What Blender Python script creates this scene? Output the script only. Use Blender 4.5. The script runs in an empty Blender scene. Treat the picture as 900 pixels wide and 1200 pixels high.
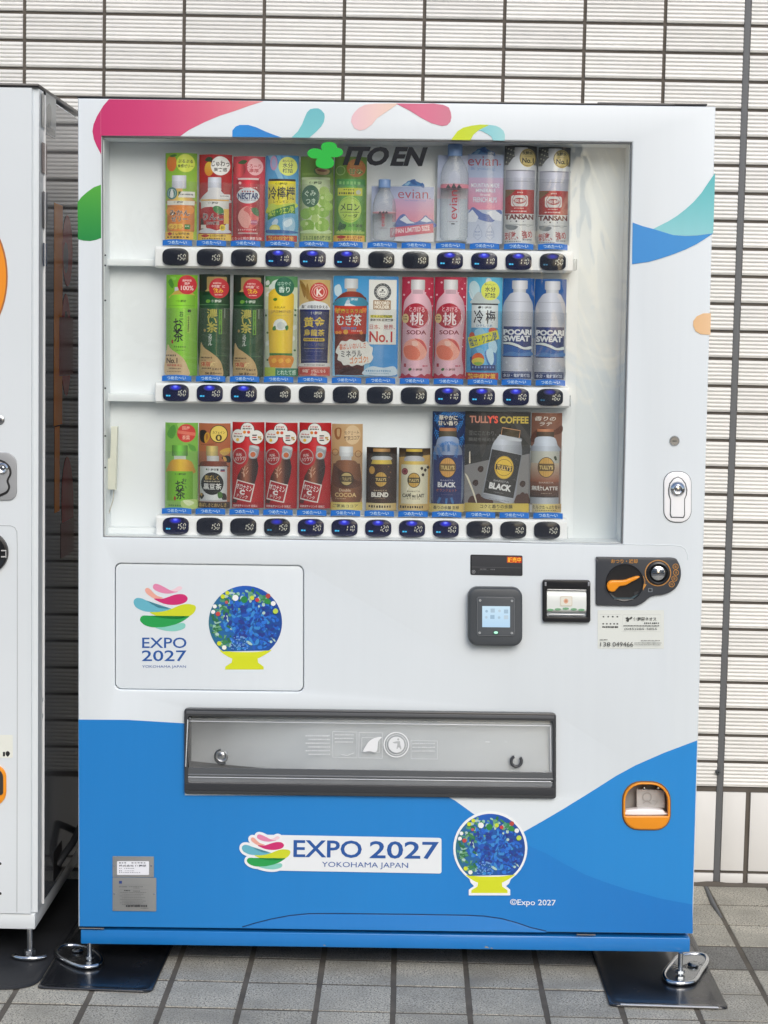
import bpy, bmesh, math, random
from math import sin, cos, pi, radians, sqrt
from mathutils import Vector, Matrix
random.seed(7)
sc = bpy.context.scene
col = sc.collection

# ------------------------------------------------------------------ camera
F_PX, PITCH, ROLL, YAW = 2284.96, -0.0884, -0.02073, 0.01186
CAM = Vector((0.0, -3.87165, 1.28570))

def _rot():
    cy, sy = cos(YAW), sin(YAW)
    rz = Matrix(((cy, sy, 0), (-sy, cy, 0), (0, 0, 1)))
    c, s = cos(PITCH), sin(PITCH)
    rx = Matrix(((1, 0, 0), (0, c, s), (0, -s, c)))
    c, s = cos(ROLL), sin(ROLL)
    ry = Matrix(((c, 0, -s), (0, 1, 0), (s, 0, c)))
    return ry @ rx @ rz
RCAM = _rot()          # rows: right, forward, up
cd = bpy.data.cameras.new('camera')
cd.sensor_width = 36.0
cd.lens = F_PX / 1200 * 36
cd.clip_start, cd.clip_end = 0.05, 500
cam = bpy.data.objects.new('camera', cd)
r_, f_, u_ = RCAM[0], RCAM[1], RCAM[2]
cam.matrix_world = Matrix(((r_[0], u_[0], -f_[0], CAM[0]), (r_[1], u_[1], -f_[1], CAM[1]),
                           (r_[2], u_[2], -f_[2], CAM[2]), (0, 0, 0, 1)))
col.objects.link(cam)
sc.camera = cam

# ------------------------------------------------------------------ light
SUN_EL, SUN_AZ = 34, 166       # azimuth measured from +Y clockwise: 180 = from behind the camera
w = bpy.data.worlds.new('World'); sc.world = w; w.use_nodes = True
nt = w.node_tree; bg = nt.nodes['Background']
sky = nt.nodes.new('ShaderNodeTexSky'); sky.sky_type = 'NISHITA'; sky.sun_disc = False
sky.sun_elevation = radians(SUN_EL); sky.sun_rotation = radians(SUN_AZ)
sky.air_density = 1.0; sky.dust_density = 2.2; sky.ozone_density = 1.0
nt.links.new(sky.outputs[0], bg.inputs[0]); bg.inputs[1].default_value = 0.12
sl = bpy.data.lights.new('sun', 'SUN'); sl.energy = 1.15; sl.angle = radians(40); sl.color = (1.0, 0.985, 0.955)
so = bpy.data.objects.new('sun', sl)
d = Vector((sin(radians(SUN_AZ)) * cos(radians(SUN_EL)), cos(radians(SUN_AZ)) * cos(radians(SUN_EL)), sin(radians(SUN_EL))))
so.rotation_euler = d.to_track_quat('Z', 'Y').to_euler(); so.location = d * 12
col.objects.link(so)
sc.view_settings.view_transform = 'Standard'; sc.view_settings.look = 'None'
sc.view_settings.exposure = 0.42; sc.view_settings.gamma = 1.0
sc.cycles.use_denoising = True
sc.cycles.max_bounces = 10; sc.cycles.transparent_max_bounces = 16
sc.cycles.caustics_reflective = False; sc.cycles.caustics_refractive = False

# ------------------------------------------------------------------ measuring: a point of the photograph on a plane of the place
MX0, MZ0, M_YAW, M_ROLL = -0.65054, 0.04389, 0.01095, 0.00735
M_W, M_H = 1.25089, 1.70
UX = Vector((cos(M_ROLL) * cos(M_YAW), cos(M_ROLL) * sin(M_YAW), sin(M_ROLL)))
UZ = Vector((-sin(M_ROLL) * cos(M_YAW), -sin(M_ROLL) * sin(M_YAW), cos(M_ROLL)))
UN = UX.cross(UZ)
MO = Vector((MX0, 0, MZ0))
RT = RCAM.transposed()
def ray(x, y): return RT @ Vector(((x - 450) / F_PX, 1, -(y - 600) / F_PX))
def on_plane(x, y, P, n):
    r = ray(x, y); return CAM + r * ((P - CAM).dot(n) / r.dot(n))
def L(x, y, dep=0.0):
    """photo point -> (X, Z) in the machine's own frame, on the plane dep metres behind its front"""
    P = MO - UN * dep; X = on_plane(x, y, P, UN) - P
    return X.dot(UX), X.dot(UZ)
def fl(x, y, z=0.0): return on_plane(x, y, Vector((0, 0, z)), Vector((0, 0, 1)))
def wl(x, y, dep): return on_plane(x, y, Vector((0, dep, 0)), Vector((0, 1, 0)))

# ------------------------------------------------------------------ materials
def lin(c):
    return tuple(((v / 255) / 12.92 if v / 255 <= 0.04045 else ((v / 255 + 0.055) / 1.055) ** 2.4) for v in c)
_m = {}
def mat(name, c=(200, 200, 200), rough=0.4, metal=0.0, coat=0.0, spec=0.5):
    if name in _m: return _m[name]
    m = bpy.data.materials.new(name); m.use_nodes = True; _m[name] = m
    b = m.node_tree.nodes['Principled BSDF']
    b.inputs['Base Color'].default_value = lin(c) + (1,)
    b.inputs['Roughness'].default_value = rough; b.inputs['Metallic'].default_value = metal
    b.inputs['Coat Weight'].default_value = coat; b.inputs['Specular IOR Level'].default_value = spec
    b.inputs['Coat Roughness'].default_value = 0.06
    return m
def N(m, t, **k):
    n = m.node_tree.nodes.new(t)
    for a, v in k.items(): setattr(n, a, v)
    return n
def LK(m, a, b): m.node_tree.links.new(a, b)
def wear(m, scale=3, amt=0.05, rough=0.1, stretch=(1, 1, 1), bump=0.0, bscale=60):
    """uneven grime, gloss and sheet-metal ripple"""
    b = m.node_tree.nodes['Principled BSDF']
    tc = N(m, 'ShaderNodeTexCoord'); mp = N(m, 'ShaderNodeMapping'); mp.inputs['Scale'].default_value = stretch
    LK(m, tc.outputs['Object'], mp.inputs[0])
    n = N(m, 'ShaderNodeTexNoise'); n.inputs['Scale'].default_value = scale; n.inputs['Detail'].default_value = 6
    LK(m, mp.outputs[0], n.inputs['Vector'])
    c = tuple(b.inputs['Base Color'].default_value)
    src = b.inputs['Base Color'].links[0].from_socket if b.inputs['Base Color'].links else None
    mx = N(m, 'ShaderNodeMix', data_type='RGBA', blend_type='MULTIPLY'); mx.inputs[0].default_value = 1
    rp = N(m, 'ShaderNodeMapRange'); rp.inputs['From Min'].default_value = 0.3; rp.inputs['From Max'].default_value = 0.7
    rp.inputs['To Min'].default_value = 1 - amt; rp.inputs['To Max'].default_value = 1 + amt * 0.3
    LK(m, n.outputs['Fac'], rp.inputs['Value'])
    if src: LK(m, src, mx.inputs[6])
    else: mx.inputs[6].default_value = c
    LK(m, rp.outputs[0], mx.inputs[7]); LK(m, mx.outputs[2], b.inputs['Base Color'])
    r0 = b.inputs['Roughness'].default_value
    rr = N(m, 'ShaderNodeMapRange'); rr.inputs['To Min'].default_value = max(0.02, r0 - rough); rr.inputs['To Max'].default_value = r0 + rough
    LK(m, n.outputs['Fac'], rr.inputs['Value']); LK(m, rr.outputs[0], b.inputs['Roughness'])
    if bump:
        n2 = N(m, 'ShaderNodeTexNoise'); n2.inputs['Scale'].default_value = bscale; n2.inputs['Detail'].default_value = 3
        LK(m, mp.outputs[0], n2.inputs['Vector'])
        bp = N(m, 'ShaderNodeBump'); bp.inputs['Strength'].default_value = 1; bp.inputs['Distance'].default_value = bump
        LK(m, n2.outputs['Fac'], bp.inputs['Height']); LK(m, bp.outputs[0], b.inputs['Normal'])
    return m
WHITE = wear(mat('white_painted_steel', (223, 230, 234), 0.36, coat=0.12, spec=.4), 2.2, 0.045, 0.08, (1, 1, .22), 0.0004, 3)
WHITE = wear(WHITE, 24, 0.010, 0.04, (3, 1, .12))
WHITE2 = wear(mat('white_interior_plastic', (234, 238, 241), 0.4), 5, 0.03, 0.08)
RAILW = mat('white_shelf_plastic', (246, 246, 247), 0.28, coat=0.2)
BLUE = wear(mat('blue_painted_steel', (28, 124, 200), 0.34, coat=0.35), 2, 0.05, 0.06)
BLUE = wear(BLUE, 22, 0.02, 0.05, (3, 1, .12))
BLACK = mat('black_plastic', (30, 31, 34), 0.3)
DGREY = wear(mat('dark_grey_plastic', (72, 76, 80), 0.42), 20, 0.06, 0.08)
DARK = mat('dark_cavity', (24, 24, 26), 0.6)
CHROME = mat('chrome', (215, 218, 222), 0.14, 1.0)
STEEL = wear(mat('brushed_steel', (182, 184, 186), 0.32, 1.0), 30, 0.1, 0.1, (1, 1, 12))
ZINC = wear(mat('zinc_plated_steel', (178, 182, 186), 0.24, 1.0), 25, 0.2, 0.12)
ORANGE = mat('orange_plastic', (240, 150, 26), 0.35, coat=0.3)
RUBBER = wear(mat('black_rubber', (38, 40, 44), 0.6), 9, 0.35, 0.15)
MATM = wear(mat('gloss_black_plate', (34, 36, 40), 0.24, coat=0.25), 9, 0.4, 0.16)
PLATE = wear(mat('grey_metal_label', (160, 162, 162), 0.4, 0.55), 8, 0.06, 0.1)
IVORY = mat('ivory_plastic', (222, 222, 208), 0.4)
CREAMSEAL = mat('joint_sealant', (104, 106, 108), 0.7)

def attr_mat(name, emit=0.0, rough=0.4, metal=0.0, coat=0.0):
    m = mat(name, (255, 255, 255), rough, metal, coat); b = m.node_tree.nodes['Principled BSDF']
    a = N(m, 'ShaderNodeAttribute'); a.attribute_name = 'Col'
    if emit:
        b.inputs['Base Color'].default_value = (.01, .01, .01, 1)
        LK(m, a.outputs['Color'], b.inputs['Emission Color']); b.inputs['Emission Strength'].default_value = emit
    else: LK(m, a.outputs['Color'], b.inputs['Base Color'])
    return m
INK = attr_mat('printed_ink', rough=0.38, coat=0.25)
VINYL = wear(attr_mat('vinyl_print', rough=0.36, coat=0.15), 2.2, 0.05, 0.06, (1, 1, .5), 0.0004, 3)
VINYL = wear(VINYL, 22, 0.015, 0.05, (3, 1, .12))
LED = attr_mat('lit_led', emit=.80)
MATTE = attr_mat('matte_black_ink', rough=.6); MATTE.node_tree.nodes['Principled BSDF'].inputs['Specular IOR Level'].default_value = .15

def clear_mat(name, tint, rough=0.02, ior=1.45, edge=None, bump=0.0, haze=0.0, hazec=(225, 230, 232)):
    m = bpy.data.materials.new(name); m.use_nodes = True; nt = m.node_tree
    nt.nodes.remove(nt.nodes['Principled BSDF']); out = nt.nodes['Material Output']
    tr = N(m, 'ShaderNodeBsdfTransparent'); tr.inputs[0].default_value = lin(tint) + (1,)
    gl = N(m, 'ShaderNodeBsdfGlossy'); gl.inputs['Roughness'].default_value = rough
    fr = N(m, 'ShaderNodeFresnel'); ge = N(m, 'ShaderNodeNewGeometry'); io = N(m, 'ShaderNodeMix')
    LK(m, ge.outputs['Backfacing'], io.inputs[0]); io.inputs[2].default_value = ior; io.inputs[3].default_value = 1 / ior
    LK(m, io.outputs[0], fr.inputs['IOR'])
    mx = N(m, 'ShaderNodeMixShader'); LK(m, fr.outputs[0], mx.inputs[0])
    if edge:
        lw = N(m, 'ShaderNodeLayerWeight'); lw.inputs[0].default_value = 0.35
        c = N(m, 'ShaderNodeMix', data_type='RGBA'); LK(m, lw.outputs['Facing'], c.inputs[0])
        c.inputs[6].default_value = lin(tint) + (1,); c.inputs[7].default_value = lin(edge) + (1,)
        LK(m, c.outputs[2], tr.inputs[0])
    base = tr.outputs[0]
    if haze:
        df = N(m, 'ShaderNodeBsdfDiffuse'); df.inputs[0].default_value = lin(hazec) + (1,)
        h = N(m, 'ShaderNodeMixShader'); h.inputs[0].default_value = haze
        LK(m, tr.outputs[0], h.inputs[1]); LK(m, df.outputs[0], h.inputs[2]); base = h.outputs[0]
    if bump:
        tc = N(m, 'ShaderNodeTexCoord'); n = N(m, 'ShaderNodeTexNoise'); n.inputs['Scale'].default_value = 7
        n.inputs['Distortion'].default_value = 1.5
        LK(m, tc.outputs['Object'], n.inputs['Vector'])
        bp = N(m, 'ShaderNodeBump'); bp.inputs['Distance'].default_value = bump; LK(m, n.outputs['Fac'], bp.inputs['Height'])
        LK(m, bp.outputs[0], gl.inputs['Normal'])
    LK(m, base, mx.inputs[1]); LK(m, gl.outputs[0], mx.inputs[2]); LK(m, mx.outputs[0], out.inputs[0])
    return m
GLASS = clear_mat('window_glass', (253, 254, 253), 0.0, 1.42, bump=0.0012)
CLEAR = clear_mat('clear_plastic_sheet', (254, 254, 254), 0.10, 1.38, edge=(228, 230, 232), haze=0.018, hazec=(240, 242, 243))
PET = clear_mat('clear_bottle_plastic', (253, 254, 254), 0.05, 1.35, edge=(205, 211, 217), haze=0.16, hazec=(240, 243, 244))
SMOKE = clear_mat('smoked_clear_flap', (252, 253, 253), 0.05, 1.4, edge=(226, 228, 230), haze=0.07, hazec=(244, 246, 247))

# ------------------------------------------------------------------ objects and meshes
def tag(o, label=None, cat=None, group=None, kind=None):
    if label: o['label'] = label
    if cat: o['category'] = cat
    if group: o['group'] = group
    if kind: o['kind'] = kind
    return o
def empty(name, loc=(0, 0, 0), rot=(0, 0, 0), parent=None):
    o = bpy.data.objects.new(name, None); o.empty_display_size = .05
    o.location = loc; o.rotation_euler = rot; o.parent = parent; col.objects.link(o); return o
def obj(name, me, m=None, parent=None, label=None, loc=None):
    if isinstance(me, bmesh.types.BMesh):
        b = me; me = bpy.data.meshes.new(name); b.to_mesh(me); b.free()
    o = bpy.data.objects.new(name, me); o.parent = parent
    if m is not None and not me.materials:
        for x in (m if isinstance(m, (list, tuple)) else [m]): me.materials.append(x)
    if label: o['label'] = label
    if loc is not None: o.location = loc
    col.objects.link(o); return o
def smooth(me, ang=35):
    for p in me.polygons: p.use_smooth = True
    b = bmesh.new(); b.from_mesh(me)
    for e in b.edges:
        e.smooth = not (len(e.link_faces) == 2 and e.calc_face_angle(0) > radians(ang)) and len(e.link_faces) == 2
    b.to_mesh(me); b.free(); return me
def add_box(bm, x0, x1, y0, y1, z0, z1, bev=0.0, seg=2):
    r = bmesh.ops.create_cube(bm, size=1)
    for v in r['verts']:
        v.co = Vector((x0 + (v.co.x + .5) * (x1 - x0), y0 + (v.co.y + .5) * (y1 - y0), z0 + (v.co.z + .5) * (z1 - z0)))
    if bev:
        es = list({e for v in r['verts'] for e in v.link_edges})
        bmesh.ops.bevel(bm, geom=es, offset=bev, segments=seg, affect='EDGES', profile=0.5)
def box(name, x0, x1, y0, y1, z0, z1, m, parent=None, bev=0.0, label=None, seg=2):
    b = bmesh.new(); add_box(b, x0, x1, y0, y1, z0, z1, bev, seg)
    me = bpy.data.meshes.new(name); b.to_mesh(me); b.free()
    if bev: smooth(me, 40)
    return obj(name, me, m, parent, label)
def bridge(bm, rings, closed=True, caps=True):
    R = [[bm.verts.new(p) for p in r] for r in rings]
    n = len(R[0])
    for a, b in zip(R, R[1:]):
        for i in range(n if closed else n - 1):
            j = (i + 1) % n; bm.faces.new((a[i], a[j], b[j], b[i]))
    if caps and closed:
        bm.faces.new(R[0][::-1]); bm.faces.new(R[-1])
def lathe(name, prof, axis='Z', seg=24, m=None, parent=None, loc=(0, 0, 0), sy=1.0, label=None, ang=35, cap=True):
    """prof: (radius, height) pairs; axis Z = upright, Y = pointing out of the machine front (height counts towards the viewer)"""
    b = bmesh.new(); rings = []
    for r, h in prof:
        ring = []
        for i in range(seg):
            a = 2 * pi * i / seg
            ring.append((r * cos(a), r * sin(a) * sy, h) if axis == 'Z' else (r * cos(a), -h, r * sin(a)))
        rings.append(ring)
    bridge(b, rings, caps=cap); bmesh.ops.recalc_face_normals(b, faces=b.faces)
    me = bpy.data.meshes.new(name); b.to_mesh(me); b.free(); smooth(me, ang)
    return obj(name, me, m, parent, label, loc)
def tube(name, pts, r, m, parent=None, seg=10, closed=False, label=None):
    pts = [Vector(p) for p in pts]; n = len(pts); b = bmesh.new(); rings = []
    up = Vector((0.13, 0.21, 0.97))
    for i, p in enumerate(pts):
        if closed: t = (pts[(i + 1) % n] - pts[i - 1]).normalized()
        else: t = (pts[min(i + 1, n - 1)] - pts[max(i - 1, 0)]).normalized()
        a = t.cross(up).normalized(); c = t.cross(a).normalized()
        rr = r[i] if isinstance(r, (list, tuple)) else r
        rings.append([p + a * rr * cos(2 * pi * k / seg) + c * rr * sin(2 * pi * k / seg) for k in range(seg)])
    if closed: rings.append(rings[0])
    bridge(b, rings, caps=not closed); bmesh.ops.remove_doubles(b, verts=b.verts, dist=1e-6)
    bmesh.ops.recalc_face_normals(b, faces=b.faces)
    me = bpy.data.meshes.new(name); b.to_mesh(me); b.free(); smooth(me, 50)
    return obj(name, me, m, parent, label)
def rrect(x0, y0, x1, y1, r, n=5, skew=0.0):
    """rounded rectangle in photo pixels; r one value or (tl, tr, br, bl); skew = fall per pixel to the right"""
    if not isinstance(r, (tuple, list)): r = (r,) * 4
    P = []
    for (cx, cy, a0), q in zip(((x0 + r[0], y0 + r[0], 180), (x1 - r[1], y0 + r[1], 270), (x1 - r[2], y1 - r[2], 0), (x0 + r[3], y1 - r[3], 90)), r):
        if q <= 0: P.append((cx, cy)); continue
        for i in range(n + 1):
            a = radians(a0 + 90 * i / n); P.append((cx + q * cos(a), cy + q * sin(a)))
    return [(x, y + skew * (x - (x0 + x1) / 2)) for x, y in P]
def circ(cx, cy, rx, ry=None, n=28):
    ry = ry or rx; return [(cx + rx * cos(2 * pi * i / n), cy + ry * sin(2 * pi * i / n)) for i in range(n)]
def spline(pts, n=6):
    P = [Vector(p) for p in pts]; k = len(P); out = []
    for i in range(k):
        a, b, c, d = P[i - 1], P[i], P[(i + 1) % k], P[(i + 2) % k]
        for j in range(n):
            t = j / n
            out.append(tuple(.5 * ((2 * b) + (c - a) * t + (2 * a - 5 * b + 4 * c - d) * t * t + (3 * b - a - 3 * c + d) * t ** 3)))
    return out
def plate_mesh(name, loops, y0, th, bev=0.0, dep=None, px=True, segs=2):
    """plate lying in the front plane: outline and holes (photo pixels or metres), front face at y0, th thick, rounded rim"""
    dep = y0 if dep is None else dep
    cu = bpy.data.curves.new(name, 'CURVE'); cu.dimensions = '2D'; cu.fill_mode = 'BOTH'
    for lp in loops:
        sp = cu.splines.new('POLY'); pts = [L(x, y, dep) for x, y in lp] if px else lp
        sp.points.add(len(pts) - 1)
        for i, (x, z) in enumerate(pts): sp.points[i].co = (x, z, 0, 1)
        sp.use_cyclic_u = True
    cu.extrude = max(th / 2 - bev, 0.0); cu.bevel_depth = bev; cu.bevel_resolution = segs; cu.offset = -bev
    o = bpy.data.objects.new('tmp', cu); t = o.to_mesh(); me = t.copy(); me.name = name; o.to_mesh_clear()
    bpy.data.objects.remove(o); bpy.data.curves.remove(cu)
    me.transform(Matrix(((1, 0, 0, 0), (0, 0, -1, y0 + th / 2), (0, 1, 0, 0), (0, 0, 0, 1))))
    b = bmesh.new(); b.from_mesh(me); bmesh.ops.remove_doubles(b, verts=b.verts, dist=1e-6)
    bmesh.ops.recalc_face_normals(b, faces=b.faces); b.to_mesh(me); b.free()
    me.materials.clear()
    return smooth(me, 30) if bev else me
def plate(name, loops, y0, th, m, parent, bev=0.0, dep=None, label=None, px=True):
    return obj(name, plate_mesh(name, loops, y0, th, bev, dep, px), m, parent, label)

# ------------------------------------------------------------------ flat print: shapes and lettering in ink, bent onto the sheet that carries them
_tc = {}
def text_mesh(s, off=0.0, sh=0.0, vert=False):
    k = (s, off, sh, vert)
    if k in _tc: return _tc[k]
    cu = bpy.data.curves.new('t', 'FONT'); cu.body = '\n'.join(s) if vert else s
    cu.resolution_u = 3; cu.offset = off; cu.shear = sh; cu.space_line = 0.78 if vert else 1; cu.align_x = 'CENTER' if vert else 'LEFT'
    o = bpy.data.objects.new('t', cu); me = o.to_mesh()
    V = [(v.co.x, v.co.y) for v in me.vertices]; Fc = [tuple(p.vertices) for p in me.polygons]
    o.to_mesh_clear(); bpy.data.objects.remove(o); bpy.data.curves.remove(cu)
    _tc[k] = (V, Fc); return _tc[k]
# an op is (kind, points, faces, colour, glow)
def r(x0, y0, x1, y1, c, rad=0, g=0, sk=0): return ('p', rrect(x0, y0, x1, y1, rad, 4, sk), None, c, g)
def e(cx, cy, rx, ry, c, g=0, n=20): return ('p', circ(cx, cy, rx, ry, n), None, c, g)
def p(c, *a, g=0): return ('p', [(a[i], a[i + 1]) for i in range(0, len(a), 2)], None, c, g)
def s(c, *a, g=0): return ('p', spline([(a[i], a[i + 1]) for i in range(0, len(a), 2)], 5), None, c, g)
def ring(cx, cy, ro, ri, c, n=28, g=0):
    P = circ(cx, cy, ro, ro, n) + circ(cx, cy, ri, ri, n)
    return ('f', P, [(i, (i + 1) % n, n + (i + 1) % n, n + i) for i in range(n)], c, g)
def fan(cx, cy, rx, ry, c0, c1, g=0, n=16):
    P = [(cx, cy)] + circ(cx, cy, rx, ry, n)
    return ('f', P, [(0, 1 + i, 1 + (i + 1) % n) for i in range(n)], ('rad', c0, c1), g)
def line(c, wd, *a):
    P = [Vector((a[i], a[i + 1])) for i in range(0, len(a), 2)]; A, B = [], []
    for i, q in enumerate(P):
        t = (P[min(i + 1, len(P) - 1)] - P[max(i - 1, 0)]).normalized(); n = Vector((-t.y, t.x)) * wd / 2
        A.append(tuple(q + n)); B.append(tuple(q - n))
    m = len(A); return ('f', A + B, [(i, i + 1, m + i + 1, m + i) for i in range(m - 1)], c, 0)
def t(txt, x0, y0, x1, y1, c, o=None, b=0.015, rot=0, sh=0, v=False, ow=0.05, g=0):
    """lettering stretched into the box x0 y0 x1 y1; o = outline colour"""
    if any(ord(ch) > 0x2E80 for ch in txt): b, ow = min(b, .016), min(ow, .045)
    V0, _ = text_mesh(txt, 0, sh, v)
    ax, bx = min(q[0] for q in V0), max(q[0] for q in V0); ay, by = min(q[1] for q in V0), max(q[1] for q in V0)
    cx, cy, ca, sa = (x0 + x1) / 2, (y0 + y1) / 2, cos(radians(rot)), sin(radians(rot))
    out = []
    for off, cc in (((ow, o), (b, c)) if o else ((b, c),)):
        V, Fc = text_mesh(txt, off, sh, v); P = []
        for X, Y in V:
            qx = x0 + (X - ax) / (bx - ax) * (x1 - x0) - cx; qy = y1 - (Y - ay) / (by - ay) * (y1 - y0) - cy
            P.append((cx + qx * ca - qy * sa, cy + qx * sa + qy * ca))
        out.append(('f', P, Fc, cc, g))
    return out
def rule(x0, y0, x1, c, h=5, n=9, gap=.35, sk=0):
    """line of print too small to read: short strokes of uneven width"""
    out = []; x = x0; rr = random.Random(int(x0 * 7 + y0 * 13 + x1)); step = (x1 - x0) / n
    for i in range(n):
        wd = step * (1 - gap) * rr.uniform(.7, 1.15)
        out.append(r(x, y0 + rr.uniform(-.08, .08) * h + sk * (x - x0), min(x + wd, x1), y0 + h * rr.uniform(.8, 1) + sk * (x - x0), c)); x += step
    return out
def flat(ops):
    out = []
    for q in ops:
        if isinstance(q, list): out += flat(q)
        elif q is not None: out.append(q)
    return out
def xf(ops, f): return [(k, [f(*q) for q in P], Fc, c, g) for k, P, Fc, c, g in flat(ops)]
def lerp(a, b, k): return tuple(a[i] + (b[i] - a[i]) * k for i in range(3))
def colour(c, x, y, bb):
    if isinstance(c[0], (int, float)): return c
    k = c[0]; st = c[1:]
    if k == 'h': u = (x - bb[0]) / max(bb[2] - bb[0], 1e-9)
    elif k == 'v': u = (y - bb[1]) / max(bb[3] - bb[1], 1e-9)
    else: u = min(1, sqrt(((x - (bb[0] + bb[2]) / 2) / max((bb[2] - bb[0]) / 2, 1e-9)) ** 2 + ((y - (bb[1] + bb[3]) / 2) / max((bb[3] - bb[1]) / 2, 1e-9)) ** 2))
    u = min(max(u, 0), 1) * (len(st) - 1); i = min(int(u), len(st) - 2)
    return lerp(st[i], st[i + 1], u - i)
STEP = 0.000022
def print_mesh(name, ops, dep, bulge=None, base=0.0, place=None, k0=0, cuts=0, zs=STEP):
    """bulge = (x0, x1, amount, facets) in photo px / metres; base = extra distance towards the viewer"""
    ops = flat(ops); bm = bmesh.new(); lay = bm.faces.layers.int.new('op')
    for i, (k, P, Fc, c, g) in enumerate(ops):
        V = [bm.verts.new((x, y, i)) for x, y in P]
        fs = [range(len(P))] if Fc is None else Fc
        for f in fs:
            try: q = bm.faces.new([V[j] for j in f]); q[lay] = i
            except ValueError: pass
    bmesh.ops.triangulate(bm, faces=[f for f in bm.faces if len(f.verts) > 4])
    xs = []
    deep = 1.16 if bulge else 1.0
    if bulge: xs = [bulge[0] + (bulge[1] - bulge[0]) * j / bulge[3] for j in range(1, bulge[3])]
    elif cuts:
        a = min(v.co.x for v in bm.verts); b = max(v.co.x for v in bm.verts); xs = [a + (b - a) * j / cuts for j in range(1, cuts)]
    for x in xs:
        bmesh.ops.bisect_plane(bm, geom=bm.verts[:] + bm.edges[:] + bm.faces[:], plane_co=(x, 0, 0), plane_no=(1, 0, 0), dist=1e-5)
    bbs = [(min(q[0] for q in P), min(q[1] for q in P), max(q[0] for q in P), max(q[1] for q in P)) for _, P, _, _, _ in ops]
    me = bpy.data.meshes.new(name); bm.verts.index_update(); bm.faces.ensure_lookup_table()
    src = [(v.co.x, v.co.y, v.co.z) for v in bm.verts]; co = []
    for x, y, z in src:
        X, Z = L(x, y, dep) if place is None else place(x, y)
        Y = dep - base - .0003 - (z + k0) * zs
        if bulge:
            u = (x - bulge[0]) / (bulge[1] - bulge[0]) * bulge[3]; j = min(max(int(u), 0), bulge[3] - 1); fr = u - j
            h = [1 - (2 * q / bulge[3] - 1) ** 2 for q in (j, j + 1)]
            Y -= bulge[2] * (h[0] + (h[1] - h[0]) * fr)
        co.append((X, Y, Z))
    faces = []; cols = []; mi = []
    for f in bm.faces:
        i = f[lay]; vs = [v.index for v in f.verts]
        a, b2, c2 = (Vector(co[vs[q]]) for q in (0, 1, 2))
        if (b2 - a).cross(c2 - a).y > 0: vs.reverse()
        faces.append(vs); mi.append(1 if ops[i][4] else 0); c = ops[i][3]
        for q in vs: cols.append(tuple(v ** deep for v in lin(colour(c, src[q][0], src[q][1], bbs[i]))) + (1.0,))
    bm.free()
    me.from_pydata(co, [], faces); at = me.color_attributes.new('Col', 'FLOAT_COLOR', 'CORNER')
    at.data.foreach_set('color', [q for c in cols for q in c]); me.polygons.foreach_set('material_index', mi)
    return me
def upright(x0, y0, x1, y1, dep):
    """placement square to the machine, centred where the photo shows the piece"""
    xc, yc = (x0 + x1) / 2, (y0 + y1) / 2
    return lambda x, y: (L(x, yc, dep)[0], L(xc, y, dep)[1])
def prn(name, ops, dep, parent, bulge=None, base=0.0, m=None, label=None, place=None, cuts=0, k0=0, zs=STEP):
    me = print_mesh(name, ops, dep, bulge, base, place, k0, cuts, zs)
    me.materials.append(m or INK); me.materials.append(LED)
    return obj(name, me, None, parent, label)
def crop(ox, oy, sx): return lambda ops: xf(ops, lambda x, y: (ox + x / sx, oy + y / sx))
# ================================================================== the setting: tiled wall and paving
WD = 0.71702                       # wall face
RP, RZ0, WP, WX0 = 0.06388, 2.02272, 0.18528, -0.91111
def rnd_val(m, b_in, lo, hi, base, extra=None):
    """a slightly different shade for every piece"""
    b = m.node_tree.nodes['Principled BSDF']; oi = N(m, 'ShaderNodeObjectInfo')
    mr = N(m, 'ShaderNodeMapRange'); mr.inputs['To Min'].default_value = lo; mr.inputs['To Max'].default_value = hi
    LK(m, oi.outputs['Random'], mr.inputs['Value'])
    mx = N(m, 'ShaderNodeMix', data_type='RGBA', blend_type='MULTIPLY'); mx.inputs[0].default_value = 1
    mx.inputs[6].default_value = lin(base) + (1,)
    if extra is not None: LK(m, extra, mx.inputs[6])
    LK(m, mr.outputs[0], mx.inputs[7]); LK(m, mx.outputs[2], b.inputs['Base Color']); return mx
TILE = mat('cream_glazed_tile', (231, 230, 226), 0.34, coat=0.1)
rnd_val(TILE, None, 0.92, 1.03, (231, 230, 226)); wear(TILE, 11, 0.09, 0.08, (1, 1, 3), 0.0003, 90)
SMTILE = mat('smooth_cream_panel', (226, 225, 222), 0.4); rnd_val(SMTILE, None, 0.97, 1.02, (226, 225, 222)); wear(SMTILE, 5, 0.05, 0.08)
GROUT = wear(mat('dark_wall_grout', (96, 90, 83), 0.85), 18, 0.25, 0.1, bump=0.0006)
FGROUT = wear(mat('dark_floor_grout', (100, 94, 85), 0.9), 16, 0.35, 0.1, bump=0.001)

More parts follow.
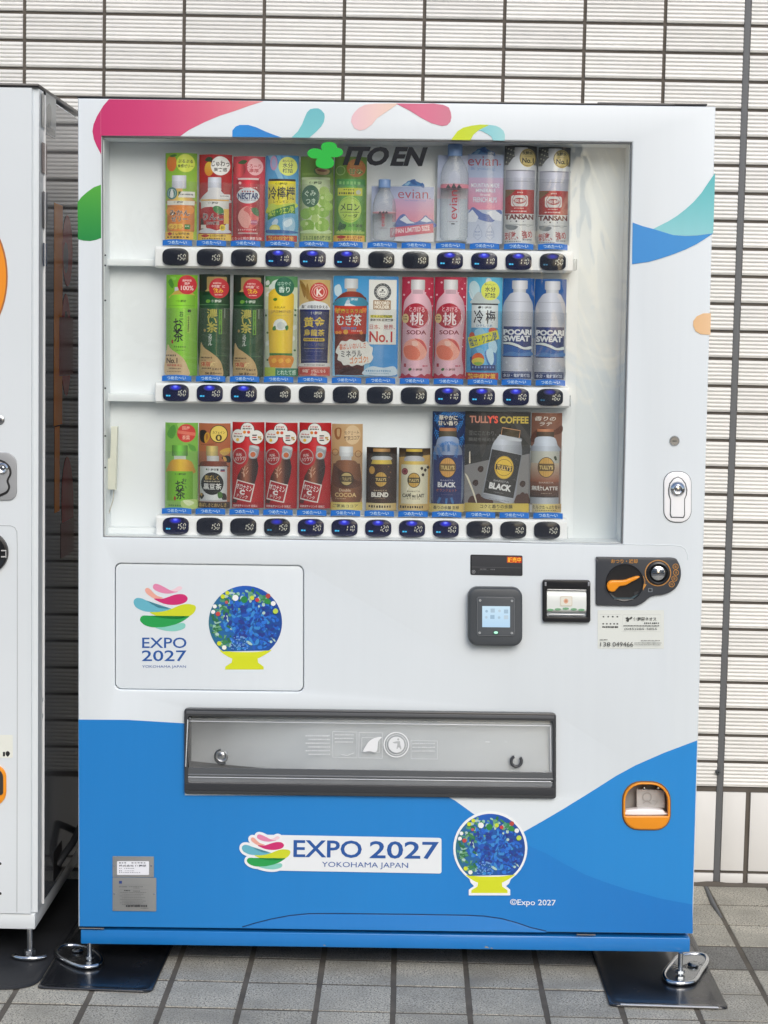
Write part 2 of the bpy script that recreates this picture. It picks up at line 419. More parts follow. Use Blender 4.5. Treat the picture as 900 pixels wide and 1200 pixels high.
def paving(name, base, dark=False):
    m = mat(name, base, 0.62); b = m.node_tree.nodes['Principled BSDF']
    g = N(m, 'ShaderNodeNewGeometry')
    def spots(scale, lo, hi):
        n = N(m, 'ShaderNodeTexNoise'); n.inputs['Scale'].default_value = scale; n.inputs['Detail'].default_value = 2
        LK(m, g.outputs['Position'], n.inputs['Vector'])
        q = N(m, 'ShaderNodeMapRange'); q.inputs['From Min'].default_value = lo; q.inputs['From Max'].default_value = hi
        LK(m, n.outputs['Fac'], q.inputs['Value']); return q.outputs[0]
    c1 = lin(base) + (1,)
    def mixc(fac, a, c):
        x = N(m, 'ShaderNodeMix', data_type='RGBA'); LK(m, fac, x.inputs[0])
        if isinstance(a, tuple): x.inputs[6].default_value = a
        else: LK(m, a, x.inputs[6])
        x.inputs[7].default_value = lin(c) + (1,); return x.outputs[2]
    k = .55 if dark else 1
    o = mixc(spots(260, .52, .60), c1, tuple(v * .58 for v in base))
    o = mixc(spots(330, .56, .64), o, tuple(min(255, v * 1.22) for v in base))
    o = mixc(spots(9, .40, .80), o, tuple(v * .80 for v in base))
    rnd_val(m, None, 0.84, 1.06, base, o)
    n = N(m, 'ShaderNodeTexNoise'); n.inputs['Scale'].default_value = 230; n.inputs['Detail'].default_value = 3
    LK(m, g.outputs['Position'], n.inputs['Vector'])
    bp = N(m, 'ShaderNodeBump'); bp.inputs['Distance'].default_value = 0.0009; LK(m, n.outputs['Fac'], bp.inputs['Height'])
    LK(m, bp.outputs[0], b.inputs['Normal']); return m
PAVE = paving('grey_granite_paving', (184, 180, 167)); PAVED = paving('dark_granite_paving', (128, 127, 122), True)

# --- wall
wall = empty('tiled_wall', (0, WD, 0))
tag(wall, 'cream ribbed tile wall with dark joints behind the vending machines', 'wall')
GD = 0.006
box('mortar_bed', -5, 5, GD, 0.25, -0.2, 4.6, GROUT, wall)
JH, JV = 0.0068, 0.0082
EXP = 0.7610            # wide expansion joint
EXPW = 0.0165
Z_LOW = wl(830, 921.5, WD).z; Z_LOW2 = wl(830, 928, WD).z
Z_B1 = wl(860, 1020.5, WD).z; Z_B2 = wl(860, 1024, WD).z
def rib_tile(wd, ht):
    """six-ribbed glazed tile, centred, face towards -Y"""
    b = bmesh.new(); n = 6; pr = []; pitch = (ht - 0.003) / n
    z = -ht / 2; pr.append((0.0035, z)); pr.append((0.0006, z + 0.0012))
    z += 0.0015
    for i in range(n):
        pr += [(0.0032, z + pitch * .05), (0.0004, z + pitch * .28), (0.0, z + pitch * .55), (0.0008, z + pitch * .84)]
        z += pitch
    pr += [(0.0030, z), (0.0038, ht / 2)]
    L_ = [b.verts.new((-wd / 2, y, zz)) for y, zz in pr]; R_ = [b.verts.new((wd / 2, y, zz)) for y, zz in pr]
    for i in range(len(pr) - 1): b.faces.new((L_[i], R_[i], R_[i + 1], L_[i + 1]))
    bl = [b.verts.new((-wd / 2, GD + .001, -ht / 2)), b.verts.new((-wd / 2, GD + .001, ht / 2))]
    br = [b.verts.new((wd / 2, GD + .001, -ht / 2)), b.verts.new((wd / 2, GD + .001, ht / 2))]
    b.faces.new([bl[0]] + L_ + [bl[1]]); b.faces.new(([br[0]] + R_ + [br[1]])[::-1])
    b.faces.new((bl[1], L_[-1], R_[-1], br[1])); b.faces.new((bl[0], br[0], R_[0], L_[0]))
    bmesh.ops.recalc_face_normals(b, faces=b.faces)
    me = bpy.data.meshes.new('tile'); b.to_mesh(me); b.free(); me.materials.append(TILE); return smooth(me, 50)
TH = RP - JH
cols = []                            # (x centre, width)
for k in range(-9, 9):
    a = WX0 + k * WP + JV / 2; b_ = WX0 + (k + 1) * WP - JV / 2
    if b_ > EXP - EXPW / 2 - .002: b_ = EXP - EXPW / 2
    if a < b_ - .02 : cols.append((a, b_))
    if b_ == EXP - EXPW / 2: break
x = EXP + EXPW / 2
while x < 2.6: cols.append((x, x + WP - JV)); x += WP
proto = {}; rest = bmesh.new()
def vis(a, b, z0, z1):
    """does any of this tile show in the photograph"""
    if z1 < Z_LOW - .01: return False
    if b < -1.0 or a > 1.02 or z0 > 2.13: return False
    if a > 0.64: return True
    if z1 > 1.775: return True
    return False
kmax = int((RZ0 - Z_LOW) / RP)
for (a, b_) in cols:
    wd = round(b_ - a, 5)
    for k in range(-40, kmax + 1):
        z1 = RZ0 - k * RP - JH / 2; z0 = z1 - TH
        if k == kmax: z0 = Z_LOW; 
        ht = round(z1 - z0, 5)
        if ht < .01: continue
        key = (wd, ht)
        if key not in proto: proto[key] = rib_tile(wd, ht)
        cx, cz = (a + b_) / 2, (z0 + z1) / 2
        if vis(a, b_, z0, z1):
            o = bpy.data.objects.new('tile', proto[key]); o.parent = wall
            o.location = (cx, random.uniform(-.0004, .0004), cz); o.rotation_euler = (0, random.uniform(-.001, .001), random.uniform(-.003, .003))
            col.objects.link(o)
        elif z0 < 3.0:
            n0 = len(rest.verts); rest.from_mesh(proto[key]); rest.verts.ensure_lookup_table()
            for v in rest.verts[n0:]: v.co += Vector((cx, 0, cz))
for f in rest.faces: f.smooth = False
tag(obj('tile_field', rest, TILE, wall), kind='stuff')
# smooth lower course and skirting course
PX = [EXP + EXPW / 2 + i * 0.0927 for i in range(20)]
pj = wl(876, 960, WD).x
low = bmesh.new()
def panel(a, b_, z0, z1, show):
    if show:
        box('panel', a, b_, 0.0, GD + .001, z0, z1, SMTILE, wall, 0.0012)
    else: add_box(low, a, b_, 0.0, GD + .001, z0, z1)
xs = [pj]
while xs[-1] < 2.6: xs.append(xs[-1] + 0.0927)
prev = EXP + EXPW / 2
for i, q in enumerate(xs):
    for z0, z1 in ((Z_B2, Z_LOW2 - .0), (0.004, Z_B1)):
        z1_ = Z_LOW2 - .001 if z0 == Z_B2 else Z_B1
        z0_ = Z_B2 if z0 == Z_B2 else 0.004
        # course between the joints / skirting below
    panel(prev, q - .0058, Z_B1, Z_LOW2, q < 1.2)
    panel(prev, q - .0058, 0.003, Z_B2, q < 1.2)
    prev = q + .0058
q = EXP - EXPW / 2; i = 0
while q > -2.4:
    a = q - (0.0927 - .0116)
    panel(a, q, Z_B1, Z_LOW2, i < 2); panel(a, q, 0.003, Z_B2, i < 2); q = a - .0116; i += 1
tag(obj('panel_field', low, SMTILE, wall), kind='stuff')
box('expansion_joint', EXP - EXPW / 2 + .0008, EXP + EXPW / 2 - .0008, 0.0022, GD + .001, 0.0, 3.2, CREAMSEAL, wall, 0.001)
kn = wl(841, 904, WD)
lathe('joint_plug', [(.0001, .010), (.004, .010), (.006, .008), (.006, 0)], 'Y', 14, DGREY, wall, (kn.x, 0, kn.z))
lathe('joint_plug', [(.0001, .0106), (.0016, .0106)], 'Y', 10, DARK, wall, (kn.x, -.0001, kn.z))

# --- paving
FP, FX0, FR, FR0 = 0.14787, -0.45009, 0.15572, -0.23186
ground = box('pavement', -40, 40, -60, 12, -0.6, -0.0013, FGROUT); tag(ground, kind='structure')
ptile = {}
def floor_tile(sx, sy):
    k = (round(sx, 4), round(sy, 4))
    if k not in ptile:
        b = bmesh.new(); add_box(b, -sx / 2, sx / 2, -sy / 2, sy / 2, -.02, 0, 0)
        es = [e_ for e_ in b.edges if all(v.co.z > -.001 for v in e_.verts)] + [e_ for e_ in b.edges if abs(e_.verts[0].co.z - e_.verts[1].co.z) > .01]
        bmesh.ops.bevel(b, geom=es, offset=.0010, segments=2, affect='EDGES')
        me = bpy.data.meshes.new('paving_tile'); b.to_mesh(me); b.free(); me.materials.append(None); smooth(me, 50); ptile[k] = me
    return ptile[k]
field = bmesh.new()
SX, SY = FP - 0.0105, FR - 0.0074
for j in range(-14, 7):
    y0 = FR0 + j * FR; y1 = y0 + FR
    if y1 > WD + .02: break
    for i in range(-14, 17):
        cx = FX0 + (i + .5) * FP; cy = (y0 + y1) / 2
        sy = SY
        if j >= -1 and -1.1 < cx < 1.15 and len([1]) :
            me = floor_tile(SX, sy); o = bpy.data.objects.new('paving_tile', me); o.parent = ground
            o.location = (cx, cy, random.uniform(-.0007, .0005)); o.rotation_euler = (random.uniform(-.002, .002), random.uniform(-.002, .002), 0)
            o.material_slots[0].link = 'OBJECT'; o.material_slots[0].material = PAVED if j == 2 else PAVE
            col.objects.link(o)
        else:
            if j == 2 : pass
            n0 = len(field.verts); field.from_mesh(floor_tile(SX, sy)); field.verts.ensure_lookup_table()
            for v in field.verts[n0:]: v.co += Vector((cx, cy, 0))
fo = obj('paving_field', field, PAVE, ground); tag(fo, kind='stuff')
# strip of old sealant lying over the joint near the wall
sa, sb, sc_ = fl(827.5, 1041, 0), fl(836, 1060, 0), fl(845, 1075, 0)
tube('sealant_strip', [(sa.x, sa.y, 0.0), (sb.x - .001, sb.y, 0.0005), (sc_.x, sc_.y, -.002)], [.005, .006, .004], CREAMSEAL, ground, 8)
# rough mortar line where the wall meets the paving
mb = bmesh.new(); rings = []
for i in range(120):
    X = -1.4 + i * .024; h = .004 + random.uniform(0, .004)
    rings.append([(X, WD - .006 - random.uniform(0, .006), -.002), (X, WD - .002, h), (X, WD + .006, h), (X, WD + .006, -.002)])
bridge(mb, rings); bmesh.ops.recalc_face_normals(mb, faces=mb.faces)
obj('mortar_line', mb, GROUT, ground)
# ================================================================== the drinks machine
M = empty('vending_machine', MO, (0, -M_ROLL, M_YAW))
tag(M, 'white and blue drinks vending machine with three lit rows of drinks behind its window', 'vending machine')
HW, HH, DEPTH = M_W, M_H, 0.50
SK = 0.0133                       # how much level lines fall per pixel to the right

WIN = [(119, 159.2), (741, 166.6), (729.6, 638), (120.8, 629.7)]
CH = rrect(217, 833, 650.5, 931, 5, 4, SK)
PAN = rrect(134.5, 661.5, 355.8, 809.5, 7, 4, SK)
CUP = [(x, y) for x, y in rrect(729.6, 916, 785.3, 972, (22, 22, 18, 18), 6, SK)]
outer = [(90.2, 115.2), (839.8, 125.2), (813.6, 1098.5 - 4.2), (628, 1091.3), (604, 1082.5), (582, 1076), (345, 1073), (318, 1076.5), (285, 1085.2), (93, 1086.2)]
outer = [L(*q) for q in outer]; outer[0] = (0, HH); outer[1] = (HW, HH)
# door: lower edge straight, arch piece added separately
outer = [(0, HH), (HW, HH), (HW, L(812.5, 1094.5)[1]), (0, L(93, 1086)[1])]
loops = [[(x, z) for x, z in outer[::-1]]] + [[L(*q) for q in lp] for lp in (WIN, CH, PAN, CUP)]
door = plate('door_front', loops, 0.0, 0.012, WHITE, M, 0.0035, px=False)
ZB = L(93, 1086)[1]
box('door_side', 0.0, 0.012, 0.0085, 0.125, ZB + .003, HH - .003, WHITE, M)
box('door_side', HW - .012, HW, 0.0085, 0.125, ZB + .008, HH - .003, WHITE, M)
box('door_top', 0.012, HW - .012, 0.0085, 0.125, HH - .014, HH - .002, WHITE, M)
box('door_bottom', 0.012, HW - .012, 0.0121, 0.125, ZB + .012, ZB + .022, WHITE, M)
box('cabinet', 0.006, HW - .006, 0.130, DEPTH, 0.040, HH - .006, WHITE, M, 0.006)
box('roof_trim', -0.002, HW - .08, 0.004, 0.3, HH + .0005, HH + .0040, BLACK, M, 0.0015)
a0 = L(702, 122)[0]
box('roof_cover', a0, HW - .012, 0.03, DEPTH - .02, HH + .0048, HH + .0092, BLACK, M, 0.0015)
zt = L(93, 1089.6)[1]
box('plinth', 0.004, HW - .004, 0.004, DEPTH - .02, 0.0, zt - .001, BLUE, M, 0.003)
box('plinth_gap', 0.010, HW - .010, 0.03, 0.125, zt - .002, ZB + .015, DARK, M)
# kick panel with arched upper edge
kick = [(284, 1086.8), (300, 1082), (318, 1077.5), (340, 1073.3), (362, 1071.2), (400, 1071), (480, 1072), (545, 1073), (567, 1074), (588, 1077), (606, 1082), (622, 1087.5), (640, 1091.6)]
kp = [L(*q) for q in kick] + [(L(640, 1092.5)[0], ZB + .0018), (L(284, 1087)[0], ZB + .0018)]
plate('kick_panel', [kp[::-1]], -0.0022, 0.002, BLUE, M, 0.0008, px=False)
tube('kick_shadow_line', [(L(x, y - .7)[0], -.0006, L(x, y - .7)[1]) for x, y in kick], .0012, mat('shadow_line_blue', (16, 58, 100), .6), M, 6)  # dark blue tube stands in for the shadow line along the arch
for a, b_ in ((93, 122), (676, 698)):
    xa, za = L(a, 1087.6); xb, _ = L(b_, 1087.6)
    box('door_clip', xa, xb, -.0012, .004, zt + .0005 + (0.002 if a < 200 else 0.003), zt + .0025 + (0.002 if a < 200 else 0.003), STEEL, M)

# --- coloured film on the door
PK0, PK1 = (203, 48, 110), (226, 128, 140)
pink = [p(('h', (198, 42, 106), (208, 60, 116), (218, 98, 128), (232, 150, 150)), 127.8, 116.2, 121, 124, 113.8, 136, 109.6, 146, 108.4, 153.9, 110, 163, 113.3, 171, 118.6, 181, 118.8, 159, 211.4, 159.4, 222, 152, 240, 143, 258, 135.5, 274.4, 130.3, 292, 124, 309, 118.6)]
GR = ('v', (84, 172, 60), (30, 138, 66))
green = [p(GR, 118.4, 216.4, 110, 219.5, 102.2, 225, 95.5, 231, 90.9, 237, 91.3, 280.3, 98, 282, 106, 282.4, 113, 281, 118.6, 278.9)]
BLU = ('h', (30, 138, 216), (46, 130, 205))
b1 = [p(BLU, 272.3, 160.4, 272.3, 153, 276, 148.4, 281, 146.4, 291, 146.4, 300, 149, 310.6, 153.9, 320, 157.6, 330, 161.1)]
TE = ('v', (110, 190, 200), (122, 200, 204))
tl = [p(TE, 341.7, 161.1, 349, 154, 354, 145.6, 357, 138, 359.7, 131.7, 363.5, 128, 368, 127, 373, 127, 376.4, 128.9, 380, 133, 380.6, 137.2, 379.5, 143, 376.4, 148.3, 370, 155, 362.5, 161.4)]
pp = [p(('h', (236, 196, 204), (240, 206, 200), (244, 214, 194)), 411.4, 142.8, 412.4, 136.5, 415.3, 131.7, 420.5, 126.5, 427.8, 122.8, 440, 121.4, 466.7, 121.2, 456, 129, 441.7, 138.6, 436, 146, 427.8, 151.7, 421.5, 153, 415.4, 150.4)]
pk = [p(('h', (220, 110, 140), (224, 120, 150), (214, 128, 150)), 463.9, 121.2, 494.4, 121.6, 508, 121.3, 519.4, 122.9, 526, 126, 528.3, 131.7, 529, 137.6, 527.8, 142.8, 524, 146.8, 518, 147.7, 506, 144.5, 494.4, 138.6, 480, 129.6)]
yg = [p(('h', (206, 222, 30), (196, 216, 60)), 528.6, 164, 536, 153.9, 543, 149.6, 552.8, 147.2, 563, 146, 573.6, 146.4, 561, 152.5, 554.6, 158, 551.4, 164.3)]
t2 = [p(('h', (130, 205, 214), (160, 214, 216)), 573.6, 146.4, 581, 147.4, 586, 149.7, 590, 153.3, 591.7, 158, 591.4, 164.8, 578, 164.6, 575.6, 160, 570.8, 156.7, 566, 154.3, 561, 152.5)]
tr = [p(('v', (78, 184, 190), (140, 208, 214)), 838, 202.5, 830, 214, 822, 226, 813, 236.4, 802.8, 245.6, 793, 253.2, 783, 259.4, 765.3, 268.3, 789, 275.6, 803, 276.4, 816.7, 276, 835.8, 273.4)]
br = [p(('h', (36, 138, 212), (44, 146, 216)), 741.3, 260.8, 753, 265, 765.3, 268.3, 789, 275.6, 803, 276.6, 816.7, 276.2, 835.6, 273.5, 826, 280, 816.7, 285.8, 803, 292.5, 788.9, 298, 775, 302.6, 761, 306.7, 740.6, 309.6)]
og = [p(('h', (234, 190, 140), (240, 200, 156)), 833, 367, 824, 367.2, 816.4, 370.6, 812.4, 376, 812.2, 382, 815, 388, 821, 391.6, 832.4, 392.4)]
LB = ('h', (28, 132, 206), (34, 138, 212), (34, 138, 212))
DB = ('h', (26, 126, 200), (30, 130, 204), (24, 122, 202))
main = [p(DB, 92.1, 843.2, 150, 843.6, 216, 847.6, 216.6, 932, 522, 932.2, 533, 938, 545, 946.6, 556, 954.6, 580, 973, 592, 984, 615, 989, 640, 1000, 660, 1011.6, 686, 1025, 710, 1034, 733, 1041.6, 775, 1053.2, 811.6, 1060, 811.8, 1093.8, 93.2, 1085.4)]
lp_ = [(592, 984), (604, 979.4), (616, 973.5), (638, 961), (660, 948), (686, 932), (686, 1025), (660, 1011.6), (640, 1000), (615, 989), (700, 923.2), (722, 909.2), (744.4, 897), (777.8, 882.3), (800, 874), (817, 867.6), (811.6, 1060), (775, 1053.2), (733, 1041.6), (710, 1034)]
light = [('f', lp_, [list(range(10)), [5] + list(range(10, 20)) + [6]], LB, 0)]
dec = [q[0] for q in (main, light, pink, green, b1, tl, pp, pk, yg, t2, tr, br, og)]
c0 = [L(*q) for q in CUP]
def inside(x, z, P):
    k = False
    for i in range(len(P)):
        (x0, z0), (x1, z1) = P[i], P[i - 1]
        if (z0 > z) != (z1 > z) and x < (x1 - x0) * (z - z0) / (z1 - z0) + x0: k = not k
    return k
for k_, op in enumerate(dec):
    film = print_mesh('printed_film', [op], 0.0, None, 0.0, None, k_, 24, .00008)
    if op is light[0]:                    # leave the coin return opening free
        bmf = bmesh.new(); bmf.from_mesh(film); X0_, X1_, Z0_, Z1_ = min(q[0] for q in c0), max(q[0] for q in c0), min(q[1] for q in c0), max(q[1] for q in c0)
        for i in range(len(c0)):
            (xa, za), (xb, zb) = c0[i], c0[(i + 1) % len(c0)]
            if abs(xa - xb) + abs(za - zb) < 1e-6: continue
            near = [f for f in bmf.faces if min(v.co.x for v in f.verts) < X1_ and max(v.co.x for v in f.verts) > X0_ and max(v.co.z for v in f.verts) > Z0_]
            gm = list({v for f in near for v in f.verts}) + list({e_ for f in near for e_ in f.edges}) + near
            bmesh.ops.bisect_plane(bmf, geom=gm, plane_co=(xa, 0, za), plane_no=(zb - za, 0, xa - xb), dist=1e-6)
        bmesh.ops.delete(bmf, geom=[f for f in bmf.faces if inside(f.calc_center_median().x, f.calc_center_median().z, c0)], context='FACES')
        bmf.to_mesh(film); bmf.free()
    film.materials.append(VINYL); film.materials.append(LED); obj('printed_film', film, None, M)
# film on the plinth top edge highlight is the steel itself

# --- show window
box('display_back', L(112, 400, .088)[0], L(742, 400, .088)[0], 0.088, 0.092, L(400, 642, .088)[1], L(400, 150, .088)[1], WHITE2, M)
wx0, wz1 = L(119, 159.2); wx1, _ = L(735, 400); _, wz0 = L(120.8, 630)
def quad_strip(name, A, B, y0, y1, m):
    """reveal of the opening: from A to B in the front plane, y0 to y1 deep, 3 mm thick"""
    (xa, za), (xb, zb) = L(*A), L(*B); d_ = Vector((xb - xa, 0, zb - za)).normalized(); n = Vector((d_.z, 0, -d_.x)) * .003
    b = bmesh.new(); A3, B3 = Vector((xa, 0, za)), Vector((xb, 0, zb))
    rg = [[A3 + Vector((0, y, 0)) - n * k for y, k in ((y0, 0), (y1, 0), (y1, 1), (y0, 1))], [B3 + Vector((0, y, 0)) - n * k for y, k in ((y0, 0), (y1, 0), (y1, 1), (y0, 1))]]
    bridge(b, rg); bmesh.ops.recalc_face_normals(b, faces=b.faces); return obj(name, b, m, M)
W0, W1, W2, W3 = WIN
quad_strip('window_reveal', W1, W0, .0125, .0875, WHITE2); quad_strip('window_reveal', W2, W1, .0125, .0875, WHITE2)
quad_strip('window_reveal', W3, W2, .0125, .0875, WHITE2); quad_strip('window_reveal', W0, W3, .0125, .0875, WHITE2)
plate('glass_pane', [[(119.4, 159.8), (740.6, 167.2), (729.2, 637.4), (121.2, 629.1)]], 0.0085, 0.003, GLASS, M, dep=0.0)
quadg = mat('grey_gasket', (120, 122, 124), 0.5)
for A, B in (((741.2, 166.9), (729.8, 637.9)),):
    (xa, za), (xb, zb) = L(*A), L(*B)
    tube('window_gasket', [(xa - .0005, .004, za), (xb - .0005, .004, zb)], .0022, quadg, M, 8)
(xa, za), (xb, zb) = L(119.5, 160), L(740.5, 167.4)
tube('window_gasket', [(xa, .006, za), (xb, .006, zb)], .0022, quadg, M, 8)
(xa, za), (xb, zb) = L(121, 629.4), L(729.5, 637.6)
tube('window_gasket', [(xa, .005, za), (xb, .005, zb)], .0014, quadg, M, 8)
(xa, za), (xb, zb) = L(119.6, 160), L(121, 629.4)
tube('window_gasket', [(xa, .005, za), (xb, .005, zb)], .0012, quadg, M, 8)
for y in (299, 311, 352, 455, 511, 548):
    X, Z = L(121.8, y, .008)
    lathe('rivet', [(.0001, .0012), (.0016, .001), (.002, 0)], 'Y', 8, DGREY, M, (X + .002, .0125, Z))
# clear acrylic lining at the right of the window, slightly wavy
xr0 = L(676, 400, .080)[0]; xr1 = L(724, 400, .080)[0]; zr0 = L(700, 632, .08)[1]; zr1 = L(700, 172, .08)[1]
g = bmesh.new(); nx, nz = 30, 120; V = []
for i in range(nx + 1):
    for j in range(nz + 1):
        u, v = i / nx, j / nz
        y = .080 - .0016 * sin(u * 4 + v * 26 + 2.6 * sin(v * 11 + u * 4)) * (.3 + u) - .003 * u * u * sin(v * 5 + 1)
        V.append(g.verts.new((xr0 + (xr1 - xr0) * u, y, zr0 + (zr1 - zr0) * v)))
for i in range(nx):
    for j in range(nz):
        a = i * (nz + 1) + j; f = g.faces.new((V[a], V[a + nz + 1], V[a + nz + 2], V[a + 1])); f.smooth = True
LIN = clear_mat('wavy_clear_lining', (252, 253, 253), 0.04, 1.45)
obj('clear_lining', g, LIN, M)

# lettering on the glass
C2 = crop(300, 90, 3.6)
GRN = (52, 180, 72)
logo = C2([s(GRN, 290, 320, 275, 300, 280, 282, 300, 275, 325, 277, 340, 288, 338, 305, 325, 322, 310, 330),
           s(GRN, 305, 325, 285, 312, 255, 302, 228, 306, 216, 322, 226, 338, 250, 345, 280, 338),
           s(GRN, 300, 320, 325, 302, 350, 300, 366, 312, 364, 328, 345, 338, 318, 338),
           s(GRN, 300, 325, 322, 345, 330, 365, 318, 382, 290, 388, 258, 378, 252, 360, 262, 342, 282, 332),
           t('ITO', 372, 299, 556, 370, (30, 32, 36), b=.045, sh=.28, rot=.6), t('EN', 572, 301, 718, 372, (30, 32, 36), b=.045, sh=.28, rot=.6)])
prn('glass_lettering', logo, 0.0080, M, m=MATTE)

# --- shelves with selection buttons
ROWS = [dict(x0=181.2, x1=672, yl=289.8, yr=295.6, h=23.8, bx=(205.8, 647.8), by=(301.1, 307.0), tx=(207.8, 647.8), ty=(284.6, 289.6), rail=(302, 312)),
        dict(x0=181.4, x1=668, yl=449.4, yr=455.4, h=23.2, bx=(206.1, 644.4), by=(460.3, 465.6), tx=(207, 645), ty=(443.4, 448.6), rail=(460, 471)),
        dict(x0=182.5, x1=665, yl=605.2, yr=610.2, h=24.0, bx=(206.1, 641.0), by=(616.1, 621.4), tx=(207, 642.2), ty=(598.8, 604.4), rail=(617, 628))]
PRICE = ['150 150 150 110 110 110 150 150 110 110 110 150'.split(), '160 160 160 180 180 150 150 130 110 110 160 160'.split(), '150 150 150 150 120 110 120 120 160 160 160 150'.split()]
LIT = [[0, 0, 0, 1, 1, 1, 0, 0, 1, 1, 1, .4], [1, 1, 1, 0, 0, 0, 0, 0, 1, 1, 1, .35], [1, 0, 0, .6, 1, 1, 1, 1, 1, 0, 0, 0]]
SEG = {'0': 'abcdef', '1': 'bc', '2': 'abged', '3': 'abgcd', '5': 'afgcd', '6': 'afgedc', '8': 'abcdefg'}
def digit(ch, x, y, w_, h, c):
    out = []; sl = .16
    q = {'a': (0, 0, 1, 0), 'b': (1, 0, 1, .5), 'c': (1, .5, 1, 1), 'd': (0, 1, 1, 1), 'e': (0, .5, 0, 1), 'f': (0, 0, 0, .5), 'g': (0, .5, 1, .5)}
    for k in SEG[ch]:
        x0, y0, x1, y1 = q[k]; k1 = .2
        ax, ay = x0 + (x1 - x0) * k1, y0 + (y1 - y0) * k1; bx, by = x1 - (x1 - x0) * k1, y1 - (y1 - y0) * k1
        P0 = (x + ax * w_ + (1 - ay) * sl * h, y + ay * h); P1 = (x + bx * w_ + (1 - by) * sl * h, y + by * h)
        out.append(line(c, .78, *P0, *P1))
    return [(a_, b_, c_, d_, 1) for a_, b_, c_, d_, _ in out]
SHELF_Y = 0.036
for ri, R_ in enumerate(ROWS):
    sh = empty('product_shelf', (0, 0, 0), parent=M)
    sh['label'] = ['top shelf of white plastic with price buttons', 'middle shelf of white plastic with price buttons', 'bottom shelf of white plastic with price buttons'][ri]
    mid = (R_['x0'] + R_['x1']) / 2; sk = (R_['yr'] - R_['yl']) / (R_['x1'] - R_['x0'])
    # rail body: bullnose section swept along
    (xa, za), (xb, zb) = L(R_['x0'], R_['yl'], SHELF_Y), L(R_['x1'], R_['yr'], SHELF_Y)
    hz = R_['h'] * 0.00168
    prof = [(.0, -.004), (-.0015, -.002), (.0006 - .0008, -.010), (.0, -hz + .006), (.003, -hz), (.050, -hz), (.050, .004), (.012, .003)]
    prof = [(SHELF_Y + .004, 0.0015), (SHELF_Y + .0005, -.003), (SHELF_Y, -.008), (SHELF_Y + .0015, -hz + .004), (SHELF_Y + .006, -hz), (.087, -hz), (.087, .0035), (.060, .003)]
    b = bmesh.new(); rg = []
    for X, Z, k in ((xa, za, .0), (xa + .002, za, 1), (xb - .002, zb, 1), (xb, zb, .0)):
        rg.append([(X, y + (0 if k else .0015), Z + z * (1 if k else .93) - (0 if k else .0012)) for y, z in prof])
    bridge(b, rg); bmesh.ops.recalc_face_normals(b, faces=b.faces); me = bpy.data.meshes.new('rail'); b.to_mesh(me); b.free()
    obj('shelf_rail', smooth(me, 30), RAILW, sh)
    # bracket rail to the left and clear end piece to the right
    x0, z0 = L(121, R_['rail'][0], .055); x1, z1 = L(R_['x0'], R_['rail'][1], .055)
    box('bracket_rail', x0 - .004, x1 + .002, .055, .0875, z1, z0 - .002, WHITE2, sh, 0.0015)
    x0, z0 = L(R_['x1'] + .3, R_['yr'] + 8, .05); x1, _ = L(R_['x1'] + 11, 0, .05)
    box('clear_end_piece', x0, x1, .05, .0875, z0 - .022, z0, CLEAR, sh, 0.001)
    bx0, by0, bx1, by1 = R_['bx'][0], R_['by'][0], R_['bx'][1], R_['by'][1]
    for i in range(12):
        u = i / 11; cx = bx0 + (bx1 - bx0) * u; cy = by0 + (by1 - by0) * u
        lit = LIT[ri][i]
        # barrel-shaped dark button
        hw, hh = 15.3, 10.3
        sh_pts = spline([(cx - hw, cy + .4), (cx - hw + .6, cy - hh * .55), (cx - hw * .62, cy - hh * .93), (cx, cy - hh), (cx + hw * .62, cy - hh * .93), (cx + hw - .6, cy - hh * .55), (cx + hw, cy + .4), (cx + hw - .8, cy + hh * .62), (cx + hw * .62, cy + hh * .93), (cx, cy + hh * .98), (cx - hw * .62, cy + hh * .93), (cx - hw + .8, cy + hh * .62)], 3)
        me = plate_mesh('button', [sh_pts], SHELF_Y - .0035, .0045, .0012, dep=SHELF_Y)
        bm = bmesh.new(); bm.from_mesh(me); lay = bm.loops.layers.float_color.new('Col'); dk = lin((40, 42, 52) if lit < 1 else (34, 36, 66)) + (1,)
        for f in bm.faces:
            for lp in f.loops: lp[lay] = dk
        ops = []
        if lit:
            dim = (40, 42, 66)
            ops.append(fan(cx - .3, cy - 6.2, 7.6, 3.6, lerp(dim, (34, 44, 255), min(1, lit + .2)), (8, 8, 22), 1))
            if lit == 1: ops.append(fan(cx - .3, cy - 7.4, 2.8, 1.4, (150, 170, 255), (50, 60, 255), 1))
            cc = lerp((20, 40, 60), (60, 190, 245), lit)
            ops += [r(cx - 11.3, cy + 2.3, cx - 8.9, cy + 4.1, cc, 0, 1), r(cx - 8.4, cy + 2.5, cx - 6.2, cy + 4.1, cc, 0, 1)]
        for k, ch in enumerate(PRICE[ri][i]): ops += digit(ch, cx + .6 + k * 4.0, cy - 2.9, 2.3, 6.4, (206, 203, 190))
        pm = print_mesh('x', ops, SHELF_Y, None, .0039)
        n0 = len(bm.faces); bm.from_mesh(pm); bm.to_mesh(me); bm.free(); bpy.data.meshes.remove(pm)
        me.materials.append(attr_mat('glossy_button', rough=.16, coat=.4) if 'glossy_button' not in _m else _m['glossy_button']); me.materials.append(LED)
        obj('button', me, None, sh)
        # blue "cold" tag above the button
        u = i / 11; tx = R_['tx'][0] + (R_['tx'][1] - R_['tx'][0]) * u; ty = R_['ty'][0] + (R_['ty'][1] - R_['ty'][0]) * u
        top = [(tx - 17.2, ty - 2.9), (tx - 9, ty - 3.9), (tx, ty - 4.3), (tx + 9, ty - 3.9), (tx + 17.2, ty - 2.9)]
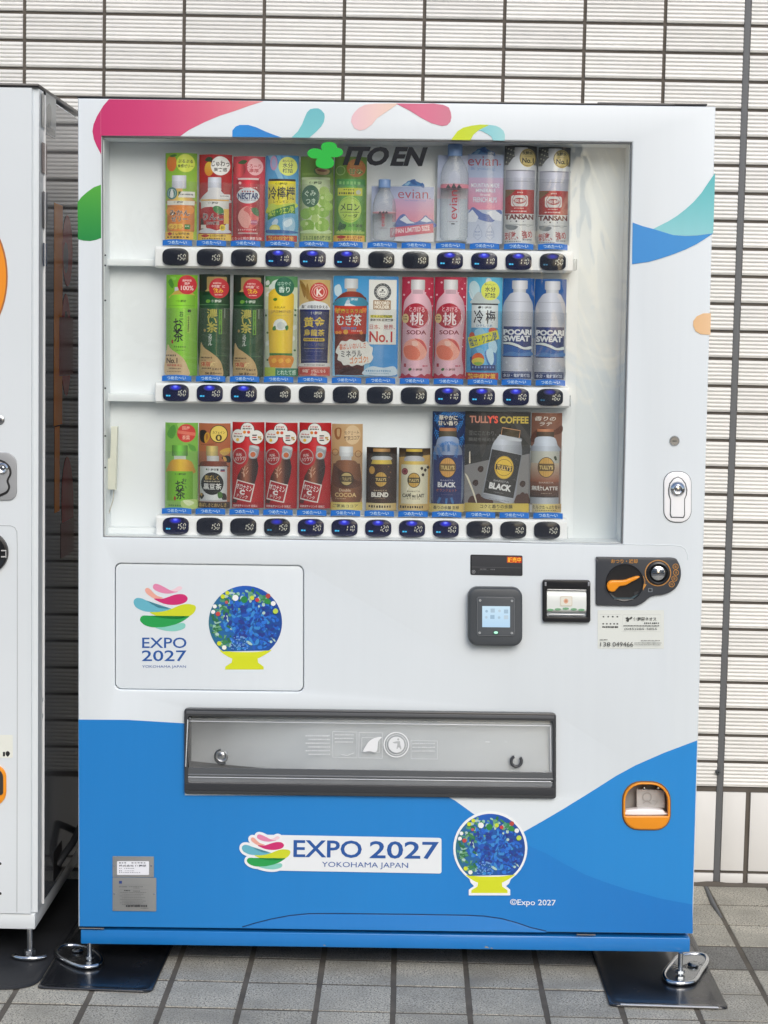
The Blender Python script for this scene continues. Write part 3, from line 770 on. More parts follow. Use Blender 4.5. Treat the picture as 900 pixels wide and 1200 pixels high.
        bot = [(tx + 17.4, ty + 3.6), (tx + 9, ty + 2.8), (tx, ty + 2.4), (tx - 9, ty + 2.8), (tx - 17.4, ty + 3.6)]
        a_ = [q for P in (top + bot) for q in P]
        prn('cold_tag', [p((44, 128, 214), *a_), t('つめた〜い', tx - 11, ty - 2.6, tx + 11, ty + 1.4, (214, 234, 250), b=.02)], SHELF_Y + .006, sh, bulge=(tx - 18, tx + 18, .004, 8), place=upright(tx - 18, ty - 4, tx + 18, ty + 4, SHELF_Y + .006))

# --- white sensor box and lead inside the window, left
WB = crop(100, 470, 3.6)
def pts(cr, P): return [q for q in cr([('p', P, None, 0, 0)])[0][1]]
sb = pts(WB, [(108, 108), (135, 108), (128, 375), (82, 372), (82, 243), (104, 243)])
plate('sensor_box', [sb], .050, .02, IVORY, M, 0.0015)
c_ = [L(*q, .06) for q in pts(WB, [(120, 375), (116, 420), (100, 470), (76, 520)])]
tube('sensor_lead', [(x, .062, z) for x, z in c_], .0012, mat('grey_lead', (190, 186, 176), .5), M, 8)

# --- recessed picture panel
plate('logo_panel', [rrect(135.2, 662.2, 355.1, 808.8, 7, 4, SK)], 0.0042, 0.006, WHITE, M, 0.0012, dep=0)
PX2 = crop(150, 670, 10)
def expo(cr):
    return cr([s((224, 136, 172), 292, 178, 300, 152, 325, 141, 370, 152, 430, 182, 500, 218, 585, 232, 530, 248, 460, 256, 390, 246, 330, 222, 300, 200),
               s((236, 206, 214), 505, 215, 545, 200, 580, 176, 612, 170, 634, 186, 628, 206, 598, 222, 560, 232, 520, 226),
               s((233, 168, 152), 200, 215, 212, 192, 235, 190, 262, 206, 300, 248, 345, 282, 410, 306, 360, 316, 305, 312, 255, 284, 215, 250),
               s((205, 44, 112), 305, 315, 400, 316, 460, 300, 540, 272, 610, 261, 665, 270, 698, 304, 690, 340, 655, 366, 590, 384, 510, 388, 430, 376, 360, 350),
               s((102, 178, 196), 66, 352, 78, 322, 110, 306, 160, 312, 220, 340, 290, 386, 360, 420, 430, 432, 512, 434, 440, 458, 350, 470, 250, 470, 170, 456, 100, 420, 74, 388),
               s((206, 214, 40), 256, 474, 340, 472, 430, 460, 510, 434, 590, 400, 660, 380, 730, 380, 786, 398, 794, 436, 770, 482, 720, 520, 640, 545, 560, 552, 460, 546, 360, 524, 300, 502),
               s((36, 158, 78), 142, 566, 150, 532, 180, 513, 240, 514, 330, 530, 430, 545, 540, 552, 640, 545, 722, 520, 640, 580, 560, 615, 470, 640, 370, 652, 270, 648, 200, 626, 160, 596),
               s((134, 204, 190), 320, 654, 420, 648, 520, 626, 620, 600, 662, 606, 674, 632, 660, 662, 610, 684, 540, 697, 450, 692, 380, 676)])
EX = expo(PX2)
NAVY = (34, 86, 158)
txt = PX2([t('EXPO', 168, 772, 684, 893, NAVY, b=.008), t('2027', 165, 922, 682, 1046, NAVY, b=.008), t('YOKOHAMA JAPAN', 166, 1096, 680, 1134, NAVY, b=-.004)])
prn('emblem_print', [EX, txt], 0.0042, M)
def globe(cr, white=None):
    """plain flower-and-water picture disc on a yellow base"""
    rr = random.Random(5); o = []
    if white: o += white
    o.append(s((214, 222, 40), 185, 712, 300, 726, 430, 730, 560, 726, 680, 708, 600, 765, 520, 800, 425, 808, 330, 800, 250, 765))
    o.append(('p', [(310, 770), (545, 770), (552, 830), (604, 868), (606, 896), (236, 896), (238, 868), (298, 830)], None, (212, 220, 34), 0))
    disc = [(430 + 352 * cos(a), 445 + 352 * sin(a)) for a in [radians(-232 + k * 6) for k in range(0, 48)]]
    o.append(('p', disc, None, ('h', (44, 110, 130), (30, 96, 190), (28, 84, 176), (26, 72, 150)), 0))
    def inr(x, y, q): return (x - 430) ** 2 + (y - 445) ** 2 < (346 - q) ** 2 and y < 715 - q
    for i in range(560):
        a = rr.uniform(0, 2 * pi); d_ = 352 * sqrt(rr.random()); x, y = 430 + d_ * cos(a), 445 + d_ * sin(a); w_ = rr.uniform(10, 36); h = rr.uniform(6, 20)
        if not inr(x, y, w_): continue
        edge = (d_ / 352) ** 2 * (1.5 if (x < 300 or y < 280) else .12)
        if rr.random() < edge: c = rr.choice([(60, 132, 84), (110, 166, 120), (44, 112, 72), (150, 196, 176), (80, 150, 120), (176, 206, 196)])
        else: c = rr.choice([(34, 100, 200), (46, 120, 214), (24, 70, 160), (36, 90, 186), (58, 140, 210), (40, 60, 140)])
        ang = rr.uniform(0, pi); P = [(x + w_ * cos(k) * cos(ang) - h * sin(k) * sin(ang), y + w_ * cos(k) * sin(ang) + h * sin(k) * cos(ang)) for k in [2 * pi * j / 9 for j in range(9)]]
        o.append(('p', P, None, c, 0))
    for x, y, q, c in [(335, 208, 30, (240, 240, 238)), (137, 290, 20, (240, 240, 238)), (122, 342, 20, (240, 240, 238)), (698, 262, 24, (240, 240, 238)), (228, 684, 22, (240, 240, 230)),
                       (215, 195, 22, (206, 216, 40)), (258, 160, 20, (206, 216, 40)), (495, 208, 22, (200, 216, 60)), (720, 335, 26, (190, 212, 80)), (180, 645, 22, (206, 216, 40)),
                       (168, 362, 22, (196, 70, 70)), (545, 228, 20, (200, 66, 70)), (648, 190, 24, (180, 70, 66)), (250, 250, 16, (190, 90, 90)), (420, 225, 34, (40, 130, 66)), (640, 240, 28, (50, 140, 70))]:
        o.append(e(x, y, q, q, c, n=9))
    for i in range(46):
        x, y = rr.uniform(285, 450), rr.uniform(575, 712)
        if inr(x, y, 6): o.append(e(x, y, 6, 6, (120, 170, 224), n=6))
    return cr(o)
prn('picture_disc', globe(crop(235, 675, 8.182)), 0.0042, M, zs=0.000004, k0=20)

# --- emblem stickers low on the door
CS = crop(260, 930, 2.25)
lo = CS([r(118, 112, 579, 206, (232, 236, 238), (2, 6, 6, 2), 0, .018)])
fx = lambda x, y: (278.6 + (x - 66) * .0778 + 5, 977.5 + (y - 141) * .0735)
ol = [(k, [fx(*q) for q in P], Fc, (236, 238, 240), g) for k, P, Fc, c, g in expo(lambda z: xf(z, lambda x, y: (x, y)))]
def grow(ops, w_):
    out = []
    for k, P, Fc, c, g in ops:
        n = len(P); ar = sum(P[i][0] * P[(i + 1) % n][1] - P[(i + 1) % n][0] * P[i][1] for i in range(n)); sg = 1 if ar > 0 else -1; Q = []
        for i in range(n):
            a, b_ = Vector(P[i - 1]), Vector(P[(i + 1) % n]); d_ = (b_ - a)
            if d_.length < 1e-6: Q.append(P[i]); continue
            d_.normalize(); Q.append((P[i][0] + sg * d_.y * w_, P[i][1] - sg * d_.x * w_))
        out.append((k, Q, Fc, c, g))
    return out
emb = [(k, [fx(*q) for q in P], Fc, c, g) for k, P, Fc, c, g in expo(lambda z: xf(z, lambda x, y: (x, y)))]
st = [lo, grow(ol, 3.0), emb, CS([t('EXPO', 190, 123, 368, 167, NAVY, b=.014, rot=.7), t('2027', 391, 126, 570, 170, NAVY, b=.014, rot=.7), t('YOKOHAMA JAPAN', 264, 180, 491, 198, NAVY, b=-.004, rot=.7)])]
prn('emblem_sticker', st, 0.0, M, base=.0017, zs=.00004)
gs = crop(524.8, 942.6, 8.65)
wh = [e(430, 442, 376, 376, (240, 242, 242), n=40), ('p', [(200, 690), (665, 690), (620, 800), (590, 826), (632, 862), (632, 920), (212, 920), (212, 862), (264, 826), (230, 790)], None, (240, 242, 242), 0)]
prn('picture_disc_sticker', globe(gs, wh), 0.0, M, base=.0017, zs=0.000004)
prn('copyright_print', CS([t('©Expo 2027', 760, 278, 880, 298, (226, 234, 242), b=.012, rot=.8)]), 0.0, M, base=.0017)

# --- nameplates
CN = crop(120, 990, 11.25)
for k, (q, lb) in enumerate((((135, 150, 680, 425), 'grey plate with white paper label'), ((135, 430, 712, 872), 'grey rating plate with fine print'))):
    pl = rrect(120 + q[0] / 11.25, 990 + q[1] / 11.25, 120 + q[2] / 11.25, 990 + q[3] / 11.25, .8, 2, .01)
    np_ = plate('nameplate', [pl], -0.0019, .0012, PLATE, M, 0.0003, dep=0, label=lb)
    G = (96, 98, 98)
    if k == 0:
        ops = CN([r(195, 212, 616, 393, (232, 234, 240), 10)] + [rule(222, 228, 325, (70, 74, 84), 14, 3), rule(385, 228, 585, (110, 114, 124), 14, 5),
              t('株式会社 伊藤園', 222, 258, 575, 285, (40, 42, 56), b=.03), rule(222, 302, 265, (60, 62, 78), 9, 2), rule(290, 302, 430, (120, 122, 136), 9, 6), rule(222, 332, 268, (40, 42, 66), 12, 2),
              rule(300, 334, 430, (150, 152, 164), 9, 6), rule(222, 356, 510, (120, 122, 134), 8, 12)])
    else:
        ops = CN([r(222, 472, 260, 508, (44, 66, 128), 0), rule(225, 544, 330, G, 12, 6), rule(355, 544, 540, G, 9, 8), rule(410, 562, 500, G, 7, 5)] +
                 [rule(290, 590, 375, (70, 72, 74), 16, 4), rule(410, 600, 500, G, 10, 5)] + [rule(240 + (i % 2) * 25, 620 + i * 22, 590 - (i * 37) % 90, (118, 120, 120), 8, 12) for i in range(8)] +
                 [line((130, 132, 132), 2, 225, 522, 620, 522), line((130, 132, 132), 2, 232, 580, 605, 580, 605, 770, 232, 770, 232, 580), rule(315, 786, 600, (56, 58, 60), 24, 13, .12), rule(510, 822, 615, G, 8, 8)])
    prn('fine_print', ops, 0.0, np_, base=.0020)
    for x in ((160, 645) if k == 0 else (158, 683)):
        X, Z = L(120 + x / 11.25, 990 + (275 if k == 0 else 642) / 11.25)
        lathe('rivet', [(.0001, .0014), (.0014, .0012), (.0022, 0)], 'Y', 10, CHROME, np_, (X, -.0019, Z))

# --- locks
X, Z = L(790.3, 516.7)
lk = lathe('cam_lock', [(.0001, .0030), (.0078, .0030), (.0082, .0026), (.0092, .0026), (.0100, .0016), (.0104, 0)], 'Y', 28, ZINC, M, (X, 0, Z))
box('key_slot', -.0042, .0042, -.0036, -.0025, -.0008, .0008, DARK, lk)
hp = plate('handle_plate', [rrect(778, 552.8, 809.6, 611.6, 13, 7, .01)], -.004, .005, RAILW, M, 0.0016, dep=0)
plate('handle_plate_edge', [rrect(777.4, 552.1, 810.2, 612.4, 13.6, 7, .01)], -.0012, .0012, DGREY, M, 0.0004, dep=0)
CK = crop(740, 480, 5.455)
kh = CK([('p', [(243, 690 - 18), (250, 690), (332, 692), (340, 675), (340, 572), (352, 545), (355, 512), (345, 470), (322, 440), (296, 427), (266, 438), (240, 470), (232, 510), (234, 545), (245, 575)], None, 0, 0)])[0][1]
plate('handle_recess_rim', [kh], -.0046, .001, DGREY, hp, 0.0003, dep=0)
cxk = sum(q[0] for q in kh) / len(kh); cyk = sum(q[1] for q in kh) / len(kh)
plate('lock_handle', [[(cxk + (x - cxk) * .88, cyk + (y - cyk) * .955) for x, y in kh]], -.0056, .0015, RAILW, hp, 0.0005, dep=0)
X, Z = L(793.6, 573)
lathe('lock_cylinder', [(.0001, .0135), (.004, .0132), (.0046, .0105), (.0085, .0120), (.0125, .0100), (.0150, .0062), (.0158, .0050)], 'Y', 28, CHROME, hp, (X, 0, Z))
# --- service sticker
CSx = crop(690, 640, 7.5); K = (70, 72, 70)
ops = CSx([r(78, 562, 660, 900, (222, 226, 220), 4), line((190, 192, 188), 2, 300, 602, 632, 602, 632, 752, 288, 752, 300, 602), line((190, 192, 188), 2, 96, 600, 285, 600),
           [[e(x, 620, 8, 7, K, n=8) for x in (128, 170, 210, 250)]], [[e(x, 682, 8, 7, K, n=8) for x in (126, 158, 190, 222, 250)]], rule(118, 703, 258, K, 15, 9, .15),
           s(K, 322, 632, 340, 622, 352, 634, 372, 620, 382, 630, 366, 642, 348, 640, 340, 650, 352, 658, 340, 664, 326, 652, 334, 642), t('伊藤園ネオス', 392, 624, 592, 656, K, b=.02),
           rule(486, 670, 624, K, 12, 8), rule(304, 694, 620, K, 9, 24, .2), t('(045)285-5855', 312, 716, 598, 738, K, b=0), rule(96, 816, 165, K, 9, 6),
           t('138', 100, 842, 188, 878, K, b=0), t('049466', 208, 840, 388, 880, K, b=0), rule(400, 845, 640, (120, 122, 118), 7, 22), rule(400, 860, 630, (120, 122, 118), 7, 20), rule(455, 822, 625, (120, 122, 118), 9, 14)])
prn('service_sticker', ops, 0.0, M, base=.0004, zs=.00005)

# --- small message display
dp = plate('message_display', [rrect(551.2, 650.4, 612.3, 674.2, 1.5, 2, .02)], -.0015, .004, BLACK, M, 0.0006, dep=0)
CD = crop(540, 640, 5.625)
prn('display_face', CD([r(70, 66, 402, 190, ('v', (58, 60, 64), (44, 46, 50)), 4, 0, .02), r(304, 70, 400, 109, (190, 40, 4), 2, 1, .02), t('販売中', 309, 73, 396, 106, (255, 190, 40), b=.03, g=1),
    line((96, 98, 100), 2, 72, 136, 400, 143), [ring(84, 168, 12, 9, (150, 152, 154), 10), e(84, 168, 5, 5, (140, 142, 144), n=6)], rule(126, 147, 170, (110, 112, 114), 8, 5), rule(196, 149, 228, (110, 112, 114), 8, 3), line((86, 88, 90), 1.5, 115, 182, 115, 160, 182, 160)]), 0.0, dp, base=.0018, zs=.00006)
# --- card reader
cr_ = plate('card_reader', [rrect(548.8, 689.5, 612.0, 757.0, 11.5, 8, .012)], -.034, .036, DGREY, M, 0.006, dep=.0)
cr_.data = plate_mesh('card_reader', [rrect(548.4, 688.6, 612.4, 757.6, 11.5, 8, .012)], -.026, .028, .007, dep=-.026); cr_.data.materials.append(DGREY)
GR2 = mat('reader_face', (84, 88, 92), .35)
plate('reader_face', [rrect(558.3, 699.4, 603.6, 745.6, 3.5, 4, .01)], -.0272, .0015, GR2, cr_, 0.0006, dep=-.026)
def UI():
    c = (150, 178, 200); o = [r(141, 395, 324, 534, ('v', (196, 222, 238), (176, 208, 234)), 0, 1, .01)]
    for i, (x, y) in enumerate([(170, 428), (210, 424), (255, 426), (298, 430), (168, 468), (208, 466), (252, 470), (298, 468)]):
        o.append((r if i % 2 else e)(*((x - 14, y - 13, x + 14, y + 13) if i % 2 else (x, y, 9, 9)), lerp(c, (190, 205, 215), (i * 7 % 5) / 5), 0 if i % 2 else 1, **({'g': 1} if i % 2 else {})))
    o.append(line((236, 240, 242), 2.2, 108, 352, 108, 344, 118, 336, 344, 340, 352, 348, 354, 560)); o[-1] = (o[-1][0], o[-1][1], o[-1][2], (124, 128, 132), 0)
    o.append(('f',) + line((124, 128, 132), 2.2, 354, 560, 344, 590, 118, 588, 108, 578, 108, 352)[1:])
    for x, y in ((127, 357), (337, 360), (124, 570), (336, 572)): o.append(e(x, y, 8, 8, (170, 174, 176), n=10)); o.append(e(x, y, 3, 3, (70, 72, 74), n=6))
    o.append(fan(231, 569, 20, 13, (40, 170, 110), (40, 60, 54), 1)); o.append(e(231, 568, 14, 9, (190, 255, 226), g=1, n=12)); return o
prn('reader_screen', CD(UI()), -.026, cr_, base=.0015, zs=.00006)
# --- banknote slot
bn = plate('banknote_slot', [rrect(635.4, 679.2, 691.4, 728.4, 3, 4, .012), rrect(640.5, 689.5, 686.8, 722, 1, 2, .012)], -.010, .012, BLACK, M, 0.0016, dep=0)
x0, z1 = L(640.3, 688.5); x1, z0 = L(687.2, 722.5)
box('slot_back', x0, x1, .0005, .0025, z0, z1, DARK, bn)
X0, Z1 = L(640.8, 692); X1, Z0 = L(686.6, 717.5)
bgz = mat('pearl_plastic', (226, 230, 226), .25, coat=.3)
b = bmesh.new(); pr = [(-.0005, Z1 + .002), (-.005, Z1 - .001), (-.0075, Z1 - .006), (-.0085, (Z0 + Z1) / 2), (-.0075, Z0 + .004), (-.004, Z0), (.0004, Z0)]
bridge(b, [[(x, y, z) for y, z in pr] for x in (X0, X1)], caps=True); bmesh.ops.recalc_face_normals(b, faces=b.faces); me = bpy.data.meshes.new('x'); b.to_mesh(me); b.free()
obj('banknote_guide', smooth(me, 30), bgz, bn)
prn('guide_print', CD([r(655, 330, 735, 395, (214, 206, 188), 8), r(660, 335, 730, 390, (228, 226, 214), 8), e(693, 362, 15, 16, (220, 170, 140)), e(693, 362, 7, 7, (200, 140, 110))] +
    [[e(x, 412 + 4 * abs(k - 2), 22, 8, (120, 170, 130), n=8) for k, x in enumerate((590, 640, 692, 745, 795))]]), -.0085, bn, base=.0004)
tube('guide_lip', [(X0 + .004, -.0075, Z0 - .004), (X1 - .004, -.0075, Z0 - .0046)], .0018, STEEL, bn, 8)
tube('guide_lip', [(X0 + .001, -.0065, Z1 + .003), (X1 - .001, -.0065, Z1 + .0024)], .0016, STEEL, bn, 8)
for x in (638.8, 689.3):
    X, Z = L(x, 683); box('slot_cap', X - .0018, X + .0018, -.0118, -.0095, Z - .005, Z + .003, mat('grey_cap', (150, 152, 156), .4), bn, .0006)

# --- coin panel
cpl = CSx([('p', spline([(62, 112), (66, 100), (85, 92), (300, 95), (600, 98), (745, 102), (782, 135), (803, 190), (807, 255), (790, 320), (755, 372), (700, 408), (640, 426), (580, 432), (530, 450), (480, 492), (440, 512), (400, 523), (240, 522), (90, 518), (66, 508), (60, 490), (60, 300)], 4), None, 0, 0)])[0][1]
CG = wear(mat('charcoal_plastic', (62, 65, 70), .38), 15, .05, .06)
cp = plate('coin_panel', [cpl], -.006, .008, CG, M, .0018, dep=0)
X, Z = L(*(690 + 312 / 7.5, 640 + 318 / 7.5))
lathe('lever_dish', [(.0001, .0066), (.0330, .0066), (.0360, .0068), (.0372, .0076), (.0382, .0066), (.0384, .004)], 'Y', 40, BLACK, cp, (X, 0, Z))
prn('dish_print', CSx([p((58, 78, 86), 190, 432, 225, 462, 390, 462, 435, 425, 400, 432, 372, 452, 240, 452), line((150, 154, 156), 3, 222, 466, 392, 466), p((46, 48, 52), 395, 405, 430, 395, 440, 405, 400, 440)]), -.0076, cp, base=.0002)
lv = CSx([('p', spline([(152, 345), (160, 312), (188, 294), (235, 292), (300, 290), (345, 276), (400, 258), (432, 256), (438, 266), (415, 284), (370, 306), (330, 330), (295, 342), (262, 346), (240, 368), (222, 388), (196, 394), (166, 382)], 4), None, 0, 0)])[0][1]
plate('return_lever', [lv], -.0165, .0095, ORANGE, cp, .0030, dep=0)
ctx = (198, 140, 66)
prn('coin_panel_print', CSx([t('おつり・返却', 196, 114, 428, 150, ctx, b=.02), ring(608, 236, 116, 107, (190, 136, 74), 40), line(ctx, 5, 478, 262, 492, 300, 492, 335), p(ctx, 478, 330, 508, 336, 474, 388),
    [[ring(x, y, 26, 21, ctx, 14), t(c, x - 9, y - 10, x + 9, y + 10, ctx)] for x, y, c in ((728, 335, '10'), (752, 285, '50'), (766, 232, '100'), (762, 180, '500'))], r(520, 368, 560, 404, (110, 116, 122), 6), r(528, 376, 552, 396, (38, 40, 44), 3)]), -.006, cp, base=.0003)
X, Z = L(690 + 606 / 7.5, 640 + 236 / 7.5)
lathe('coin_slot', [(.0001, .0012), (.0140, .0012), (.0175, .0050), (.0188, .0092), (.0198, .0098), (.0232, .0084), (.0240, .006)], 'Y', 36, BLACK, cp, (X, 0, Z))
lathe('slot_plate', [(.0001, .0080), (.010, .0074), (.0166, .0050), (.0172, .003)], 'Y', 36, CHROME, cp, (X, 0, Z))
box('coin_opening', X - .0115, X + .0115, -.0090, -.0070, Z - .0008, Z + .0008, DARK, cp)

# --- delivery chute
CC1 = crop(200, 810, 3.75)
xa, zt2 = L(216.5, 829.5); xb, _ = L(650.8, 934); _, zb2 = L(217, 927.5)
dz = L(650, 831 + 8)[1] - L(217, 831)[1]
ch = empty('delivery_chute', (0, 0, 0), parent=M)
fr = plate('chute_frame', [rrect(216.4, 832.2, 651.2, 932.0, 3.5, 4, SK), rrect(221, 841, 647.5, 918, 3, 3, SK)], -.010, .018, mat('dark_clear_plastic', (58, 60, 63), .22, coat=.3), ch, .0016, dep=0)
INS = wear(mat('chute_interior_steel', (150, 152, 154), .35, .6), 6, .15, .1)
zz0, zz1 = L(430, 934)[1], L(430, 828)[1]
box('chute_back', xa, xb, .118, .122, zz0 - .01, zz1 + .01, INS, ch)
box('chute_floor', xa, xb, .0125, .117, zz0 - .008, zz0 - .004, DARK, ch); box('chute_ceiling', xa, xb, .0125, .117, zz1 + .004, zz1 + .008, INS, ch)
box('chute_side', xa - .004, xa - .0005, .0125, .117, zz0 - .004, zz1 + .004, INS, ch); box('chute_side', xb + .0005, xb + .004, .0125, .117, zz0 - .004, zz1 + .004, INS, ch)
# clear flap, leaning a little, before a pale baffle bent back at left to imitate a dark reflection
FLP = [(221.5, 841), (647, 846.5), (646.5, 904.5), (221.5, 899.5)]
pb = mat('pale_baffle', (226, 230, 233), .25, .3)
b = bmesh.new(); rg = []
for i in range(41):
    u = i / 40; px_ = 219 + 430 * u; dx_ = (px_ - 219) * .0133
    (x_, zt_), (_, zb_) = L(px_, 838 + dx_), L(px_, 903 + dx_)
    k = max(0, 1 - u / .34); k2 = max(0, 1 - abs(u - .245) / .035)
    yb_ = .003 + .088 * k ** 1.2; yt_ = .014 + .084 * k ** 1.2
    rg.append([(x_, yt_, zt_), (x_, yb_, zb_), (x_, yb_ + .002, zb_), (x_, yt_ + .002, zt_)])
bridge(b, rg); bmesh.ops.recalc_face_normals(b, faces=b.faces); me = bpy.data.meshes.new('baffle'); b.to_mesh(me); b.free()
obj('baffle', smooth(me, 40), wear(pb, 3, .10, .12, (1, 1, 3)), ch)
fp_ = plate('flap', [FLP], -.004, .003, SMOKE, ch, .0008, dep=0)
edg = mat('bright_edge', (214, 218, 222), .25, .2)
def bar(name, x0, y0, x1, y1, th, y, m, r_=.3, par=None):
    q = [(x0, y0 - th / 2), (x1, y1 - th / 2), (x1, y1 + th / 2), (x0, y0 + th / 2)]
    return plate(name, [q], y, .003, m, par or ch, .0005, dep=0)
bar('flap_edge', 222, 844.6, 645, 850.2, 1.0, -.0052, edg, par=fp_)
bar('flap_edge', 222.3, 841.3, 222.3 + .8, 841.3, 1, -.0052, edg, par=fp_)
plate('flap_edge', [[(644.2, 852), (645.4, 850), (646, 904), (644.8, 904)]], -.0052, .002, edg, fp_, .0003, dep=0)
plate('flap_edge', [[(220.2, 842), (221.4, 842), (218.8, 897), (217.8, 897)]], -.0125, .002, edg, fp_, .0003, dep=0)
DM = mat('lower_lip_grey', (88, 91, 94), .25, coat=.3); LM = wear(mat('lower_lip_light', (150, 154, 158), .2, .5), 9, .15, .08)
bar('lower_lip', 219, 903.6, 648, 909.2, 10, -.0075, DM); bar('lower_lip', 219, 906.4, 648, 912.2, 1.6, -.0092, LM)
bar('lower_lip', 219, 912.2, 647, 918.2, 6.0, -.0088, LM); bar('lower_lip', 221, 909.3, 645, 914.9, 1.0, -.0105, edg)
bar('lower_lip', 218, 920.6, 649, 926.6, 8, -.0112, mat('lip_dark', (52, 54, 58), .35))
bar('upper_lip', 219, 833.5, 649, 839.3, 3.6, -.0108, mat('upper_grey', (92, 94, 97), .3))
# round catches
for x, y, k in ((260.3, 885.5, 0), (604.9, 891.3, 1)):
    X, Z = L(x, y); pts_ = [(X + .0105 * cos(a), -.006, Z + .0105 * sin(a)) for a in [radians((115 if k else 60) + 320 * i / 22 * (1 if k else -1)) for i in range(21)]]
    tube('catch_ring', pts_, .0032 if k else .0028, mat('catch_grey', (70, 72, 75), .3) if k else STEEL, fp_, 8)
    if not k: lathe('catch_boss', [(.0001, .0062), (.006, .0058), (.0078, .0048), (.0078, .003)], 'Y', 20, ZINC, fp_, (X, 0, Z))
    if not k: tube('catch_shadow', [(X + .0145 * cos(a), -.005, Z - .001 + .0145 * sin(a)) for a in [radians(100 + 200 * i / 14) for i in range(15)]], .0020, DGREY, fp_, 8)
CE = crop(350, 840, 6); ET = (232, 234, 236); E2 = (218, 221, 223)
ic = [ring(687, 193, 90, 82, ET, 36), ring(687, 193, 72, 68, E2, 30), e(687, 193, 57, 57, (226, 229, 231), n=24), s((180, 184, 186), 693, 152, 702, 148, 708, 156, 702, 164, 694, 160), s((180, 184, 186), 700, 168, 712, 170, 714, 190, 722, 222, 714, 224, 704, 198, 696, 220, 688, 220, 694, 186, 676, 184, 660, 178, 676, 172),
      line(E2, 3, 240, 100, 410, 104, 410, 285, 240, 281, 240, 100), line(E2, 3, 425, 105, 590, 110, 588, 288, 423, 284, 425, 105), line(E2, 3, 445, 142, 570, 146, 568, 246, 443, 242, 445, 142),
      s(ET, 455, 240, 470, 205, 500, 165, 545, 142, 585, 140, 560, 170, 548, 240, 500, 238), rule(255, 120, 390, E2, 8, 12), rule(255, 145, 390, E2, 8, 11), rule(255, 170, 385, E2, 8, 12), line(E2, 4, 300, 262, 340, 268, 390, 250),
      [rule(50 + (i % 2) * 20, 125 + i * 26, 225, E2, 10, 12) for i in range(6)], [rule(800, 180 + i * 26, 960, E2, 8, 12) for i in range(3)], line(E2, 3, 790, 160, 975, 165, 975, 292, 790, 288, 790, 160)]
prn('etched_signs', CE(ic), 0.0, fp_, base=.0042, zs=.00002)

# --- coin return cup
cup = empty('coin_return', (0, 0, 0), parent=M)
n_ = len(CUP); ccx = sum(q[0] for q in CUP) / n_; ccy = sum(q[1] for q in CUP) / n_
def sc_(k, k2=None): return [(ccx + (x - ccx) * k, ccy + (y - ccy) * (k2 or k)) for x, y in CUP]
plate('cup_outline', [sc_(1.03), sc_(.97)], -.0012, .0022, mat('brown_edge', (120, 84, 40), .5), cup, .0003, dep=0)
plate('cup_rim', [sc_(.985), sc_(.90, .905)], -.006, .02, ORANGE, cup, .0016, dep=0)
lowc = [q for q in sc_(.955)]
yl = 955.5
clip = [(x, max(y, yl)) for x, y in lowc]
cl2 = []
for q in clip:
    if not cl2 or (abs(q[0] - cl2[-1][0]) + abs(q[1] - cl2[-1][1])) > .05: cl2.append(q)
plate('cup_front', [cl2], -.0075, .008, ORANGE, cup, .0022, dep=0)
x0, z1 = L(726, 912); x1, z0 = L(789, 976)
gw = wear(mat('grey_flap', (160, 158, 155), .35), 30, .2, .1)
box('cup_back', x0, x1, .040, .043, z0, z1, gw, cup); box('cup_floor', x0, x1, .0125, .040, z0, z0 + .004, ORANGE, cup)
box('cup_side', x0, x0 + .003, .0125, .040, z0 + .004, z1, ORANGE, cup); box('cup_side', x1 - .003, x1, .0125, .040, z0 + .004, z1, ORANGE, cup)
plate('cup_flap', [[(746, 925), (779, 926), (779, 947), (746, 946)]], .020, .003, wear(mat('flap_plastic', (182, 180, 177), .3), 24, .25, .1), cup, .001, dep=.02)
CU = crop(700, 850, 4.5)
lips = CU([('p', spline([(148, 462), (160, 450), (250, 444), (340, 450), (358, 462), (360, 476), (148, 476)], 4), None, 0, 0)])[0][1]
plate('cup_lip', [lips], .004, .02, RAILW, cup, .002, dep=0)
for x in (246, 320):
    X, Z = L(700 + x / 4.5, 850 + 332 / 4.5, .03); lathe('cup_screw', [(.0001, .003), (.003, .0025), (.004, 0)], 'Y', 12, CHROME, cup, (X, .028, Z))
prn('flap_mark', CU([ring(262, 378, 26, 20, (158, 154, 150), 14), line((158, 154, 150), 5, 240, 410, 262, 396, 284, 412), line((158, 154, 150), 4, 290, 396, 318, 400, 300, 422)]), .02, cup, base=.001)

# --- raised outline round the money area
ol_ = [(598, 634.9), (700, 637.2), (790, 639), (798, 640), (803, 643.5), (806, 650), (806.4, 656)]
tube('panel_crease', [(L(*q)[0], .0002, L(*q)[1]) for q in ol_], .0009, WHITE, M, 6)
for x, ya, yb in ((118.2, 119, 157.5), (92.8, 230, 830)):
    (X, Za), (X2, Zb) = L(x, ya), L(x + .0005 * (yb - ya), yb)
    tube('panel_crease', [(X, .0002, Za), (X2, .0002, Zb)], .0007, WHITE, M, 6)

for x, y, q in ((570, 1110.0, 2.0), (380, 1107.8, 1.2), (576, 1111.2, 1.2)):
    prn('paint_chip', [s((150, 150, 146), x - q, y, x - q * .3, y - q * .7, x + q * .9, y - q * .2, x + q * 1.4, y + q * .5, x, y + q * .4)], .004, M, base=.0002)
# --- adjustable feet
def foot(parent, X, Y, ztop, zg, rod=.0055, m=CHROME):
    f_ = empty('levelling_foot', (0, 0, 0), parent=parent)
    lathe('foot_rod', [(rod, 0), (rod, ztop - zg - .012), (rod, ztop - zg)], 'Z', 14, m, f_, (X, Y, zg))
    lathe('foot_nut', [(rod, .016), (rod * 1.9, .015), (rod * 1.9, .009), (rod, .008)], 'Z', 6, m, f_, (X, Y, zg), ang=20)
    return f_
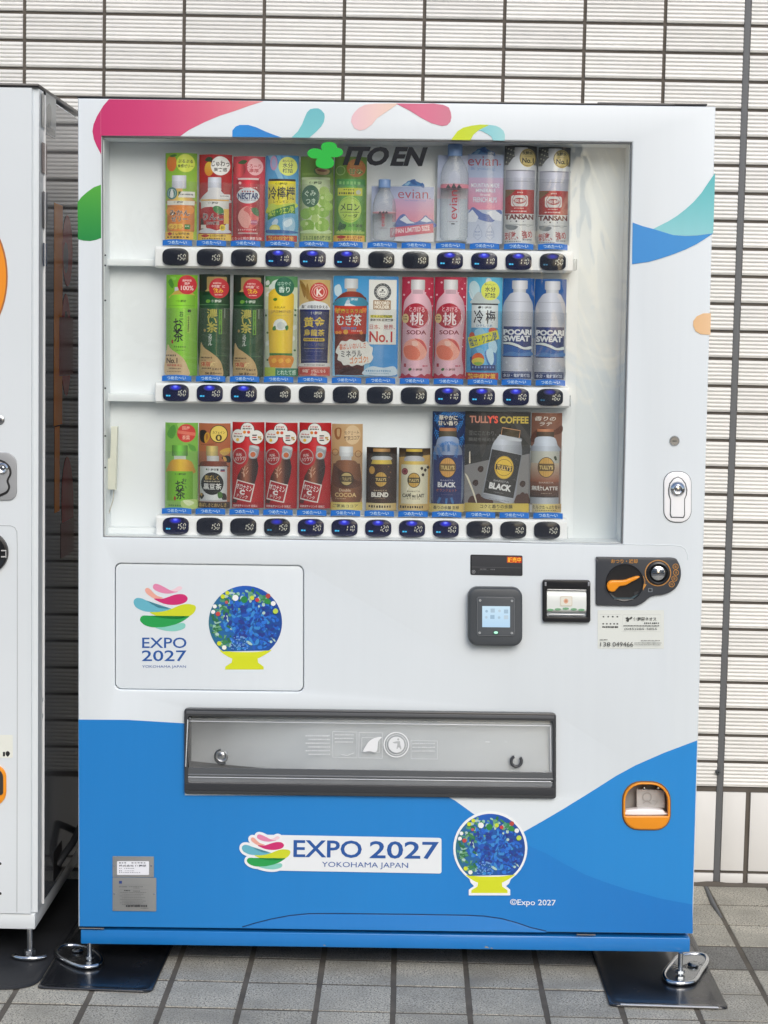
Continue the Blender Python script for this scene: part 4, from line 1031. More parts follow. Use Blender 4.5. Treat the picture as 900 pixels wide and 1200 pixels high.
# ================================================================== drink samples in the window, each a printed sheet curved inside a clear sleeve
K9 = 900 / 130
R1a, R1b, R1c, R1d = crop(185, 170, K9), crop(305, 170, K9), crop(425, 165, K9), crop(545, 165, K9)
R2a, R2b, R2c, R2d = crop(185, 315, K9), crop(305, 315, K9), crop(425, 315, K9), crop(545, 315, K9)
R3a, R3b, R3c, R3d = crop(185, 485, K9), crop(305, 485, K9), crop(425, 475, K9), crop(540, 475, K9)
SD = 0.064
GRP = ['drink samples on the top shelf', 'drink samples on the middle shelf', 'drink samples on the bottom shelf']
CARDW = mat('white_card_back', (226, 226, 224), .6)
def sheet(x0, y0, x1, y1, b, th, name, m, parent, pf, ext=0.0, facets=14):
    """solid curved sheet behind the print"""
    bm = bmesh.new(); rg = []
    for j in range(facets + 1):
        u = j / facets; x = x0 + (x1 - x0) * u; X, Z0 = pf(x, y1); Z1 = pf(x, y0)[1]; Y = SD - b * (1 - (2 * u - 1) ** 2)
        rg.append([(X, Y - ext, Z0), (X, Y - ext, Z1), (X, Y - ext + th, Z1), (X, Y - ext + th, Z0)])
    bridge(bm, rg); bmesh.ops.recalc_face_normals(bm, faces=bm.faces)
    me = bpy.data.meshes.new(name); bm.to_mesh(me); bm.free()
    return obj(name, smooth(me, 50) if facets > 20 else me, m, parent)
NS = [0]
def sample(row, label, cr, bb, ops, bulge=.013, cover=True, name='drink_sample', cb=None, extra=None):
    o_ = cr([('p', [(bb[0], bb[1]), (bb[2], bb[3])], None, 0, 0)])[0][1]
    (x0, y0), (x1, y1) = o_
    th = empty(name, (0, 0, 0)); th.parent = None
    X, Z = L((x0 + x1) / 2, y1, SD)
    th.location = MO + UX * X - UN * SD + UZ * Z; th.rotation_euler = (0, -M_ROLL, M_YAW)
    tag(th, label, 'drink sample', GRP[row])
    kids = []; pf = upright(x0, y0, x1, y1, SD)
    F = 14
    kids.append(sheet(x0, y0, x1, y1, bulge, .0016, 'card', CARDW, None, pf, facets=F))
    kids.append(prn('printed_picture', cr(ops), SD, None, bulge=(x0, x1, bulge, F), base=.0001, place=pf))
    if cover:
        cx0, cx1 = x0 - .8, x1 + .8
        kids.append(sheet(cx0, y0 + (y1 - y0) * (0.33 if cb is None else cb), cx1, y1 + .8, bulge + .001, .0008, 'clear_sleeve', CLEAR, None, pf, ext=.0058, facets=24))
    if extra: kids += extra()
    for k in kids:
        k.parent = th; k.matrix_parent_inverse = Matrix.Identity(4)
        k.location = (k.location.x - X, k.location.y - SD, k.location.z - Z)
    return th
W_ = (236, 236, 234); BK = (30, 30, 32)
def bub(x, y, q, c): return e(x, y, q, q, c, n=10)
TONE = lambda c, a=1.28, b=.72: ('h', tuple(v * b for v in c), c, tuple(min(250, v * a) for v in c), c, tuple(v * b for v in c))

# ---------------- top shelf
sample(0, 'mandarin jelly drink sample on lime green card, leftmost on top shelf', R1a, (62, 68, 318, 768), [
    r(62, 68, 318, 768, ('v', (138, 182, 52), (176, 204, 84))), e(115, 152, 42, 66, ('v', (222, 142, 50), (206, 112, 42))), s((70, 120, 46), 95, 95, 130, 80, 160, 86, 130, 102),
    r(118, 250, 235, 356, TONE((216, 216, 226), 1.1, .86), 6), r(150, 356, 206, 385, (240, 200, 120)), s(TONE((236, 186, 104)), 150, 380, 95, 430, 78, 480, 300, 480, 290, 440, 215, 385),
    e(228, 150, 74, 74, (214, 224, 92)), t('ぷるぷる', 168, 122, 286, 148, (52, 60, 40), b=.03), t('食感ゼリー', 165, 160, 288, 186, (52, 60, 40), b=.03),
    r(78, 455, 300, 704, TONE((232, 146, 64), 1.12, .85)), r(78, 455, 300, 490, (236, 232, 222)), t('伊藤園', 134, 460, 210, 474, BK), [bub(x, y, 36, (238, 160, 70)) for x, y in ((105, 540), (262, 530), (200, 620))],
    e(118, 395, 45, 50, (84, 134, 132), n=24), ring(118, 395, 34, 30, (190, 214, 206)), s((240, 240, 236), 118, 360, 132, 392, 128, 428, 106, 428, 104, 390),
    r(172, 380, 302, 428, (240, 238, 232), 3), rule(190, 398, 292, (70, 70, 70), 12, 9), p((60, 100, 50), 172, 380, 196, 380, 172, 420),
    t('みかん', 100, 532, 262, 576, (58, 44, 34), o=(246, 244, 238), b=.03, ow=.09), t('ゼリー', 112, 582, 246, 622, (58, 44, 34), o=(246, 244, 238), b=.03, ow=.09),
    [bub(x, 664, 24, (246, 208, 96)) for x in (112, 150, 190)], t('ビタミン', 100, 652, 215, 682, (190, 110, 40), b=.02), r(222, 645, 268, 684, (74, 142, 66), 6), rule(228, 656, 262, (220, 236, 210), 10, 3),
    r(62, 706, 292, 768, (240, 196, 84)), s((190, 40, 34), 82, 722, 100, 710, 122, 722, 100, 736), t('β 1g 栄養機能', 128, 712, 262, 734, BK, b=.03), rule(80, 744, 262, (70, 50, 30), 12, 7)])
sample(0, 'sample of apple drink with white cap on red card, beside the mandarin jelly sample', R1a, (335, 80, 600, 776), [
    r(335, 80, 600, 776, ('v', (186, 34, 36), (164, 30, 36))), s((58, 74, 38), 385, 130, 410, 100, 450, 112, 440, 140), e(418, 198, 38, 58, ('v', (230, 196, 60), (216, 140, 50))),
    e(470, 130, 26, 40, (176, 40, 40)), r(410, 265, 518, 352, TONE((214, 216, 228), 1.1, .86), 6), s(TONE((226, 224, 226), 1.08, .84), 415, 352, 512, 352, 520, 380, 575, 430, 584, 470, 352, 470, 360, 425, 408, 380),
    e(510, 172, 77, 77, (240, 238, 236), n=26), t('じゅわっ', 440, 130, 580, 178, (60, 56, 52), b=.03), t('果実感', 458, 188, 562, 218, (60, 56, 52), b=.03), r(500, 402, 588, 436, (238, 236, 236), 3), rule(510, 412, 580, (130, 130, 130), 10, 7),
    r(352, 450, 578, 716, TONE((236, 234, 230), 1.05, .86)), r(352, 444, 578, 456, (224, 182, 92)), t('伊藤園', 414, 464, 494, 482, BK), s((178, 34, 44), 345, 540, 370, 512, 420, 506, 440, 505, 470, 515, 520, 540, 560, 560, 566, 630, 500, 690, 440, 690, 352, 640),
    s((64, 142, 78), 452, 508, 490, 496, 534, 520, 535, 556, 496, 560, 462, 540), s((60, 48, 40), 352, 600, 372, 612, 376, 680, 352, 700), r(540, 520, 578, 640, (230, 190, 90)),
    t('りんご', 372, 556, 542, 610, (42, 36, 34), o=(244, 242, 240), b=.03, ow=.07), t('100%使用', 402, 622, 502, 650, (42, 36, 34), o=(244, 242, 240), ow=.06), r(405, 656, 508, 680, (190, 40, 50), 3),
    e(530, 672, 23, 26, (242, 214, 60)), t('果汁', 518, 660, 544, 684, BK), r(352, 650, 395, 680, (232, 228, 220)), s((220, 220, 226), 352, 690, 420, 680, 500, 700, 578, 690, 578, 716, 352, 716),
    r(326, 724, 600, 776, (240, 206, 98)), s((190, 40, 34), 352, 738, 388, 726, 424, 738, 388, 752), t('β 1日分の鉄分', 430, 728, 556, 750, (120, 80, 40), b=.02), rule(362, 758, 560, (90, 60, 40), 10, 10)])
sample(0, 'sample of a tall pink peach nectar can on rose pink card', R1a, (610, 95, 868, 778), [
    r(610, 95, 868, 778, ('v', (206, 84, 98), (186, 58, 76))), e(660, 202, 54, 62, TONE((204, 84, 88))), s((84, 110, 66), 650, 150, 690, 126, 726, 134, 700, 160), e(790, 180, 64, 70, (238, 186, 190), n=24),
    t('とろーり', 716, 158, 838, 192, (196, 80, 90), b=.04), t('濃厚', 740, 196, 820, 226, (196, 80, 90), b=.02), line((226, 150, 156), 4, 636, 262, 650, 272, 820, 272, 832, 262),
    r(640, 278, 828, 722, TONE((196, 54, 70), 1.25, .8), 8), r(650, 272, 820, 286, (226, 206, 206), 5), e(668, 312, 12, 12, (240, 200, 200)), rule(664, 345, 812, (238, 200, 200), 9, 9),
    e(734, 414, 92, 64, (236, 238, 240), n=28), e(734, 414, 84, 56, (228, 232, 238), n=28), t('NECTAR', 652, 394, 818, 440, (34, 54, 122), b=.04), rule(684, 374, 790, (176, 54, 60), 14, 5), rule(672, 446, 800, (150, 130, 140), 8, 9),
    s((244, 180, 172), 655, 600, 665, 545, 700, 510, 742, 500, 790, 520, 815, 560, 818, 620, 790, 665, 740, 680, 690, 665), s((228, 122, 120), 700, 530, 742, 500, 800, 530, 818, 600, 790, 665, 740, 680, 760, 620, 740, 560),
    s((86, 130, 88), 762, 520, 800, 510, 822, 540, 818, 580, 780, 560), r(758, 610, 815, 648, (196, 110, 140), 12), rule(764, 622, 808, (238, 206, 220), 12, 4), rule(655, 684, 808, (240, 190, 190), 14, 9), r(654, 712, 816, 724, (214, 180, 180), 4),
    r(596, 740, 860, 778, (196, 46, 56)), t('とろっと桃の濃厚な味', 602, 748, 846, 772, (246, 224, 220), b=.03)])
sample(0, 'sample of a yellow lemon drink can over ice on blue card, large black characters', R1b, (42, 88, 310, 790), [
    r(42, 88, 310, 790, ('v', (86, 150, 200), (140, 200, 226))), p((150, 194, 222), 60, 88, 110, 88, 190, 280, 150, 280), p((120, 178, 214), 130, 88, 160, 88, 230, 280, 205, 280), e(110, 150, 30, 60, (200, 160, 190)), e(110, 150, 18, 40, (170, 176, 210)),
    e(224, 176, 76, 76, (226, 232, 130), n=26), t('おいしい', 182, 122, 266, 142, (52, 76, 104), b=.02), t('水分', 182, 148, 264, 188, (52, 76, 104), b=.02), t('補給', 182, 194, 264, 228, (52, 76, 104), b=.03),
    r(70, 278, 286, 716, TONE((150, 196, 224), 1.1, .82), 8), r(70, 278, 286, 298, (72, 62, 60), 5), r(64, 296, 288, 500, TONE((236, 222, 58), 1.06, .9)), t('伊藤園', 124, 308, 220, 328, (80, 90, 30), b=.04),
    t('冷檸檬', 68, 342, 280, 446, (44, 46, 46), b=.025), t('レイレモン', 110, 452, 230, 474, (80, 80, 40), b=.01), s((206, 222, 90), 64, 500, 100, 478, 150, 490, 280, 470, 288, 510, 64, 560),
    p((66, 142, 62), 62, 545, 280, 478, 288, 560, 62, 614), t('塩分・クエン酸', 66, 512, 278, 566, (208, 230, 80), b=.035, rot=-10), s((110, 176, 214), 64, 614, 288, 558, 288, 716, 70, 716), s((170, 206, 228), 190, 610, 260, 590, 286, 640, 270, 700, 200, 700),
    s((220, 236, 244), 195, 630, 250, 600, 262, 640, 215, 670), s((206, 226, 240), 130, 600, 150, 620, 130, 660, 96, 640), e(122, 680, 44, 32, (220, 214, 120)), e(122, 680, 30, 20, (236, 232, 150)), s((58, 116, 180), 70, 690, 286, 700, 286, 718, 70, 718),
    r(52, 735, 302, 785, (196, 66, 50), 4), t('熱中症対策', 68, 742, 276, 780, (246, 190, 90), o=(150, 40, 30), b=.04)])
sample(0, 'sample of a muscat jelly can with pale green grapes on olive green card', R1b, (325, 95, 592, 785), [
    r(325, 95, 592, 785, ('v', (112, 140, 58), (150, 176, 96))), rule(340, 230, 580, (140, 164, 88), 20, 4, .1), s((90, 120, 66), 445, 190, 570, 185, 560, 240, 450, 240), s((196, 166, 120), 445, 200, 500, 190, 560, 205, 540, 240, 470, 240), s((150, 100, 80), 455, 206, 505, 200, 545, 212, 500, 222),
    r(335, 278, 566, 720, TONE((206, 220, 178), 1.1, .78), 6), r(335, 265, 566, 284, (196, 206, 170), 5), t('伊藤園', 398, 300, 498, 322, (60, 86, 56), b=.04),
    [bub(x, y, q, c) for x, y, q, c in ((520, 380, 42, (176, 204, 110)), (516, 450, 50, (160, 196, 92)), (556, 420, 36, (178, 208, 116)), (516, 545, 48, (150, 192, 80)), (556, 500, 34, (170, 204, 100)), (372, 560, 46, (150, 192, 86)), (440, 530, 50, (160, 198, 94)), (505, 650, 60, (156, 196, 84)), (392, 660, 54, (150, 190, 80)), (450, 600, 34, (186, 212, 130)), (356, 640, 30, (170, 204, 110)))],
    [bub(x, y, 14, (206, 224, 160)) for x, y in ((505, 430), (505, 525), (380, 640), (430, 520), (490, 630))],
    e(410, 418, 74, 90, (78, 122, 96), n=26), t('ぐみ', 362, 372, 452, 418, (220, 236, 216), b=.03, rot=-4), t('つき', 372, 436, 448, 484, (220, 236, 216), b=.03, rot=4),
    s((206, 224, 176), 340, 700, 420, 690, 500, 704, 564, 690, 564, 718, 340, 718), r(335, 722, 580, 785, (186, 202, 128), 3), t('ぷるぷる食感の贅沢感', 348, 738, 574, 772, (70, 104, 52), b=.03)])
sample(0, 'sample of a melon soda can with a round pale label on green card', R1b, (602, 98, 862, 785), [
    r(602, 98, 862, 785, ('v', (110, 140, 60), (130, 170, 76))), ring(650, 210, 40, 32, (160, 180, 120), 20), e(650, 210, 32, 32, (112, 146, 74)), e(776, 190, 78, 74, (186, 124, 76), n=14), t('甘さ', 718, 142, 830, 182, (196, 150, 80), b=.03), t('甘み', 718, 196, 830, 240, (84, 130, 70), o=(206, 214, 160), b=.03),
    r(618, 278, 850, 722, TONE((120, 176, 80), 1.16, .84), 6), r(618, 278, 850, 340, TONE((96, 160, 96), 1.12, .85), 6), rule(640, 300, 820, (150, 196, 130), 26, 6), r(628, 352, 828, 414, (214, 214, 66), 4), rule(676, 362, 766, (110, 110, 40), 10, 5), rule(638, 386, 770, (90, 100, 36), 18, 7), e(796, 386, 20, 18, (206, 210, 190)),
    e(728, 526, 94, 108, (190, 216, 104), n=32), ring(728, 526, 96, 92, (140, 180, 80), 30), t('メロン', 652, 478, 806, 534, (48, 82, 48), b=.03), line((48, 82, 48), 4, 650, 548, 806, 548), t('ソーダ', 672, 562, 792, 594, (48, 82, 48), b=.02),
    s((62, 108, 66), 636, 660, 650, 625, 668, 640, 700, 650, 690, 680, 664, 690, 652, 710, 632, 690), t('北海道産', 716, 644, 832, 668, (60, 92, 60), b=.01), rule(634, 692, 830, (180, 206, 130), 12, 9), r(620, 702, 848, 722, (176, 206, 110), 4),
    r(596, 735, 850, 785, (240, 196, 98), 2), s((190, 44, 40), 622, 748, 660, 736, 700, 748, 660, 764), t('果汁 北海道産', 706, 740, 830, 762, (176, 70, 40), b=.03), rule(636, 768, 690, BK, 10, 4), rule(700, 768, 830, (150, 90, 40), 8, 8)])
MTN = [p((70, 130, 190), 310, 368, 332, 350, 345, 345, 362, 326, 380, 322, 395, 314, 420, 310, 430, 326, 440, 344, 455, 352, 470, 342, 482, 338, 496, 356, 500, 372), p((150, 190, 220), 330, 362, 350, 346, 372, 330, 384, 340, 362, 366), p((40, 96, 160), 380, 326, 412, 314, 440, 360, 400, 352), p((50, 106, 170), 460, 350, 484, 342, 498, 384, 470, 372)]
def bottle3d(name, cr, cxp, ytop, ybot, prof, capc, rings_, sy=.62, y_c=None):
    """prof in crop units: (y, half width)"""
    o_ = cr([('p', [(cxp, ytop), (cxp, ybot)], None, 0, 0)])[0][1]; y_c = SD - .017 if y_c is None else y_c
    k_ = .00168 / K9
    X, Z = L(*o_[1], y_c); out = []
    pf = [(max(hw * k_, .0001), (ybot - y) * k_) for y, hw in prof][::-1]
    b_ = lathe('bottle', pf, 'Z', 28, PET, None, (X, y_c, Z), sy, ang=50); out.append(b_)
    for (ya, yb, hw, m, nm) in rings_:
        q = lathe(nm, [(hw * k_ * .9, (ybot - yb) * k_), (hw * k_, (ybot - yb) * k_ + .0006), (hw * k_, (ybot - ya) * k_ - .0008), (hw * k_ * .9, (ybot - ya) * k_)], 'Z', 28, m, None, (X, y_c, Z), sy, ang=50); out.append(q)
    return out
CAPB = mat('blue_cap', (112, 142, 190), .4)
BAND = mat('rose_band', (206, 130, 146), .4)
def sm_bottle():
    o = bottle3d('b', R1c, 172, 310, 810, [(378, 44), (398, 44), (420, 58), (460, 80), (510, 94), (570, 98), (700, 96), (790, 92), (806, 80), (808, 40)], CAPB, [(312, 382, 50, CAPB, 'cap'), (576, 592, 97.5, BAND, 'red_band')])
    o.append(prn('bottle_lettering', R1c([[p((50, 54, 60), x - 14, 592, x, 574, x + 12, 592) for x in (142, 170, 194)], t('evian', 112, 632, 214, 664, (186, 66, 80), b=0, rot=-90), rule(140, 710, 204, (110, 60, 70), 6, 5)]), SD - .017, None, bulge=None, base=.0185, place=upright(436, 210, 463, 281, SD - .017)))
    return o
sample(0, 'small clear water bottle with blue cap beside a pink mountain card', R1c, (70, 372, 578, 815), [
    r(70, 372, 578, 815, ('v', (176, 186, 220), (226, 226, 232))), r(240, 470, 578, 660, ('v', (206, 176, 210), (230, 158, 176))), MTN, t('evian', 284, 394, 530, 468, (186, 66, 90), b=-.005), bub(544, 464, 5, (186, 66, 90)), rule(340, 482, 520, (150, 160, 210), 8, 12),
    s((110, 130, 190), 270, 660, 300, 612, 340, 596, 380, 640, 430, 660, 480, 630, 510, 602, 540, 626, 575, 650, 578, 700, 270, 700), p((226, 230, 240), 300, 640, 345, 606, 385, 650, 430, 668, 360, 672), p((222, 228, 240), 470, 650, 510, 612, 560, 650, 520, 660),
    p((216, 112, 134), 225, 708, 572, 668, 578, 742, 225, 786), t('JAPAN LIMITED SIZE', 234, 702, 546, 752, (244, 232, 236), b=.02, rot=-6.5)], bulge=.002, cover=True, cb=-.02, extra=sm_bottle)
def lg_bottle():
    o = bottle3d('b', R1c, 738, 25, 815, [(120, 50), (136, 52), (170, 74), (215, 98), (265, 114), (340, 117), (420, 115), (600, 117), (780, 114), (806, 100), (810, 60)], CAPB, [(27, 124, 60, CAPB, 'cap'), (350, 388, 116.5, BAND, 'red_band')])
    o.append(prn('bottle_lettering', R1c([[p((50, 54, 60), x - 20, 392, x, 348 + abs(x - 735) * .25, x + 24, 392) for x in (690, 735, 778)], t('evian', 618, 494, 852, 556, (180, 52, 68), b=0, rot=-90), rule(690, 660, 780, (110, 60, 70), 5, 8), r(720, 674, 748, 684, (80, 80, 86)), line((190, 110, 120), 2, 778, 430, 778, 590)]), SD - .017, None, base=.0225, place=upright(514, 168, 549, 283, SD - .017)))
    return o
sample(0, 'tall clear water bottle with blue cap standing before a pale card', R1c, (605, 118, 872, 815), [
    r(605, 118, 872, 815, ('v', (178, 188, 216), (222, 226, 232))), r(605, 380, 872, 470, ('v', (206, 196, 214), (226, 204, 214)))], bulge=.001, cover=False, extra=lg_bottle)
sample(0, 'tall pink and lilac mountain water card to the right of the tall clear bottle', R1d, (15, 112, 308, 835), [
    r(15, 112, 308, 835, ('v', (176, 190, 222), (216, 222, 236))), r(15, 300, 308, 560, ('v', (206, 186, 216), (236, 158, 182))), [xf([q], lambda x, y: (40 + (x - 310) * 1.05, 116 - (372 - y) * 1.05)) for q in MTN], t('evian', 18, 128, 262, 204, (186, 66, 90), b=-.003), bub(278, 192, 6, (186, 66, 90)),
    t('& young', 40, 212, 236, 246, (150, 170, 214)), t('MOUNTAIN MADE', 48, 346, 276, 380, (246, 246, 250), o=(150, 166, 206), b=.01, ow=.04), t('MINERALS', 86, 390, 244, 418, (246, 246, 250), o=(150, 166, 206), b=.01, ow=.04), t('from', 122, 430, 200, 448, (240, 240, 248)), t('FRENCH ALPS', 66, 460, 256, 500, (246, 246, 250), o=(150, 166, 206), b=.01, ow=.04),
    s((110, 130, 190), 30, 590, 60, 540, 110, 566, 150, 590, 210, 600, 250, 566, 290, 560, 300, 590, 260, 620, 220, 660, 120, 640, 60, 600), p((230, 234, 244), 20, 600, 60, 560, 110, 620, 90, 660, 20, 660), p((236, 238, 246), 180, 580, 240, 560, 300, 600, 300, 650, 230, 640),
    [[line((150, 166, 200), 3, cx, 680, cx - 30, 740, cx - 34, 775, cx, 808, cx + 34, 775, cx + 30, 740, cx, 680)] + rule(cx - 22, 736, cx + 22, (130, 150, 200), 10, 4) + rule(cx - 24, 762, cx + 24, (150, 166, 206), 8, 4) for cx in (108, 206)]], bulge=.004, cb=-.02)
def tansan(dx, dy, tx):
    return xf([r(315, 45, 575, 835, ('v', (70, 66, 60), (210, 210, 214))), [bub(325 + (i * 37) % 90, 60 + (i * 53) % 150, 4 + i % 4, (190, 186, 170)) for i in range(26)], r(315, 200, 575, 835, (186, 188, 192)),
        r(392, 58, 500, 130, TONE((226, 226, 230), 1.06, .85), 6), s(TONE((216, 218, 224), 1.08, .82), 400, 130, 500, 130, 560, 220, 566, 250, 326, 250, 340, 205), r(326, 245, 562, 400, TONE((196, 196, 210), 1.15, .8)), r(326, 240, 562, 250, (150, 150, 160)), r(330, 330, 560, 334, (160, 160, 170)),
        e(500, 142, 68, 74, (208, 190, 128), n=26), ring(500, 142, 68, 62, (150, 130, 76)), t('炭酸水', 454, 88, 540, 116, BK, b=.03), t('No.1', 456, 144, 548, 182, BK, b=.03), line((120, 100, 60), 2, 470, 130, 530, 130),
        r(326, 400, 560, 594, TONE((190, 44, 46), 1.1, .8)), p((130, 100, 60), 326, 404, 410, 404, 326, 470), rule(420, 418, 470, (240, 220, 220), 10, 4), r(372, 446, 508, 536, (232, 228, 226), 18), ring(440, 490, 60, 56, (190, 44, 46)), e(440, 490, 50, 24, (190, 44, 46)), t('ウィルキンソン' if 0 else '炭酸', 396, 476, 484, 504, (240, 236, 232), b=.03), rule(396, 546, 476, (244, 220, 216), 9, 7), rule(372, 570, 500, (244, 226, 224), 11, 10),
        r(320, 596, 565, 835, TONE((226, 226, 226), 1.06, .86)), t('TANSAN', 326, 602, 554, 640, (120, 30, 36), b=.045), bub(416, 656, 7, (60, 60, 66)), bub(372, 656, 4, (120, 120, 126)), bub(474, 658, 4, (120, 120, 126)),
        s((150, 154, 158), 332, 686, 400, 690, 430, 700, 400, 726, 345, 720), line((150, 154, 158), 3, 440, 690, 490, 686, 510, 700, 548, 682), line((130, 134, 138), 3, 330, 684, 556, 684), t('刺激、強め', 326, 736, 548, 800, (184, 36, 42), o=(240, 238, 236), b=.04, rot=-6), rule(330, 815, 460, (130, 130, 134), 9, 9), rule(470, 800, 550, (110, 110, 114), 10, 5)], lambda x, y: (x + dx, y + dy))
sample(0, 'silver soda water bottle with red badge label on black card, left one of the two', R1d, (315, 45, 575, 835), tansan(0, 0, 0))
sample(0, 'silver soda water bottle with red badge label on black card, rightmost on top shelf', R1d, (588, 52, 848, 845), tansan(274, 10, 0))
# ---------------- middle shelf
TRI = lambda dx: [s((206, 178, 128), 352 + dx, 598, 380 + dx, 640, 440 + dx, 680, 500 + dx, 730, 528 + dx, 790, 534 + dx, 866, 480 + dx, 868, 400 + dx, 868, 342 + dx, 868, 338 + dx, 760, 346 + dx, 680)]
sample(1, 'sample of a bright green tea bottle with brushed black lettering, leftmost on middle shelf', R2a, (68, 50, 322, 865), [
    r(68, 50, 322, 865, ('v', (132, 190, 56), (120, 176, 50))), s((86, 150, 50), 84, 110, 110, 84, 132, 130, 118, 160), s((150, 204, 90), 100, 66, 150, 70, 140, 96), r(140, 150, 172, 190, (206, 206, 206), 3), s((204, 176, 90), 120, 205, 160, 178, 260, 180, 300, 240, 100, 240),
    s(TONE((146, 204, 66), 1.14, .84), 96, 240, 130, 212, 290, 212, 302, 250, 296, 400, 290, 640, 282, 860, 90, 866, 84, 640, 80, 400, 82, 260), line((104, 160, 56), 3, 82, 298, 300, 298), t('伊藤園', 166, 254, 232, 272, (52, 88, 38), b=.03), line((96, 150, 50), 3, 168, 262, 150, 262),
    e(240, 130, 76, 78, (206, 52, 66), n=28), t('国産茶葉', 205, 88, 275, 104, (244, 216, 214), b=.02), t('国産', 222, 110, 262, 130, (244, 220, 216)), t('100%', 192, 138, 290, 174, (246, 226, 222), b=.01),
    t('おーい', 182, 345, 212, 470, (56, 92, 38), b=.02, v=True), t('お茶', 130, 405, 206, 592, (22, 30, 18), b=.06, v=True, rot=-4), r(240, 378, 266, 522, (176, 216, 90), 2), t('緑茶原料', 246, 384, 260, 516, (60, 90, 40), v=True), r(246, 330, 272, 352, (40, 70, 30)), e(122, 592, 9, 18, (176, 60, 40)), rule(136, 626, 238, (100, 150, 50), 14, 6), rule(150, 656, 230, (110, 160, 56), 10, 6),
    s((222, 196, 156), 84, 612, 110, 650, 170, 690, 216, 730, 246, 790, 254, 866, 66, 866, 66, 700, 76, 650), rule(70, 696, 160, (80, 60, 40), 16, 6), t('No.1', 74, 724, 164, 766, (90, 56, 34), b=.03), t('国産茶葉 売上', 76, 774, 204, 792, (196, 60, 40), b=.02), rule(92, 804, 196, (110, 80, 50), 9, 8), rule(80, 830, 200, (120, 96, 60), 8, 9)])
def koi(dx, dy):
    return xf([r(335, 45, 585, 870, ('v', (24, 42, 28), (24, 58, 34))), r(400, 66, 560, 190, (168, 146, 96), 10), s((186, 166, 110), 410, 160, 440, 170, 440, 220, 360, 220), s(TONE((26, 80, 44), 1.3, .7), 338, 235, 380, 216, 540, 216, 572, 240, 568, 866, 345, 866), line((120, 160, 120), 3, 338, 292, 572, 292),
        s((120, 170, 70), 392, 264, 405, 250, 425, 254, 430, 266, 415, 278, 398, 276), t('伊藤園', 440, 252, 516, 274, (226, 232, 220), b=.03), e(497, 158, 80, 82, (196, 52, 64), n=28), rule(452, 112, 520, (244, 206, 200), 12, 6), t('中性脂肪に', 440, 132, 544, 154, (246, 220, 214), b=.02), t('飲み', 452, 158, 532, 198, (244, 196, 60), b=.05), rule(466, 208, 530, (244, 206, 200), 8, 6),
        t('濃い茶', 402, 328, 486, 516, (206, 196, 96), b=.05, v=True), t('スタイル', 412, 530, 446, 622, (226, 230, 222), b=.04, v=True), r(498, 330, 524, 530, (122, 176, 62), 2), t('カテキン倍量', 504, 336, 518, 522, (40, 70, 30), v=True), line((150, 160, 150), 6, 545, 322, 545, 400), line((90, 140, 90), 3, 350, 704, 560, 704), e(384, 500, 9, 12, (176, 150, 90)),
        TRI(0), rule(350, 714, 452, (80, 50, 30), 14, 8), t('体脂肪', 354, 752, 470, 792, (206, 70, 40), o=(240, 216, 160), b=.04, ow=.09), rule(346, 738, 400, (130, 90, 50), 8, 5), rule(362, 802, 440, (90, 60, 40), 10, 6), t('を減らす', 448, 804, 524, 822, (90, 60, 40), b=.02), t('BMI 高め', 390, 834, 470, 858, (90, 60, 36), b=.03), rule(470, 842, 528, (90, 60, 40), 10, 5)], lambda x, y: (x + dx, y + dy))
sample(1, 'dark green strong tea sample directly right of the bright green tea sample', R2a, (335, 45, 585, 872), koi(0, 0))
sample(1, 'dark green strong tea sample directly left of the yellow jasmine tea sample', R2a, (612, 52, 862, 878), koi(276, 6))
sample(1, 'sample of a yellow jasmine tea bottle with white flower on green card', R2b, (38, 62, 300, 872), [
    r(38, 62, 300, 872, ('v', (90, 150, 100), (190, 206, 120))), r(38, 150, 300, 820, (206, 214, 190)), [s((226, 232, 226), x, y, x + 26, y - 16, x + 34, y + 14, x + 8, y + 26) for x, y in ((40, 110), (70, 140), (44, 200), (262, 470), (250, 560), (44, 600))], [bub(x, y, 9, (66, 116, 66)) for x, y in ((284, 335), (284, 375), (60, 520), (62, 740), (282, 660), (46, 380))],
    s((222, 232, 222), 90, 120, 130, 90, 210, 78, 150, 130, 110, 190), s(TONE((242, 206, 62), 1.08, .88), 66, 230, 72, 195, 120, 160, 200, 165, 262, 200, 272, 240, 268, 450, 262, 700, 258, 790, 230, 800, 110, 800, 84, 790, 78, 700, 66, 450),
    e(196, 146, 78, 78, (38, 116, 88), n=28), t('はなやぐ', 142, 106, 248, 138, (190, 220, 200), b=.01), t('香り', 152, 146, 238, 194, (220, 236, 224), b=.03), s((86, 140, 40), 104, 250, 118, 238, 138, 242, 134, 258, 116, 262), t('RELAX', 118, 306, 206, 322, (160, 130, 40)), t('JASMINE', 88, 336, 250, 364, (190, 160, 70), b=.015), rule(110, 376, 232, (226, 200, 100), 9, 8),
    s((240, 242, 236), 110, 470, 118, 430, 150, 408, 188, 412, 216, 440, 218, 476, 190, 496, 140, 494), s((214, 220, 216), 140, 450, 170, 430, 200, 450, 190, 486, 150, 484), s((70, 136, 60), 102, 480, 124, 462, 130, 496, 106, 500), s((70, 136, 60), 204, 470, 226, 458, 232, 484, 214, 500), r(78, 684, 264, 704, (70, 132, 60)), s((226, 150, 44), 82, 710, 264, 710, 258, 790, 230, 800, 110, 800, 84, 790), [s((240, 186, 70), x, 740, x + 30, 724, x + 44, 750, x + 16, 766) for x in (94, 150, 208)],
    r(128, 806, 310, 870, (60, 140, 110), 3), t('とれたて感', 144, 820, 292, 860, (206, 230, 214), b=.02), r(38, 800, 128, 872, (186, 206, 92))])
